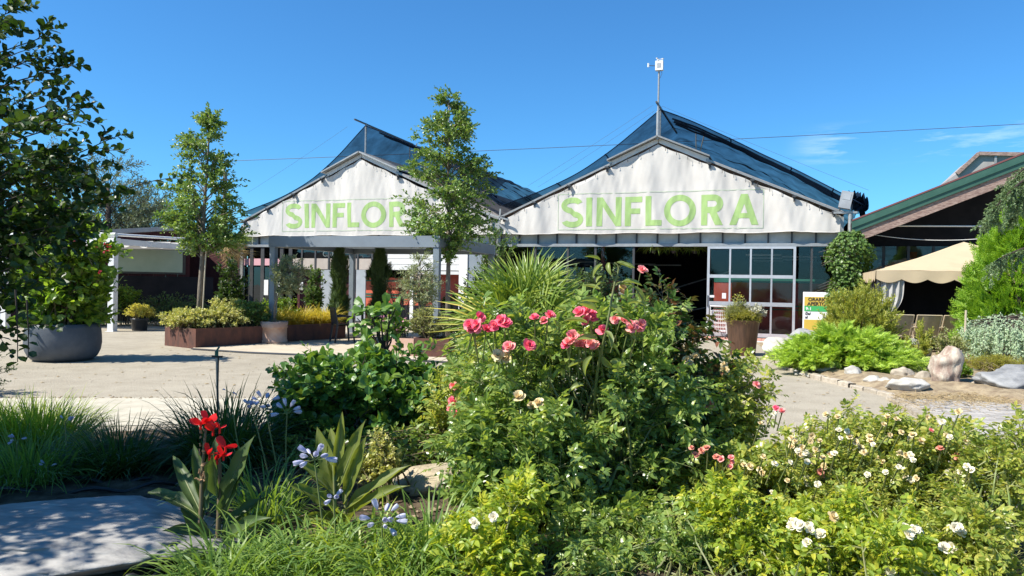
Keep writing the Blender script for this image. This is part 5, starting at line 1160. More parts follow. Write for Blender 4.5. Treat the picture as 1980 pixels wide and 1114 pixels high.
PF=[palmfan(RG(s)).mesh('fan',M['palm']) for s in (1,2,3,4)]; PFy=palmfan(RG(7),24,.62,.026,2.2,1.0).mesh('fan',M['palmyellow']); PFd=palmfan(RG(8),20,.5,.03,2.0,1.4).mesh('fan',M['deadpalm'])
def palm(label,loc,n,seed,plen=.5,scale=1.,trunk_h=.25,dead=0,yellow=(),up=(.25,1.35),group=None,explicit=None,face=False):
    r=RG(seed); t=thing('fan_palm',label,'palm',loc,0,group); q=MB(); q.lathe([(.12,0),(.15,.05),(.13,trunk_h*.8),(.07,trunk_h)],10,wob=lambda a,z:1+.12*math.sin(a*5+z*30)); q.build('trunk',M['darkbark'],t)
    for i in range(n):
        a=i*2.399+r.normal(0,.2); f=(i+.5)/n; el=up[1]+(up[0]-up[1])*f**.8+r.normal(0,.08); isd=i>=n-dead; isy=i in yellow
        if isd: el=-1.0+r.normal(0,.25)
        if explicit and i in explicit: a,el=explicit[i]
        d=Vector((math.cos(a)*math.cos(el),math.sin(a)*math.cos(el),math.sin(el))); pl=plen*r.uniform(.8,1.2)*(1.1-.25*f)*(.6 if isd else 1)
        b=Vector((0,0,trunk_h)); e=b+d*pl+Vector((0,0,-.12*pl*math.cos(el))); fr=bpy.data.objects.new('frond',MB().tube([b,b+d*pl*.5+Vector((0,0,.02)),e],[.011,.009,.007],5).mesh('petiole',M['deadpalm' if isd else 'stem'])); C.objects.link(fr); fr.parent=t
        fn_=bpy.data.objects.new('fan',PFd if isd else PFy if isy else PF[int(r.integers(4))]); C.objects.link(fn_); fn_.parent=fr
        s=scale*r.uniform(.85,1.1); fd=(d+Vector((0,0,-.28 if not isd else -.6))).normalized(); x=fd.cross(Vector((0,0,1))).normalized()
        if face: nn0=(d*.9+Vector((0,-.55,.35))+Vector(r.normal(0,.35,3))); fd=(fd+Vector(r.normal(0,.15,3))).normalized(); nn0=nn0-fd*nn0.dot(fd); x=fd.cross(nn0.normalized()).normalized() if nn0.length>.15 else x
        x=(Matrix.Rotation(r.normal(0,.35),3,fd)@x)*s; zv_=x.normalized().cross(fd)*s; fd=fd*s
        fn_.matrix_basis=Matrix(((x[0],fd[0],zv_[0],e[0]),(x[1],fd[1],zv_[1],e[1]),(x[2],fd[2],zv_[2],e[2]),(0,0,0,1)))
    return t
p=at(448,600,20.6); palm('old fan palm with a skirt of dead drooping leaves behind the pear tree',(p.x,20.6,0),16,101,.3,.8,2.55,9,up=(.0,.9))
p=at(1015,700,7.6); palm('large bushy green fan palm behind the rose bushes',(p.x,7.6,.06),78,103,.40,.78,1.02,0,(50,53,56,59),(-.75,1.5),explicit={50:(math.pi*1.03,.18),53:(math.pi*1.1,.0),56:(math.pi*1.18,.22),59:(math.pi*.95,-.05)},face=True)
p=at(880,760,7.0); palm('low spreading young fan palm at the foot of the big palm',(p.x,7.0,.06),12,104,.2,.5,.2,0,(),(.1,1.0))
# clipped cypresses
def column(label,px,py0,py1,Y,hw_,seed):
    p=at(px,py1,Y); t=thing('clipped_cypress',label,'cypress',(p.x,Y,.03),0,'clipped cypress columns'); h=at(px,py0,Y).z-.03; r=RG(seed)
    MB().tube([(0,0,0),(0,0,h*.8)],[.05,.015],7).build('trunk',M['darkbark'],t); n=2600; z=r.random(n)*h*.97+.1; prof_=np.minimum(1,(h+.05-z)/(h*.3))**.6*(.75+.25*np.sin(z*5+seed)); a=r.random(n)*6.28; rr=hw_*prof_*(.5+.55*r.random(n)+.2*np.sin(a*3+z*7)+.12*np.sin(a*5-z*13))
    P=np.stack([rr*np.cos(a),rr*np.sin(a),z],1); D=np.stack([np.cos(a)*.35,np.sin(a)*.35,np.ones(n)],1)+.3*r.normal(0,1,(n,3)); foliage(t,'spray',M['cypress'],SP,P,D,np.stack([np.cos(a),np.sin(a),.1+0*a],1)+.3*r.normal(0,1,(n,3)),r.uniform(.1,.2,n))
column('clipped dark cypress column left of the rear pergola post',655,488,600,20.7,.24,111); column('clipped dark cypress column right of the rear pergola post',733,484,606,20.9,.27,112)
# leaning olive in terracotta, olive standard, ball, pink trough
l3=POT2+Vector((0,0,.45)); 
def opx(pts,Y,loc,r0,r1): return [(0,0,0,r0)]+trunkpts(pts,Y,loc,r0*.9,r1)
tree('olive_tree','small leaning olive in the round terracotta pot','tree',l3,opx([(531,590),(540,565),(549,545),(556,520)],POT2.y,l3,.028,.01),profpx([(570,542,568),(555,534,582),(535,533,588),(518,538,586),(504,552,576)],POT2.y,l3),113,LFol,.10,'olive',nb=46,per=6,tw=.22,m=9,bark='bark')
l4=Vector((at(812,640,16.2).x,16.2,.4)); tree('olive_tree','slim olive standard between terracotta trough and taller pear tree','tree',l4,opx([(812,600),(813,575),(813,545),(812,515)],16.2,l4,.03,.008),profpx([(585,800,828),(570,788,840),(545,783,846),(525,788,842),(508,795,828),(496,806,820)],16.2,l4),114,LFol,.085,'olive',nb=54,per=6,tw=.2,m=9)
p=at(830,640,15.9); shrub('clipped_ball','grey-green clipped ball bush in the square rust planter','shrub',(p.x,p.y,.3),ellip(RG(115),120,(0,0,.36),(.46,.44,.36),.7,-.5),LFsm,.035,'greybush',116,per=6,tw=.1,m=8,basespread=.08)
p=at(762,650,15.75); t=shrub('flowering_plant','mauve-flowered plant in the terracotta trough','plant',(p.x,p.y,.34),ellip(RG(117),50,(0,0,.22),(.32,.22,.24),.5,-.2),LFsm,.06,'heart',118,per=4,tw=.1,m=5,basespread=.12)
q=MB(); r=RG(119); P=np.stack([r.normal(0,.16,70),r.normal(-.1,.1,70),r.uniform(.2,.5,70)],1); inst(q,LFvar,P,unit(r,70),unit(r,70),np.full(70,.06)); q.build('blossoms',M['mauve'],t)
p=at(955,470,24.3); shrub('climbing_shrub','pale green shrub tufting out above the valley downpipe','shrub',(p.x+.0,24.6,.0),ellip(RG(120),60,(0,0,2.75),(.75,.35,.55),.4),LFsm,.09,'ivy',121,per=6,tw=.25,m=6,basespread=.05)
p=at(1150,600,22.3); shrub('dark_shrub','dark leafy shrub against the glass behind the palm','shrub',(p.x,21.6,.0),ellip(RG(122),70,(0,0,1.25),(.85,.4,.95),.5),LF,.09,'cypress',123,per=6,tw=.25,m=6,basespread=.2)
p=at(905,600,21); shrub('dark_shrub','dark leafy shrub beside the white door jamb','shrub',(p.x+.3,21.8,.0),ellip(RG(124),60,(0,0,1.0),(.6,.4,.95),.5),LF,.08,'camellia',125,per=6,tw=.25,m=6,basespread=.2)
p=at(870,600,19.5); shrub('dark_shrub','green shrub filling the white doorway base','shrub',(p.x,19.5,.0),ellip(RG(126),50,(0,0,.7),(.55,.35,.5),.5),LF,.07,'camellia',127,per=5,tw=.2,m=6,basespread=.2)
p=at(565,600,23.6); 
# bare shrub silhouetted before the orange wall
p=at(772,600,20.2); shrub('bare_shrub','thin many-stemmed shrub before the orange wall','shrub',(p.x,20.2,.03),ellip(RG(128),30,(0,0,1.45),(.38,.3,.4),.4),LFsm,.05,'rosedark',129,per=4,tw=.2,m=4,woodm='bark',r0=.014,basespread=.08)
# plants in the tall metal pot
base=POT3+Vector((0,0,.72)); r=RG(130)
shrub('pot_plant','fresh green trailing plant in the tall metal pot','plant',base,ellip(r,60,(-.05,-.06,.12),(.36,.3,.2),.5,-.3),LFneedle,.09,'moss',131,per=6,tw=.14,m=9,basespread=.12)
shrub('pot_plant','silver-leaved plant on the right side of the tall metal pot','plant',base+Vector((.2,.0,.02)),ellip(r,40,(.05,0,.22),(.22,.2,.2),.5,-.2),LFvar,.06,'silver',132,per=4,tw=.1,m=5,basespread=.06)
t=shrub('pot_plant','tall pale-flowered stems at the back of the tall metal pot','plant',base+Vector((-.06,.12,.0)),ellip(r,18,(-.02,0,.42),(.16,.12,.2),.3,0),LFsm,.05,'greybush',133,per=3,tw=.1,m=4,basespread=.05)
q=MB(); P=np.array([(-.02,0,.6)])+r.normal(0,.06,(26,3))+np.array([(0,0,.02)]); inst(q,LFvar,P,unit(r,26),unit(r,26),np.full(26,.05)); q.build('flower_heads',M['yellowbush'],t)
shrub('pot_plant','grey rosemary-like sprigs at the left rim of the tall metal pot','plant',base+Vector((-.2,-.02,.0)),ellip(r,34,(-.06,0,.2),(.18,.2,.2),.5,-.2),LFneedle,.07,'greybush',134,per=5,tw=.14,m=10,basespread=.06)
# ivy on the right corner post
t=thing('ivy','glossy climbing plant covering the corner post right of the sliding door','climber',hw(2*W+.12,-.8,0)); r=RG(135); n=4600
zv_=r.random(n)**.9*3.1+.1; a=r.random(n)*6.28; rr=(.56+.07*np.sin(zv_*2.1+1)+.1*np.sin(zv_*6+a*2))*np.minimum(1,(3.35-zv_)/.5)*(.65+.4*r.random(n)); P=np.stack([rr*np.cos(a)*1.0,rr*np.sin(a)*.75,zv_],1); D=np.stack([np.cos(a),np.sin(a),-.8+0*a],1)+.6*r.normal(0,1,(n,3)); c=foliage(t,'leaf',M['ivy'],LFbroad,P,D,np.stack([np.cos(a),np.sin(a),.6+0*a],1)+.3*r.normal(0,1,(n,3)),r.uniform(.06,.12,n)); 
w_=MB(); 
for i in range(7): a=r.random()*6; w_.tube([(math.cos(a)*.12,math.sin(a)*.1,0),(math.cos(a+1)*.2,math.sin(a+1)*.15,1.2),(math.cos(a+2)*.15,math.sin(a+2)*.12,2.3),(math.cos(a+3)*.2,math.sin(a+3)*.1,3.1)],[.02,.015,.01,.004],5)
for i in range(8): z_=r.uniform(1.2,2.9); w_.tube([(-.3,-.1,z_),(-.6,-.15,z_+.12),(-.85-.2*r.random(),-.15,z_+.05*r.normal())],[.006,.005,.003],4)
w_.build('vines',M['bark'],t)

# ================================================================ ROCKERY on the right
def RZ(x,y): return .13
def stone(label,px,py,dims,mt,seed,dy=.0,cat='rock',group=None,rz=0,flat=None,zo=0,amp=.28,sub=5):
    p=gnd(px,py); o=rock('rock',M[mt],(p.x,p.y+dims[1]*.6+dy,zo+dims[2]*.45),dims,seed,sub,amp,rz=rz,flat=flat); return tag(o,label,cat,group)
stone('large pale limestone boulder at the corner of the rockery near the metal pot',1527,696,(.52,.4,.34),'limestone',1.3)
stone('rounded dark grey boulder behind the pale limestone',1572,678,(.55,.4,.38),'greyrock',2.7,.3)
stone('small white rock at the foot of the pale boulder',1518,704,(.14,.12,.12),'limestone',3.9)
def standing():
    import bmesh
    p=gnd(1836,757); o=rock('standing_stone',M['brownrock'],(p.x,p.y+.12,.27),(.235,.2,.40),6.2,5,.11,1.7,fine=.05)
    me=o.data
    for v in me.vertices:
        c=v.co; u=Vector((c.x/.235,c.y/.2,c.z/.4)); n2=u.length; d=u/n2; u=d*n2*(abs(d.x)**5+abs(d.y)**5+abs(d.z)**5)**-.2*.93
        c.x=u.x*.235*(1+.08*u.z); c.y=u.y*.2; c.z=u.z*.4
        if c.z>0: c.z+=(.22*c.x+.035*math.sin(c.x*20+1)+.03*noise.noise(c*9))*c.z/.4*1.3
        c.x+=.02*noise.noise(c*6); c.y+=.05*noise.noise(c*7+Vector((3,1,2)))
    tag(o,'upright brown and white standing stone at the path corner','rock')
standing()
stone('broad slanting dark grey boulder at the right edge',2010,766,(.90,.45,.27),'greyrock',8.6,-.05,rz=.3,amp=.42,zo=.04)
stone('flat grey rock behind the standing stone',1900,735,(.60,.36,.12),'greyrock',9.4,.2)
stone('dark pointed rock behind the juniper beside the standing stone',1792,705,(.34,.28,.36),'greyrock',11.2,.3)
stone('pale rounded rock right of the standing stone',1872,718,(.26,.2,.14),'limestone',12.5,.3)
for i,(px,py,s,lb) in enumerate(((1652,738,(.13,.1,.12),'pale pointed stone at the middle of the kerb'),(1600,728,(.16,.1,.07),'flat pale stone at the kerb under the juniper'),(1690,750,(.12,.09,.07),'pale cobble left of the pinkish cobble'),(1712,752,(.09,.08,.06),'pinkish cobble near the flat white rock'),(1735,757,(.11,.09,.07),'pale cobble touching the flat white rock'),(1768,764,(.30,.16,.10),'flat white rock at the foot of the standing stone'),(1752,742,(.17,.12,.11),'mossy round stone behind the flat white rock'),(1790,748,(.13,.1,.1),'tan stone tucked behind the standing stone'),(1560,722,(.10,.08,.06),'small pale stone at the kerb bend'),(1930,748,(.2,.14,.09),'whitish stone beside the cushion plant'),(1890,758,(.22,.14,.05),'flat tan stone right of the standing stone'))):
    stone(lb,px,py,tuple(q*1.15 for q in s),'kerb' if i in (6,7,10) else 'limestone',20+i*1.7,group='small stones along the kerb',sub=4,zo=.075)
q_=np.array([hw(x,y) for x,y in zip(rng.uniform(9.5,14,40),rng.uniform(-9.5,-2.5,40))]); chips(q_,1800,.5,.028,'rock_chips',M['limestone'],z=.12,flat=.7); chips(q_,1400,.5,.022,'earth_clods',M['soil'],z=.12)
p=[gnd(px,py) for px,py in ((1560,726),(1640,744),(1720,758),(1790,764),(1850,764),(1960,770))]; chips(p,700,.1,.03,'pebbles',M['limestone'],z=.03,flat=.7)
# spreading juniper: tiers of feathery branches
def juniper(label,loc,rx,ry,h,n,seed,mt='juniper',sz=.2):
    r=RG(seed); t=thing('juniper',label,'juniper',loc); tips=[]; 
    u=r.random(n); a=r.random(n)*6.28; q=np.sqrt(u); z=h*(1-q**2.4)*r.uniform(.3,1.05,n)+.1; tips=np.stack([rx*q*np.cos(a),ry*q*np.sin(a),z],1); L_=stems(r,np.zeros((n,3)),tips,.55,6,wob=.02); w_=MB(); wood(w_,L_,.012,.003,4); w_.build('branches',M['darkbark'],t)
    P,D,Ln=twigs(r,L_,12,.2,.6,(0,0,0),.12,.25); D[:,2]*=.6; A=leaves(r,P,D,Ln,4,.1,.5,1.2,sz,.3); foliage(t,'spray',M[mt],SP,*A); return t
p=gnd(1685,735); juniper('wide bright green spreading juniper inside the kerb',(p.x,p.y+1.0,.1),1.30,.95,.62,300,141,sz=.15)
# mugo pines with upright candles
def mugo(label,loc,rx,ry,h,n,seed,sz=.24):
    r=RG(seed); t=thing('mugo_pine',label,'pine',loc,0,'mugo pines'); tips=ellip(r,n,(0,0,h*.5),(rx,ry,h*.5),.55,-.6); L_=stems(r,np.zeros((n,3))+r.normal(0,.08,(n,3))*np.array((1,1,0)),tips,.3,5); w_=MB(); wood(w_,L_,.012,.005,4); w_.build('branches',M['darkbark'],t)
    P,D,Ln=twigs(r,L_,6,.2,.5,None,.9,.3); foliage(t,'shoot',M['mugo'],NB,P,D,unit(r,len(P)),r.uniform(.7,1.1,len(P))*sz); return t
p=at(1662,640,15.2); mugo('tall bushy mugo pine in front of the hours sign',(p.x,15.2,.1),.74,.6,1.45,230,142)
p=at(1775,660,14.3); mugo('small upright pine before the beige chairs',(p.x,14.3,.1),.22,.2,.85,22,143,.2)
# bright arborvitae at the right edge, blue weeping cedar, overhanging cedar bough
r=RG(144); p=at(1968,640,15.6); t=thing('arborvitae','big bright green arborvitae at the right edge beside the gazebo','conifer',(p.x,15.6,.05)); h=at(1960,398,15.6).z
MB().tube([(0,0,0),(0,0,h*.8)],[.08,.02],7).build('trunk',M['darkbark'],t); n=5200; z_=r.random(n)**.9*h; prof_=np.interp(z_,[0,.5,1.2,h*.7,h],[.75,1.12,1.18,.72,.05]); a=r.random(n)*6.28; lump=.85+.12*np.sin(a*5+z_*3.3)+.1*np.sin(a*9-z_*6); rr=prof_*lump*(.72+.3*r.random(n)); P=np.stack([rr*np.cos(a),rr*np.sin(a),z_],1)
foliage(t,'spray',M['arbor'],SP,P,np.stack([np.cos(a)*.7,np.sin(a)*.7,.9+0*a],1)+.45*r.normal(0,1,(n,3)),np.stack([-np.sin(a),np.cos(a),0*a],1)+.5*r.normal(0,1,(n,3)),r.uniform(.14,.26,n))
r=RG(145); p=at(1945,690,14.6); t=thing('weeping_cedar','blue-grey weeping cedar with hanging curtains of needles','cedar',(p.x,14.6,.1))
MB().tube([(0,0,0),(.02,.02,.6),(0,0,1.0)],[.06,.045,.02],7).build('trunk',M['darkbark'],t); n=150; a=r.random(n)*6.28; q=.25+.75*r.random(n)**.6; P0=np.stack([.78*q*np.cos(a),.62*q*np.sin(a),1.02-.28*q**2+r.normal(0,.03,n)],1); w_=MB(); w_.sticks(np.tile((0,0,.95),(n,1)),P0,.01,.006,4); PP=[];DD=[]
for i in range(n):
    l=r.uniform(.45,.95)*(P0[i,2]-.02); k=int(l/.022); s=np.linspace(0,1,k)[:,None]; ou=np.array((math.cos(a[i]),math.sin(a[i]),0)); pts=P0[i]+ou*(.12*np.sqrt(s))+np.array((0,0,-1))*l*s+.012*np.sin(s*20+i)*np.array((1,1,0)); PP.append(pts); w_.sticks(pts[:-1],pts[1:],.004,.004)
w_.build('branches',M['darkbark'],t); P=np.concatenate(PP); foliage(t,'tuft',M['blue'],NBshort,P+r.normal(0,.008,P.shape),np.array((0,0,-.55))+unit(r,len(P)),unit(r,len(P)),r.uniform(.05,.085,len(P)))
r=RG(146); t=thing('cedar_bough','drooping cedar bough reaching in at the upper right edge','cedar',at(2150,330,9.5)); w_=MB(); PP=[];DD=[]
t['label']='drooping dark green cedar boughs reaching in at the upper right edge'; t0=t.location.copy()
MB().tube([at(2330,1100,9.7)-t0,at(2310,560,9.7)-t0,at(2300,120,9.7)-t0],[.16,.13,.08],9).build('trunk',M['darkbark'],t)
for (pts,ns) in (([(2300,250),(2080,300),(1985,345),(1930,395),(1918,412)],60),([(2300,300),(2060,330),(1990,370),(1955,410)],50),([(2300,210),(2100,270),(2010,310),(1975,330),(1950,365)],50),([(2300,520),(2080,480),(1995,478),(1950,492),(1925,505)],28),):
    q=np.array([at(px,py,9.5+.25*math.sin(py))-t0 for px,py in pts]); q=np.array(spline(q,8)); w_.tube(q,np.linspace(.025,.004,len(q)),5)
    i=r.integers(len(q)//3,len(q)-1,ns); f=r.random((ns,1)); s=q[i]*(1-f)+q[i+1]*f; d=nrm(q[i+1]-q[i])*.6+unit(r,ns)*.6+np.array((0,0,-.65)); l=r.uniform(.1,.32,ns)
    w_.sticks(s,s+nrm(d)*l[:,None],.004,.002); k=9
    for j in range(k): PP.append(s+nrm(d)*(l*(j+.5)/k)[:,None]); DD.append(d)
w_.build('branches',M['darkbark'],t); P=np.concatenate(PP); D=np.concatenate(DD); foliage(t,'tuft',M['cedar'],NBshort,P,nrm(D)+.5*unit(r,len(P)),unit(r,len(P)),r.uniform(.05,.085,len(P)))
# low rockery plants
p=at(1930,715,13.3); shrub('cushion_plant','low yellow-green heather mound before the blue weeping cedar','plant',(p.x,13.3,.12),ellip(RG(147),110,(0,0,.12),(.62,.4,.17),.6,-.2),LFneedle,.06,'moss',148,per=6,tw=.1,m=9,basespread=.25)
p=gnd(1878,752); shrub('cushion_plant','small dark leafy plant at the right foot of the standing stone','plant',(p.x,p.y+.3,.08),ellip(RG(149),36,(0,0,.13),(.17,.15,.13),.5,-.2),LF,.05,'heart',150,per=4,tw=.07,m=5,basespread=.05)
p=at(1838,690,14.0); shrub('rockery_shrub','thin grey-green shrub between the pointed rock and the chairs','shrub',(p.x,14.0,.1),ellip(RG(151),46,(0,0,.35),(.32,.26,.34),.4,-.2),LFsm,.045,'greybush',152,per=5,tw=.14,m=6,basespread=.07)
for i,(px,py,Y,n,lb) in enumerate(((1880,700,13.6,160,'sparse straw-green grass tuft right of the standing stone'),(1745,700,13.5,120,'pale grass tuft between the small pine and juniper'),(1810,735,12.6,60,'short green tuft behind the standing stone'))):
    r=RG(155+i); p=at(px,py,Y); t=thing('grass_tuft',lb,'grass',(p.x,Y,.1)); P,D=clump(r,n,.25,(.2,1.1)); q=MB(); blades(q,r,P,D,r.uniform(.15,.4,n),np.full(n,.008),r.uniform(.3,1.2,n)); q.build('blades',M['greybush' if i else 'gold'],t,kind='stuff')
# hanging plants in the dark opening
for i,px in enumerate((1262,1300,1340)):
    x=H(px,520,.6)[0]; r=RG(160+i); p=hw(x,.6+.2*i,2.72); t=thing('hanging_fern',('hanging fern at the left of the open doorway','hanging fern in the middle of the open doorway','hanging fern beside the sliding door frame')[i],'plant',p,0,'hanging ferns in the doorway'); P,D=clump(r,90,.1,(.5,1.5)); q=MB(); blades(q,r,P,D,r.uniform(.35,.7,90),np.full(90,.02),r.uniform(1.5,3,90),6); q.build('blades',M['grassmid'],t,kind='stuff'); MB().lathe([(.05,-.08),(.11,0)],12).build('basket',M['blackplastic'],t)
# ================================================================ FOREGROUND BED
def EP(r,n,px,py,rx,ry,Y,t0,dr,lo=.5,zmin=-1.):
    c=at(px,py,Y)-Vector(t0); p=ellip(r,n,c,(rx*Y/FPX,dr,ry*Y/FPX),lo,zmin); p[:,2]=np.maximum(p[:,2],.04); return p
def bp(px,Y): x=(px-990)/FPX*Y; return Vector((x,Y,BZ(x,Y)))
GR='rose bushes in the front bed'
# central pink rose
l=bp(1130,5.0); r=RG(201)
tips=np.concatenate([EP(r,50,1110,775,205,150,5.0,l,.5,.25),EP(r,22,1250,760,110,140,5.05,l,.4,.4),EP(r,30,1000,730,110,80,5.1,l,.35,.35),EP(r,24,1215,650,70,60,5.1,l,.2,.3),EP(r,34,1100,930,190,90,4.7,l,.35,.35),EP(r,18,1320,860,90,120,4.9,l,.3,.4),EP(r,16,1100,640,170,30,4.9,l,.3,.3),EP(r,14,1200,1010,140,40,4.3,l,.2,.3)])
t=shrub('rose_bush','large central rose bush with clusters of pink blooms','rose bush',l,tips,RL,.118,'rose',202,per=4,tw=.2,m=4,r0=.011,lift=.5,singles=260,group=GR,basespread=.16,up=.25,ang=1.0,woodm='stem',tr=.003,lo=.5)
S4='pink'
blooms(t,[(940,628,'hot',5,22),(918,632,'hot',2,12),(968,626,'hot',3,12),(1047,612,'hot',3,14),(1131,610,'hot',5,16),(1116,660,'pink',7,24),(1150,668,'pink',2,10),(1095,668,'hot',1,0),(1190,618,'pink',1,0),(1203,620,'pink',1,0),(1232,630,'pink',4,12),(1022,668,'hot',1,0),(1025,672,'pink',1,0),(975,690,'cream',4,14),(1018,776,'cream',2,16),(1045,785,'cream',2,10),(1165,640,'hot',1,0),(985,672,'pink',1,0)],4.62,RG(203),.07,.22)
# darker right flank
l=bp(1275,5.55); r=RG(204)
tips=np.concatenate([EP(r,44,1265,680,80,115,5.6,l,.3,.3),EP(r,34,1310,770,80,95,5.6,l,.35,.3)])
t=shrub('rose_bush','dark-leaved rose with reddish shoots behind the right side of the pink rose','rose bush',l,tips,RL,.12,'rosedark',205,per=5,tw=.2,m=4,r0=.01,group=GR,basespread=.12,up=.2,singles=80)
blooms(t,[(1241,524,'pink',1,0),(1352,748,'faded',1,0),(1300,638,'faded',1,0)],5.5,RG(206),.07,.4)
# tall pinnate shoot
l=bp(1135,4.75); t=thing('tall_shoot','tall pale green shoot with large leaves rising above the pink rose','plant',l); r=RG(207)
def sh(px,py,Y=4.45): return np.array(at(px,py,Y)-l)
main=np.array(spline([sh(1150,1000,4.95),sh(1146,850,4.9),sh(1155,720,4.65),sh(1172,640),sh(1186,560),sh(1196,520),sh(1188,508)],6)); MB().tube(main,np.linspace(.011,.004,len(main)),6).build('stem',M['stem'],t,smooth=True)
sub=np.array(spline([sh(1190,552),sh(1215,545),sh(1240,575),sh(1248,610)],5)); MB().tube(sub,np.linspace(.006,.003,len(sub)),5).build('stem',M['stem'],t)
spec=[(1160,503,-1,.1,.11),(1165,512,-.6,-.7,.11),(1178,508,-.2,-.9,.10),(1192,508,.7,-.5,.11),(1200,512,1,-.4,.10),(1163,535,-.7,-.6,.07),(1170,548,-.8,-.2,.09),(1188,552,1,-.2,.13),(1205,545,1,-.35,.13),(1222,555,.8,-.7,.14),(1235,565,.3,-1,.10),(1160,560,-1,.0,.12),(1158,585,-1,-.1,.14),(1178,592,.8,-.6,.12),(1215,588,1,.1,.14),(1152,600,-1,.1,.15),(1135,625,-1,-.05,.16),(1170,640,.5,-1,.13),(1190,612,.9,-.3,.15),(1155,655,-1,-.3,.14),(1172,660,.7,-.8,.13),(1145,690,-.5,-1,.15),(1165,690,.4,-1,.13),(1135,700,-1,-.5,.15),(1180,700,.9,-.4,.14),(1205,640,.8,-.6,.12),(1128,745,-1,-.4,.13),(1160,750,.7,-.7,.13)]
P=np.array([sh(a,b,4.45+.05*r.normal()+max(0,b-600)*.0012) for a,b,*_ in spec]); D=np.array([(c,-.25+.3*r.normal(),d) for _,_,c,d,_ in spec]); SHM=[None]*4
def shootleaves():
    ms=[cannaleaf(RG(600+k),1.0,.25,(.5,.9,1.2,.3)[k],.7).mesh('leaf',M['shoot'],True) for k in range(4)]
    for k in range(len(P)):
        o=bpy.data.objects.new('leaf',ms[k%4]); C.objects.link(o); o.parent=t; d=nrm(D[k])+np.array((0,0,.35)); x,y,z=frames(np.array([d]),np.array([(-.25+.3*r.normal(),-.2+.35*r.normal(),.9)])); s_=spec[k][4]*.92
        o.matrix_basis=Matrix(((x[0,0]*s_,y[0,0]*s_,z[0,0]*s_,P[k,0]),(x[0,1]*s_,y[0,1]*s_,z[0,1]*s_,P[k,1]),(x[0,2]*s_,y[0,2]*s_,z[0,2]*s_,P[k,2]),(0,0,0,1)))
shoot_thing=t; SH_=(P,D,spec,r)
# left-behind pink rose by the shrub
l=bp(900,5.9); r=RG(208); tips=np.concatenate([EP(r,40,900,775,70,75,5.9,l,.3,.3),EP(r,30,960,800,90,90,5.7,l,.3,.4)])
t=shrub('rose_bush','loose rose with a hanging string of pink blooms left of the central rose','rose bush',l,tips,RL,.10,'roseolive',209,per=5,tw=.18,m=4,r0=.008,group=GR,basespread=.12,singles=70)
blooms(t,[(884,748,'pink',3,9),(880,775,'hot',2,6),(873,787,'pink',2,7),(881,802,'hot',1,0),(918,775,'hot',1,0),(893,745,'faded',2,7)],5.3,RG(210),.07,.2)
# light green foliage left of the centre, over the rock
l=bp(985,4.55); r=RG(211); tips=np.concatenate([EP(r,34,950,860,75,50,4.6,l,.25,.4),EP(r,26,960,960,60,60,4.5,l,.25,.4),EP(r,24,1040,870,90,70,4.5,l,.25,.4)])
shrub('rose_bush','light green flowerless rose leaning over the porous rock','rose bush',l,tips,RL,.115,'rose',212,per=4,tw=.16,m=4,r0=.008,group=GR,basespread=.12,singles=90,woodm='stem')
# lime foliage with white flower, front
l=bp(960,3.75); r=RG(213); tips=np.concatenate([EP(r,46,945,1070,85,55,3.75,l,.25,.4),EP(r,22,1000,1000,40,80,3.9,l,.2,.4)])
t=shrub('rose_bush','low lime-leaved rose with one white bloom at the front','rose bush',l,tips,RL,.085,'roselime',214,per=5,tw=.12,m=4,r0=.005,group=GR,basespread=.12,singles=150,woodm='stem')
blooms(t,[(920,1010,'white',2,8),(955,1000,'white',1,0)],3.6,RG(215),.045,.12)
# right side: thin cream rose
l=bp(1420,5.6); r=RG(216); tips=np.concatenate([EP(r,40,1410,760,65,75,5.6,l,.35,.4),EP(r,30,1380,850,80,60,5.4,l,.35,.4),EP(r,16,1440,830,35,90,5.6,l,.3,.4)])
t=shrub('rose_bush','thin airy rose with pale pink blooms right of the pink rose','rose bush',l,tips,RL,.09,'roseolive',217,per=4,tw=.16,m=4,r0=.007,group=GR,basespread=.12,singles=70)
blooms(t,[(1357,750,'faded',2,7),(1398,755,'cream',2,9),(1462,745,'pink',1,0),(1440,783,'white',1,0),(1373,785,'faded',1,0),(1330,700,'cream',2,8),(1345,690,'cream',1,0),(1400,712,'cream',2,10)],5.3,RG(218),.06,.2)
# faded cream rose mass
def creamrose(label,px,Y,ells,seed,fl,singles,leaf=.074,mt='roseolive',dens=3,sz=.038,YF=.3,m=4,low=False):
    l=bp(px,Y); r=RG(seed); tips=np.concatenate([EP(r,int(n*(1.2 if low else .95)),a,b+(0 if low else 12),c,d*.9,Y+dy,l,dr*1.2,.2) for n,a,b,c,d,dy,dr in ells]); up_=r.choice(len(tips),len(tips)//4); tips=np.concatenate([tips,tips[up_]*np.array((1.05,1.05,1.0))+np.array((0,0,.13))*r.random((len(up_),1))]); t=shrub('rose_bush',label,'rose bush',l,tips,RL,leaf,mt,seed+1,per=dens,tw=.13,m=m,r0=.0065,tr=.003,group=GR,basespread=.2,singles=singles,lo=.35,woodm='stem'); blooms(t,fl,Y-YF,RG(seed+2),sz,.14); return t
creamrose('sprawling rose full of faded cream blooms on the right side of the bed',1600,4.75,((55,1600,880,140,70,0,.35),(30,1530,920,90,90,0,.3),(26,1660,830,70,50,.1,.3)),221,[(1500,790,'hot',1,0),(1512,795,'pink',1,0),(1608,805,'cream',2,10),(1628,832,'white',2,9),(1575,850,'cream',2,16),(1600,872,'cream',2,18),(1560,880,'cream',2,14),(1640,855,'cream',2,16),(1660,872,'cream',2,14),(1585,900,'cream',2,16),(1540,865,'cream',2,10),(1680,850,'cream',2,10),(1558,930,'white',2,9),(1590,915,'faded',2,9),(1530,850,'cream',2,8),(1700,890,'cream',2,8)],150)
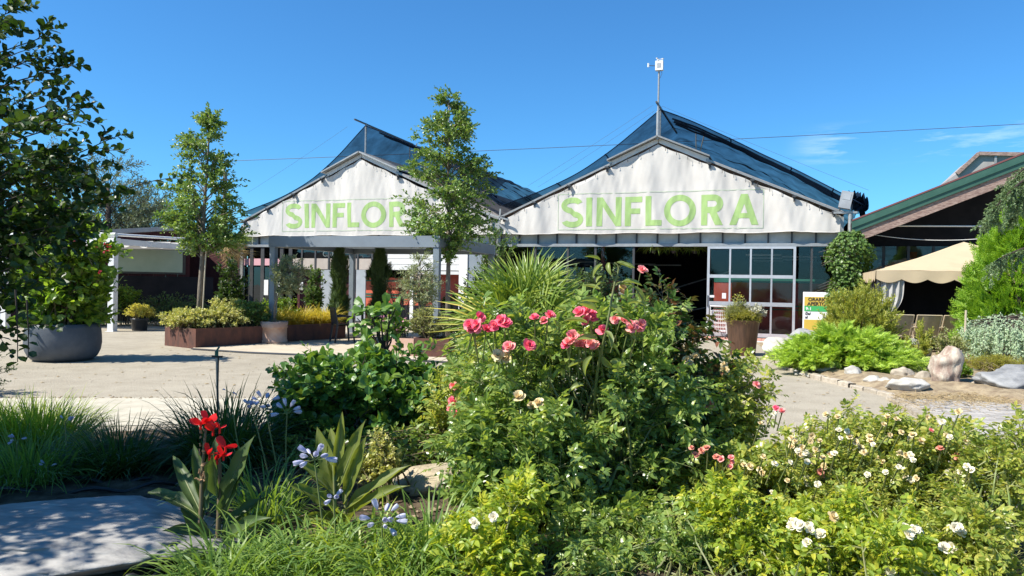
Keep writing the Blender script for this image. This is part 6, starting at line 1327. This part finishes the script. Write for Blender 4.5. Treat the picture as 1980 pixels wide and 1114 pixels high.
creamrose('upright rose with a coral bloom right of the faded cream rose',1760,4.6,((50,1760,900,110,80,0,.35),(26,1820,850,70,50,.1,.3),(20,1740,830,50,40,0,.25)),231,[(1800,833,'pink',1,0),(1725,810,'cream',2,10),(1752,840,'cream',2,12),(1770,850,'cream',2,10),(1818,868,'faded',1,0),(1857,888,'faded',2,10),(1865,910,'white',3,12),(1840,915,'cream',2,9),(1760,925,'white',2,9),(1745,880,'cream',2,9)],130)
creamrose('tall open rose with bare arching stems at the right edge of the bed',1905,4.25,((30,1900,900,75,70,0,.3),(16,1930,860,45,45,0,.25),(14,1960,960,50,90,.0,.25),(8,1890,1000,60,60,0,.25)),241,[(1870,905,'white',2,9)],110,.075,'roseolive',2)
q=at(1400,890,4.5)
creamrose('pink and cream rose in front of the thin airy rose',1385,4.75,((40,1390,950,90,70,0,.3),(20,1440,900,50,50,0,.25)),251,[(1405,890,'pink',3,10),(1413,903,'pink',1,0),(1352,868,'faded',3,12),(1345,880,'faded',1,0),(1445,900,'cream',2,10),(1385,885,'faded',1,0),(1470,912,'cream',2,8)],120,.10,'roseolive')
rr_=RG(290); extra=[(float(a),float(b),'cream' if k<.65 else 'white',1,0) for a,b,k in zip(rr_.uniform(1440,1880,34),rr_.normal(890,45,34),rr_.random(34))]
creamrose('airy low rose dotted with small white and cream blooms',1660,4.35,((40,1640,960,170,70,0,.35),(26,1760,980,110,60,0,.3)),292,extra,120,.075,'roseolive',3,.032,.15)
creamrose('low leafy rose shading the bare soil at the front middle',1230,3.9,((20,1150,1085,70,25,0,.2),(12,1330,1060,45,40,0,.2)),296,[],60,.075,'rose',4,low=True)
# lime white roses at the front right
WL=((1440,3.95,((44,1440,1040,75,60,0,.25),(20,1400,980,40,50,0,.2)),[(1421,1012,'white',3,6),(1402,1035,'white',1,0)],'low lime-leaved rose with a single round white bloom'),
    (1555,3.8,((44,1550,1080,70,45,0,.25),(20,1590,1030,50,40,0,.2)),[(1537,1015,'white',4,9),(1562,1022,'white',2,6),(1582,1033,'white',2,5),(1568,1050,'white',5,12),(1610,1000,'cream',1,0)],'low lime-leaved rose with a chain of white blooms'),
    (1740,3.6,((40,1740,1090,75,40,0,.22),(16,1700,1050,40,40,0,.2)),[(1762,1027,'white',6,13),(1722,1070,'white',5,11),(1728,1106,'white',5,12),(1790,1106,'white',3,8)],'low lime-leaved rose with the largest cluster of white blooms'),
    (1850,3.7,((36,1850,1080,60,50,0,.22),(14,1880,1030,30,50,0,.2)),[(1850,1025,'white',4,9),(1836,1063,'white',4,9),(1868,1106,'white',3,8)],'low lime-leaved rose with scattered white blooms near the bed edge'))
for i,(px,Y,ells,fl,lb) in enumerate(WL): creamrose(lb,px,Y,ells,261+i*3,fl,120,.078,'roselime' if i<3 else 'roseolive',4,.05,.12,low=True)
# glossy shrub left of centre + round-leaved leggy shrub
l=bp(720,6.5); r=RG(281); tips=np.concatenate([EP(r,80,730,780,150,95,6.5,l,.55,.45),EP(r,46,630,745,75,65,6.4,l,.4,.45),EP(r,36,830,790,80,90,6.5,l,.45,.45),EP(r,28,590,800,60,50,6.4,l,.35,.4),EP(r,26,690,860,120,60,6.3,l,.4,.4),EP(r,16,760,705,70,25,6.6,l,.3,.4)])
shrub('glossy_shrub','wide dark glossy evergreen shrub left of the central rose','shrub',l,tips,LFobov,.085,'pitto',282,per=6,tw=.16,m=7,r0=.012,singles=160,basespread=.14,woodm='darkbark',ang=1.0)
l=bp(745,7.0); r=RG(283)
def w7(px,py): return np.array(at(px,py,7.0)-l)
t=thing('round_leaved_shrub','leggy shrub with big round fleshy leaves above the glossy evergreen','shrub',l); MB().tube([w7(748,880),w7(748,760),w7(742,690),w7(732,650)],[.03,.025,.018,.01],7).build('trunk',M['darkbark'],t,smooth=True)
tp=[w7(*p)+np.array((0,d,0)) for p,d in (((690,615),0),((705,600),.1),((722,610),-.1),((735,598),0),((752,602),.1),((765,598),-.05),((700,640),.05),((770,625),.1),((715,655),-.1),((760,650),0),((690,690),0),((700,705),.1),((712,690),0),((745,625),.1),((720,630),.1))]
L_=stems(r,np.array([w7(742,700)]*len(tp)),np.array(tp),.5,5); w_=MB(); wood(w_,L_,.012,.004,5); w_.build('branches',M['darkbark'],t)
P=np.repeat(np.array(tp),9,0)+r.normal(0,.035,(9*len(tp),3)); D=unit(r,len(P))+np.array((0,0,.35)); foliage(t,'leaf',M['fleshy'],LFobov,P,D,unit(r,len(P))*.6+np.array((-.2,-.3,.7)),r.uniform(.07,.125,len(P)),singles=len(P))
# strap-leaf clumps
def straps(label,px,Y,n,rad,ln,wd,mt,seed,droop=(.5,1.6),lean=(.2,1.1),cat='grass',name='grass_clump',singles=0,group=None):
    l=bp(px,Y); t=thing(name,label,cat,l,0,group); r=RG(seed); P,D=clump(r,n,rad,lean); q=MB(); blades(q,r,P,D,r.uniform(*ln,n),wd*r.uniform(.7,1.2,n),r.uniform(*droop,n),6); q.build('blades',M[mt],t,kind='stuff')
    return t
BG='strap-leaved clumps along the back of the bed'
straps('big dark strap-leaved clump behind the red flower spike',445,5.9,1400,.28,(.36,.76),.010,'grassdark',301,(.7,2.0),(.15,1.4),'plant','strap_leaf_clump',group=BG)
straps('dark spiky clump between the bright clump and the red flower',240,5.65,900,.2,(.28,.52),.009,'grassdark',303,(.3,1.3),(.25,1.8),'plant','strap_leaf_clump',group=BG)
l=straps('bright sunlit clump with small blue flowers at the left edge',75,6.2,1200,.36,(.3,.58),.009,'grasslime',305,(.5,1.7),(.15,1.0),'plant','strap_leaf_clump',group=BG)
straps('bright sunlit clump filling the left corner behind the leafy tree',-40,6.1,700,.3,(.3,.56),.009,'grasslime',307,(.5,1.7),(.15,1.0),'plant','strap_leaf_clump',group=BG)
straps('darker green clump under the leafy tree by the slab rock',60,5.4,800,.36,(.25,.5),.009,'grassmid',309,(.6,1.8),(.3,1.4),'plant','strap_leaf_clump',group=BG)
for i,(px,Y,n,ln,lb) in enumerate(((520,4.55,200,(.3,.6),'green strap tuft between the two canna plants'),(600,3.75,300,(.2,.4),'fresh green grass tuft below the dark canna'),(480,3.7,220,(.2,.4),'fresh green grass tuft at the foot of the red canna'),(720,3.8,300,(.2,.42),'fresh green grass tuft under the pale blue flower head'),(840,3.9,260,(.25,.5),'fresh green grass tuft beside the porous rock'),(780,3.55,200,(.2,.4),'short front grass tuft left of the lime rose'),(560,3.5,240,(.2,.4),'short front grass tuft at the bottom of the bed'),(430,3.45,180,(.2,.45),'short front grass tuft beside the slab rock'))):
    straps(lb,px,Y,n,.2,ln,.011,'grassmid' if i!=3 else 'grasslime',311+i*2,(.8,2.2),(.3,1.4),'grass','grass_tuft',group='fresh grass tufts at the front')
for i,(px,Y,n,lb) in enumerate(((780,5.2,60,'thin weed tuft above the porous rock'),(830,5.4,60,'thin weed tuft in the shade of the glossy shrub'),(1330,3.9,70,'dry grass wisps in front of the pink rose'),(1610,4.0,130,'sparse grass among the white roses'),(1900,4.0,110,'sparse grass at the right edge of the bed'),(1060,3.7,70,'dry grass wisps beside the lime rose'))):
    straps(lb,px,Y,n,.22,(.15,.35),.006,'grassmid' if i<2 else 'greybush',341+i*2,(.6,2),(.4,1.6),'grass','grass_tuft')
# low pale-leaved plant by the canna
l=bp(740,5.0); shrub('pale_ground_plant','small pale variegated plant between the dark canna and the porous rock','plant',l,np.concatenate([EP(RG(351),44,738,895,50,30,5.0,l,.14,.4),EP(RG(352),8,735,855,14,30,5.0,l,.05,.4)]),LFvar,.035,'varieg',353,per=5,tw=.08,m=6,basespread=.07)
l=bp(640,5.9); shrub('ground_cover_plant','low mixed greenery in the shade under the glossy shrub','plant',l,np.concatenate([EP(RG(355),60,600,870,110,30,5.9,l,.3,.4),EP(RG(356),50,820,860,120,35,5.8,l,.3,.4)]),LFsm,.05,'rose',357,per=5,tw=.12,m=5,basespread=.4)
# cannas: every leaf its own piece
def cannaleaf(r,ln,wd,bend,curl):
    nu,nv=8,6
    def f(u,v):
        s=2*v-1; w_=wd*math.sin(math.pi*min(1,u*.93+.07))**.75*(1-.15*u); a=bend*u; y=ln*(math.sin(a)/bend if bend>.01 else u); z=-ln*((1-math.cos(a))/bend if bend>.01 else 0)
        return (s*w_*math.cos(curl*abs(s)),y,z+abs(s)*w_*math.sin(curl*abs(s))+.012*math.sin(u*14+s*2)*abs(s)+.004*math.sin(u*60)*abs(s))
    m=MB(); m.grid(nu,nv,f); rib=MB(); return m
_t=t; t=shoot_thing; P,D,spec,r=SH_; shootleaves(); t=_t
def canna(label,l,stems_,leaves_,mt,Y,seed):
    t=thing('canna',label,'canna',l); r=RG(seed)
    for pts in stems_: q=[np.array(at(px,py,Y)-l) for px,py in pts]; MB().tube(spline(q,4),np.linspace(.016,.006,(len(q)-1)*4+1),7).build('stem',M['stem' if mt=='canna' else 'redstem'],t,smooth=True)
    for (px,py,tx,ty,wd,dy,bend,roll) in leaves_:
        a=np.array(at(px,py,Y)-l); b=np.array(at(tx,ty,Y+dy)-l); ln=np.linalg.norm(b-a); d=nrm(b-a); me=cannaleaf(r,ln*1.04,wd,bend,r.uniform(.35,.8)).mesh('leaf',M[mt],True); o=bpy.data.objects.new('leaf',me); C.objects.link(o); o.parent=t
        nv=np.array((-d[0]*.6+math.sin(roll),-.55*math.cos(roll),.8)); up_=d+np.array((0,0,bend*.35)); x,y,z=frames(np.array([up_]),np.array([nv])); o.matrix_basis=Matrix(((x[0,0],y[0,0],z[0,0],a[0]),(x[0,1],y[0,1],z[0,1],a[1]),(x[0,2],y[0,2],z[0,2],a[2]),(0,0,0,1)))
        rb=MB(); k=9; pp=[(0,ln*1.04*(math.sin(bend*u)/bend if bend>.01 else u),-ln*1.04*((1-math.cos(bend*u))/bend if bend>.01 else 0)-.002) for u in np.linspace(0,.97,k)]; rb.tube(pp,np.linspace(.006,.0015,k),5); rb.build('midrib',M['stem'],o)
    return t
l=bp(395,4.05); l.z=.05
t=canna('canna with bright red flowers beside the slab rock',l,[[(385,1120),(388,1000),(392,900),(398,830)],[(418,1110),(424,980),(425,900),(420,870)]],
 [(388,1000,285,945,.065,.1,.5,.2),(392,1000,330,880,.05,.2,.3,-.3),(425,985,480,850,.06,-.05,.25,.3),(400,985,372,860,.05,.15,.2,-.2),(420,960,410,880,.045,-.1,.1,0),(410,1050,330,1030,.07,-.2,.8,.3),(425,1060,500,1000,.07,-.15,.6,-.3),(430,1000,455,930,.05,-.1,.5,.5),(400,1060,350,975,.06,.1,.4,0),(415,1075,470,1080,.06,-.2,1.0,.2),(395,1090,345,1075,.05,-.15,.9,.2),(430,1030,510,960,.055,.1,.35,.2),(395,960,420,850,.04,.1,.15,.6),(420,1090,385,1010,.05,-.1,.3,-.2)],'cannadark',4.05,401)
PT=mesh_of(petal(.30,1,.25,.45),'petal',M['redpetal'],True)
def cannaflower(t,l,px,py,Y,seed,n=4,s=.075):
    r=RG(seed); f=bpy.data.objects.new('flower',MB().tube([(0,0,-.03),(0,0,.0)],.006,6).mesh('flower',M['redpetal'])); C.objects.link(f); f.parent=t; f.location=at(px,py,Y)-l
    for i in range(n):
        o=bpy.data.objects.new('petal',PT); C.objects.link(o); o.parent=f; a=i*6.283/n+r.normal(0,.4); orient(o,Vector((0,0,0)),Vector((math.cos(a),-.2+.5*math.sin(a),.75+r.normal(0,.35))),s*r.uniform(.75,1.2),r.random()*6)
for i,(px,py,n,s) in enumerate(((388,820,3,.062),(400,815,3,.058),(412,832,3,.055),(425,828,2,.05),(405,880,4,.06),(420,888,4,.055),(432,880,3,.062),(436,865,2,.06))): cannaflower(t,l,px,py,4.02,410+i,n,s)
q=MB(); r=RG(420)
for i in range(26): p=np.array(at(390+r.normal(0,6),r.uniform(835,935),4.04)-l); q.tube([p,p+r.normal(0,.012,3)+(0,0,.01)],[.006,.003],5)
q.build('withered_buds',M['brown'],t)
l=bp(650,4.4); l.z=.05
canna('canna of upright olive-bronze leaves without flowers in the front middle',l,[[(650,1075),(648,980),(645,900)],[(665,1075),(668,990),(672,920)]],
 [(652,960,612,830,.06,.1,.1,-.4),(650,930,662,800,.045,.05,.12,.2),(655,940,702,818,.05,-.05,.12,.3),(668,960,705,850,.045,-.1,.15,.4),(645,955,580,895,.06,-.05,.25,-.2),(650,985,570,940,.055,-.15,.35,.1),(668,985,780,900,.05,-.1,.35,.2),(670,1000,770,940,.055,-.2,.5,.1),(665,975,705,880,.05,.1,.1,-.3),(655,1010,600,1000,.045,-.2,.6,0),(660,1030,655,985,.06,-.2,.2,.3),(668,1040,735,1000,.055,-.1,.6,.2),(650,940,640,830,.05,.15,.1,0),(655,1060,675,990,.05,-.25,.2,-.2),(640,1010,560,1010,.045,.1,.5,0)],'canna',4.4,402)
# pale blue umbels on long stalks
AG='pale blue lily heads on long stalks'
def trumpet():
    parts=[]; 
    for k in range(6): a=k*1.047; parts.append(tf(petal(.13,1,.0,-.55),(.03*math.cos(a),0,.03*math.sin(a)),(math.cos(a)*.42,1,math.sin(a)*.42),(-math.cos(a),.4,-math.sin(a)),1))
    return tpl_join(parts)
TRm=mesh_of(trumpet(),'flower',M['bluepetal'],True)
def umbel(label,pts,Y,n,seed,ped=.05,s=.05,pt='bluepetal'):
    l=at(*pts[0],Y); l.z=max(.06,l.z); t=thing('blue_lily',label,'flower',l,0,AG); q=[np.array(at(px,py,Y)-l) for px,py in pts]; MB().tube(spline(q,4) if len(q)>2 else q,np.linspace(.0055,.004,(len(q)-1)*4+1 if len(q)>2 else 2),6).build('stalk',M['stem'],t); h=Vector(q[-1]); r=RG(seed); pd=MB()
    for i in range(n):
        d=Vector((r.normal(),r.normal()*.8-.2,abs(r.normal())*.8-.1)).normalized(); e=h+d*ped; pd.tube([h,e],.0018,4); f=bpy.data.objects.new('flower',TRm); C.objects.link(f); f.parent=t; orient(f,e,(d+Vector((0,0,-.25))).normalized(),s*r.uniform(.8,1.15),r.random()*6)
    pd.build('pedicels',M['stem'],t); return t
umbel('largest pale blue lily head, before the bronze canna leaves',[(632,1090),(622,1000),(608,890)],3.9,10,431,.055,.055)
umbel('pale blue lily bud just below the largest head',[(652,1080),(648,1020),(645,965)],3.9,4,432,.02,.045)
umbel('open pale blue lily head low beside the porous rock',[(742,1110),(740,1060),(738,1012)],3.75,11,433,.075,.05)
umbel('pale blue lily head in front of the glossy shrub',[(553,895),(553,850),(555,800)],4.9,7,434,.05,.05)
umbel('pale blue lily head at the left end of the middle row',[(520,920),(505,860),(488,792)],5.1,5,435,.05,.05)
umbel('pale blue lily head between the strap clump and the yard',[(535,900),(525,850),(512,782)],5.3,7,436,.06,.05)
umbel('faded lily head on the tall stalk beside the sprinkler',[(478,945),(460,860),(446,760)],5.2,3,437,.04,.02)
for i,(px,py,lb) in enumerate(((32,852,'small blue bloom low in the bright left clump'),(92,902,'small blue bloom at the shaded base of the left clump'),(126,816,'small blue bloom at the right of the bright left clump'))): umbel(lb,[(px+2,py+45),(px,py)],5.2,5,440+i,.03,.03)
# sprinkler stake
l=gnd(428,905,.07); l=bp(425,5.75); t=thing('sprinkler_stake','thin black irrigation stake with a small sprinkler head','sprinkler',l); h=at(419,676,5.75)-l
MB().tube([(0,0,0),(0,0,h.z*.5),(h.x,0,h.z-.03)],[.011,.009,.008],6).build('riser',M['galv'],t); MB().tube([(.012,-.01,0),(.0,-.015,h.z*.4),(h.x+.014,0,h.z-.05)],.006,5).build('feed_tube',M['hose'],t); MB().bar((h.x-.035,0,h.z-.055),(h.x+.045,0,h.z-.055),.02,.014).build('cross_bar',M['hose'],t); q=MB(); q.tube([(h.x,0,h.z-.05),(h.x,0,h.z-.01)],.014,7); q.tube([(h.x,0,h.z-.01),(h.x+.02,0,h.z+.02)],.008,5); q.build('nozzle',M['green'],t)
# hoses on the soil
for i,(pts,lb) in enumerate(((((-40,905),(120,925),(240,935),(330,920),(400,900)),'upper black irrigation hose behind the slab rock'),(((-20,950),(140,952),(260,945),(350,930)),'lower black irrigation hose behind the slab rock'),(((240,1125),(300,1112),(360,1085),(410,1060)),'black hose curving round the front of the slab rock'))):
    q=[gnd(px,py,.10) for px,py in pts]; tag(MB().tube([np.array((p[0],p[1],.105+.02*math.sin(k))) for k,p in enumerate(spline([(p.x,p.y) for p in q],6))],.013,6).build('hose',M['hose'],smooth=True),lb,'hose')
# slab rock and porous rock
o=rock('slab_rock',M['slabrock'],(-2.5,4.05,.12),(1.05,.62,.16),15.3,6,.18,1.3,flat=.62,fine=.07,rz=-.05); tag(o,'large flat pale slab of rock dappled with shade at the lower left','rock')
p=gnd(845,965,.05); o=rock('porous_rock',M['tuff'],(p.x,p.y+.1,.12),(.32,.24,.17),17.7,5,.22,1.5,fine=.09,flat=.7); tag(o,'porous tan rock half buried between canna and roses','rock')
p=gnd(520,905); o=rock('round_stone',M['greyrock'],(p.x,p.y,.12),(.10,.08,.07),19.2,3); tag(o,'round dark stone in the shade behind the lily stalks','rock')
cable('twig','fallen pale twig on the soil behind the porous rock',[gnd(800,900,.1),gnd(840,910,.12),gnd(872,925,.1)],.008,M['bark'])
p=gnd(865,950,.2); cable('drip_tube','black drip tube lying over the porous rock',[gnd(835,985,.25),gnd(838,960,.30),gnd(850,938,.26),gnd(885,922,.12)],.006,M['hose'])
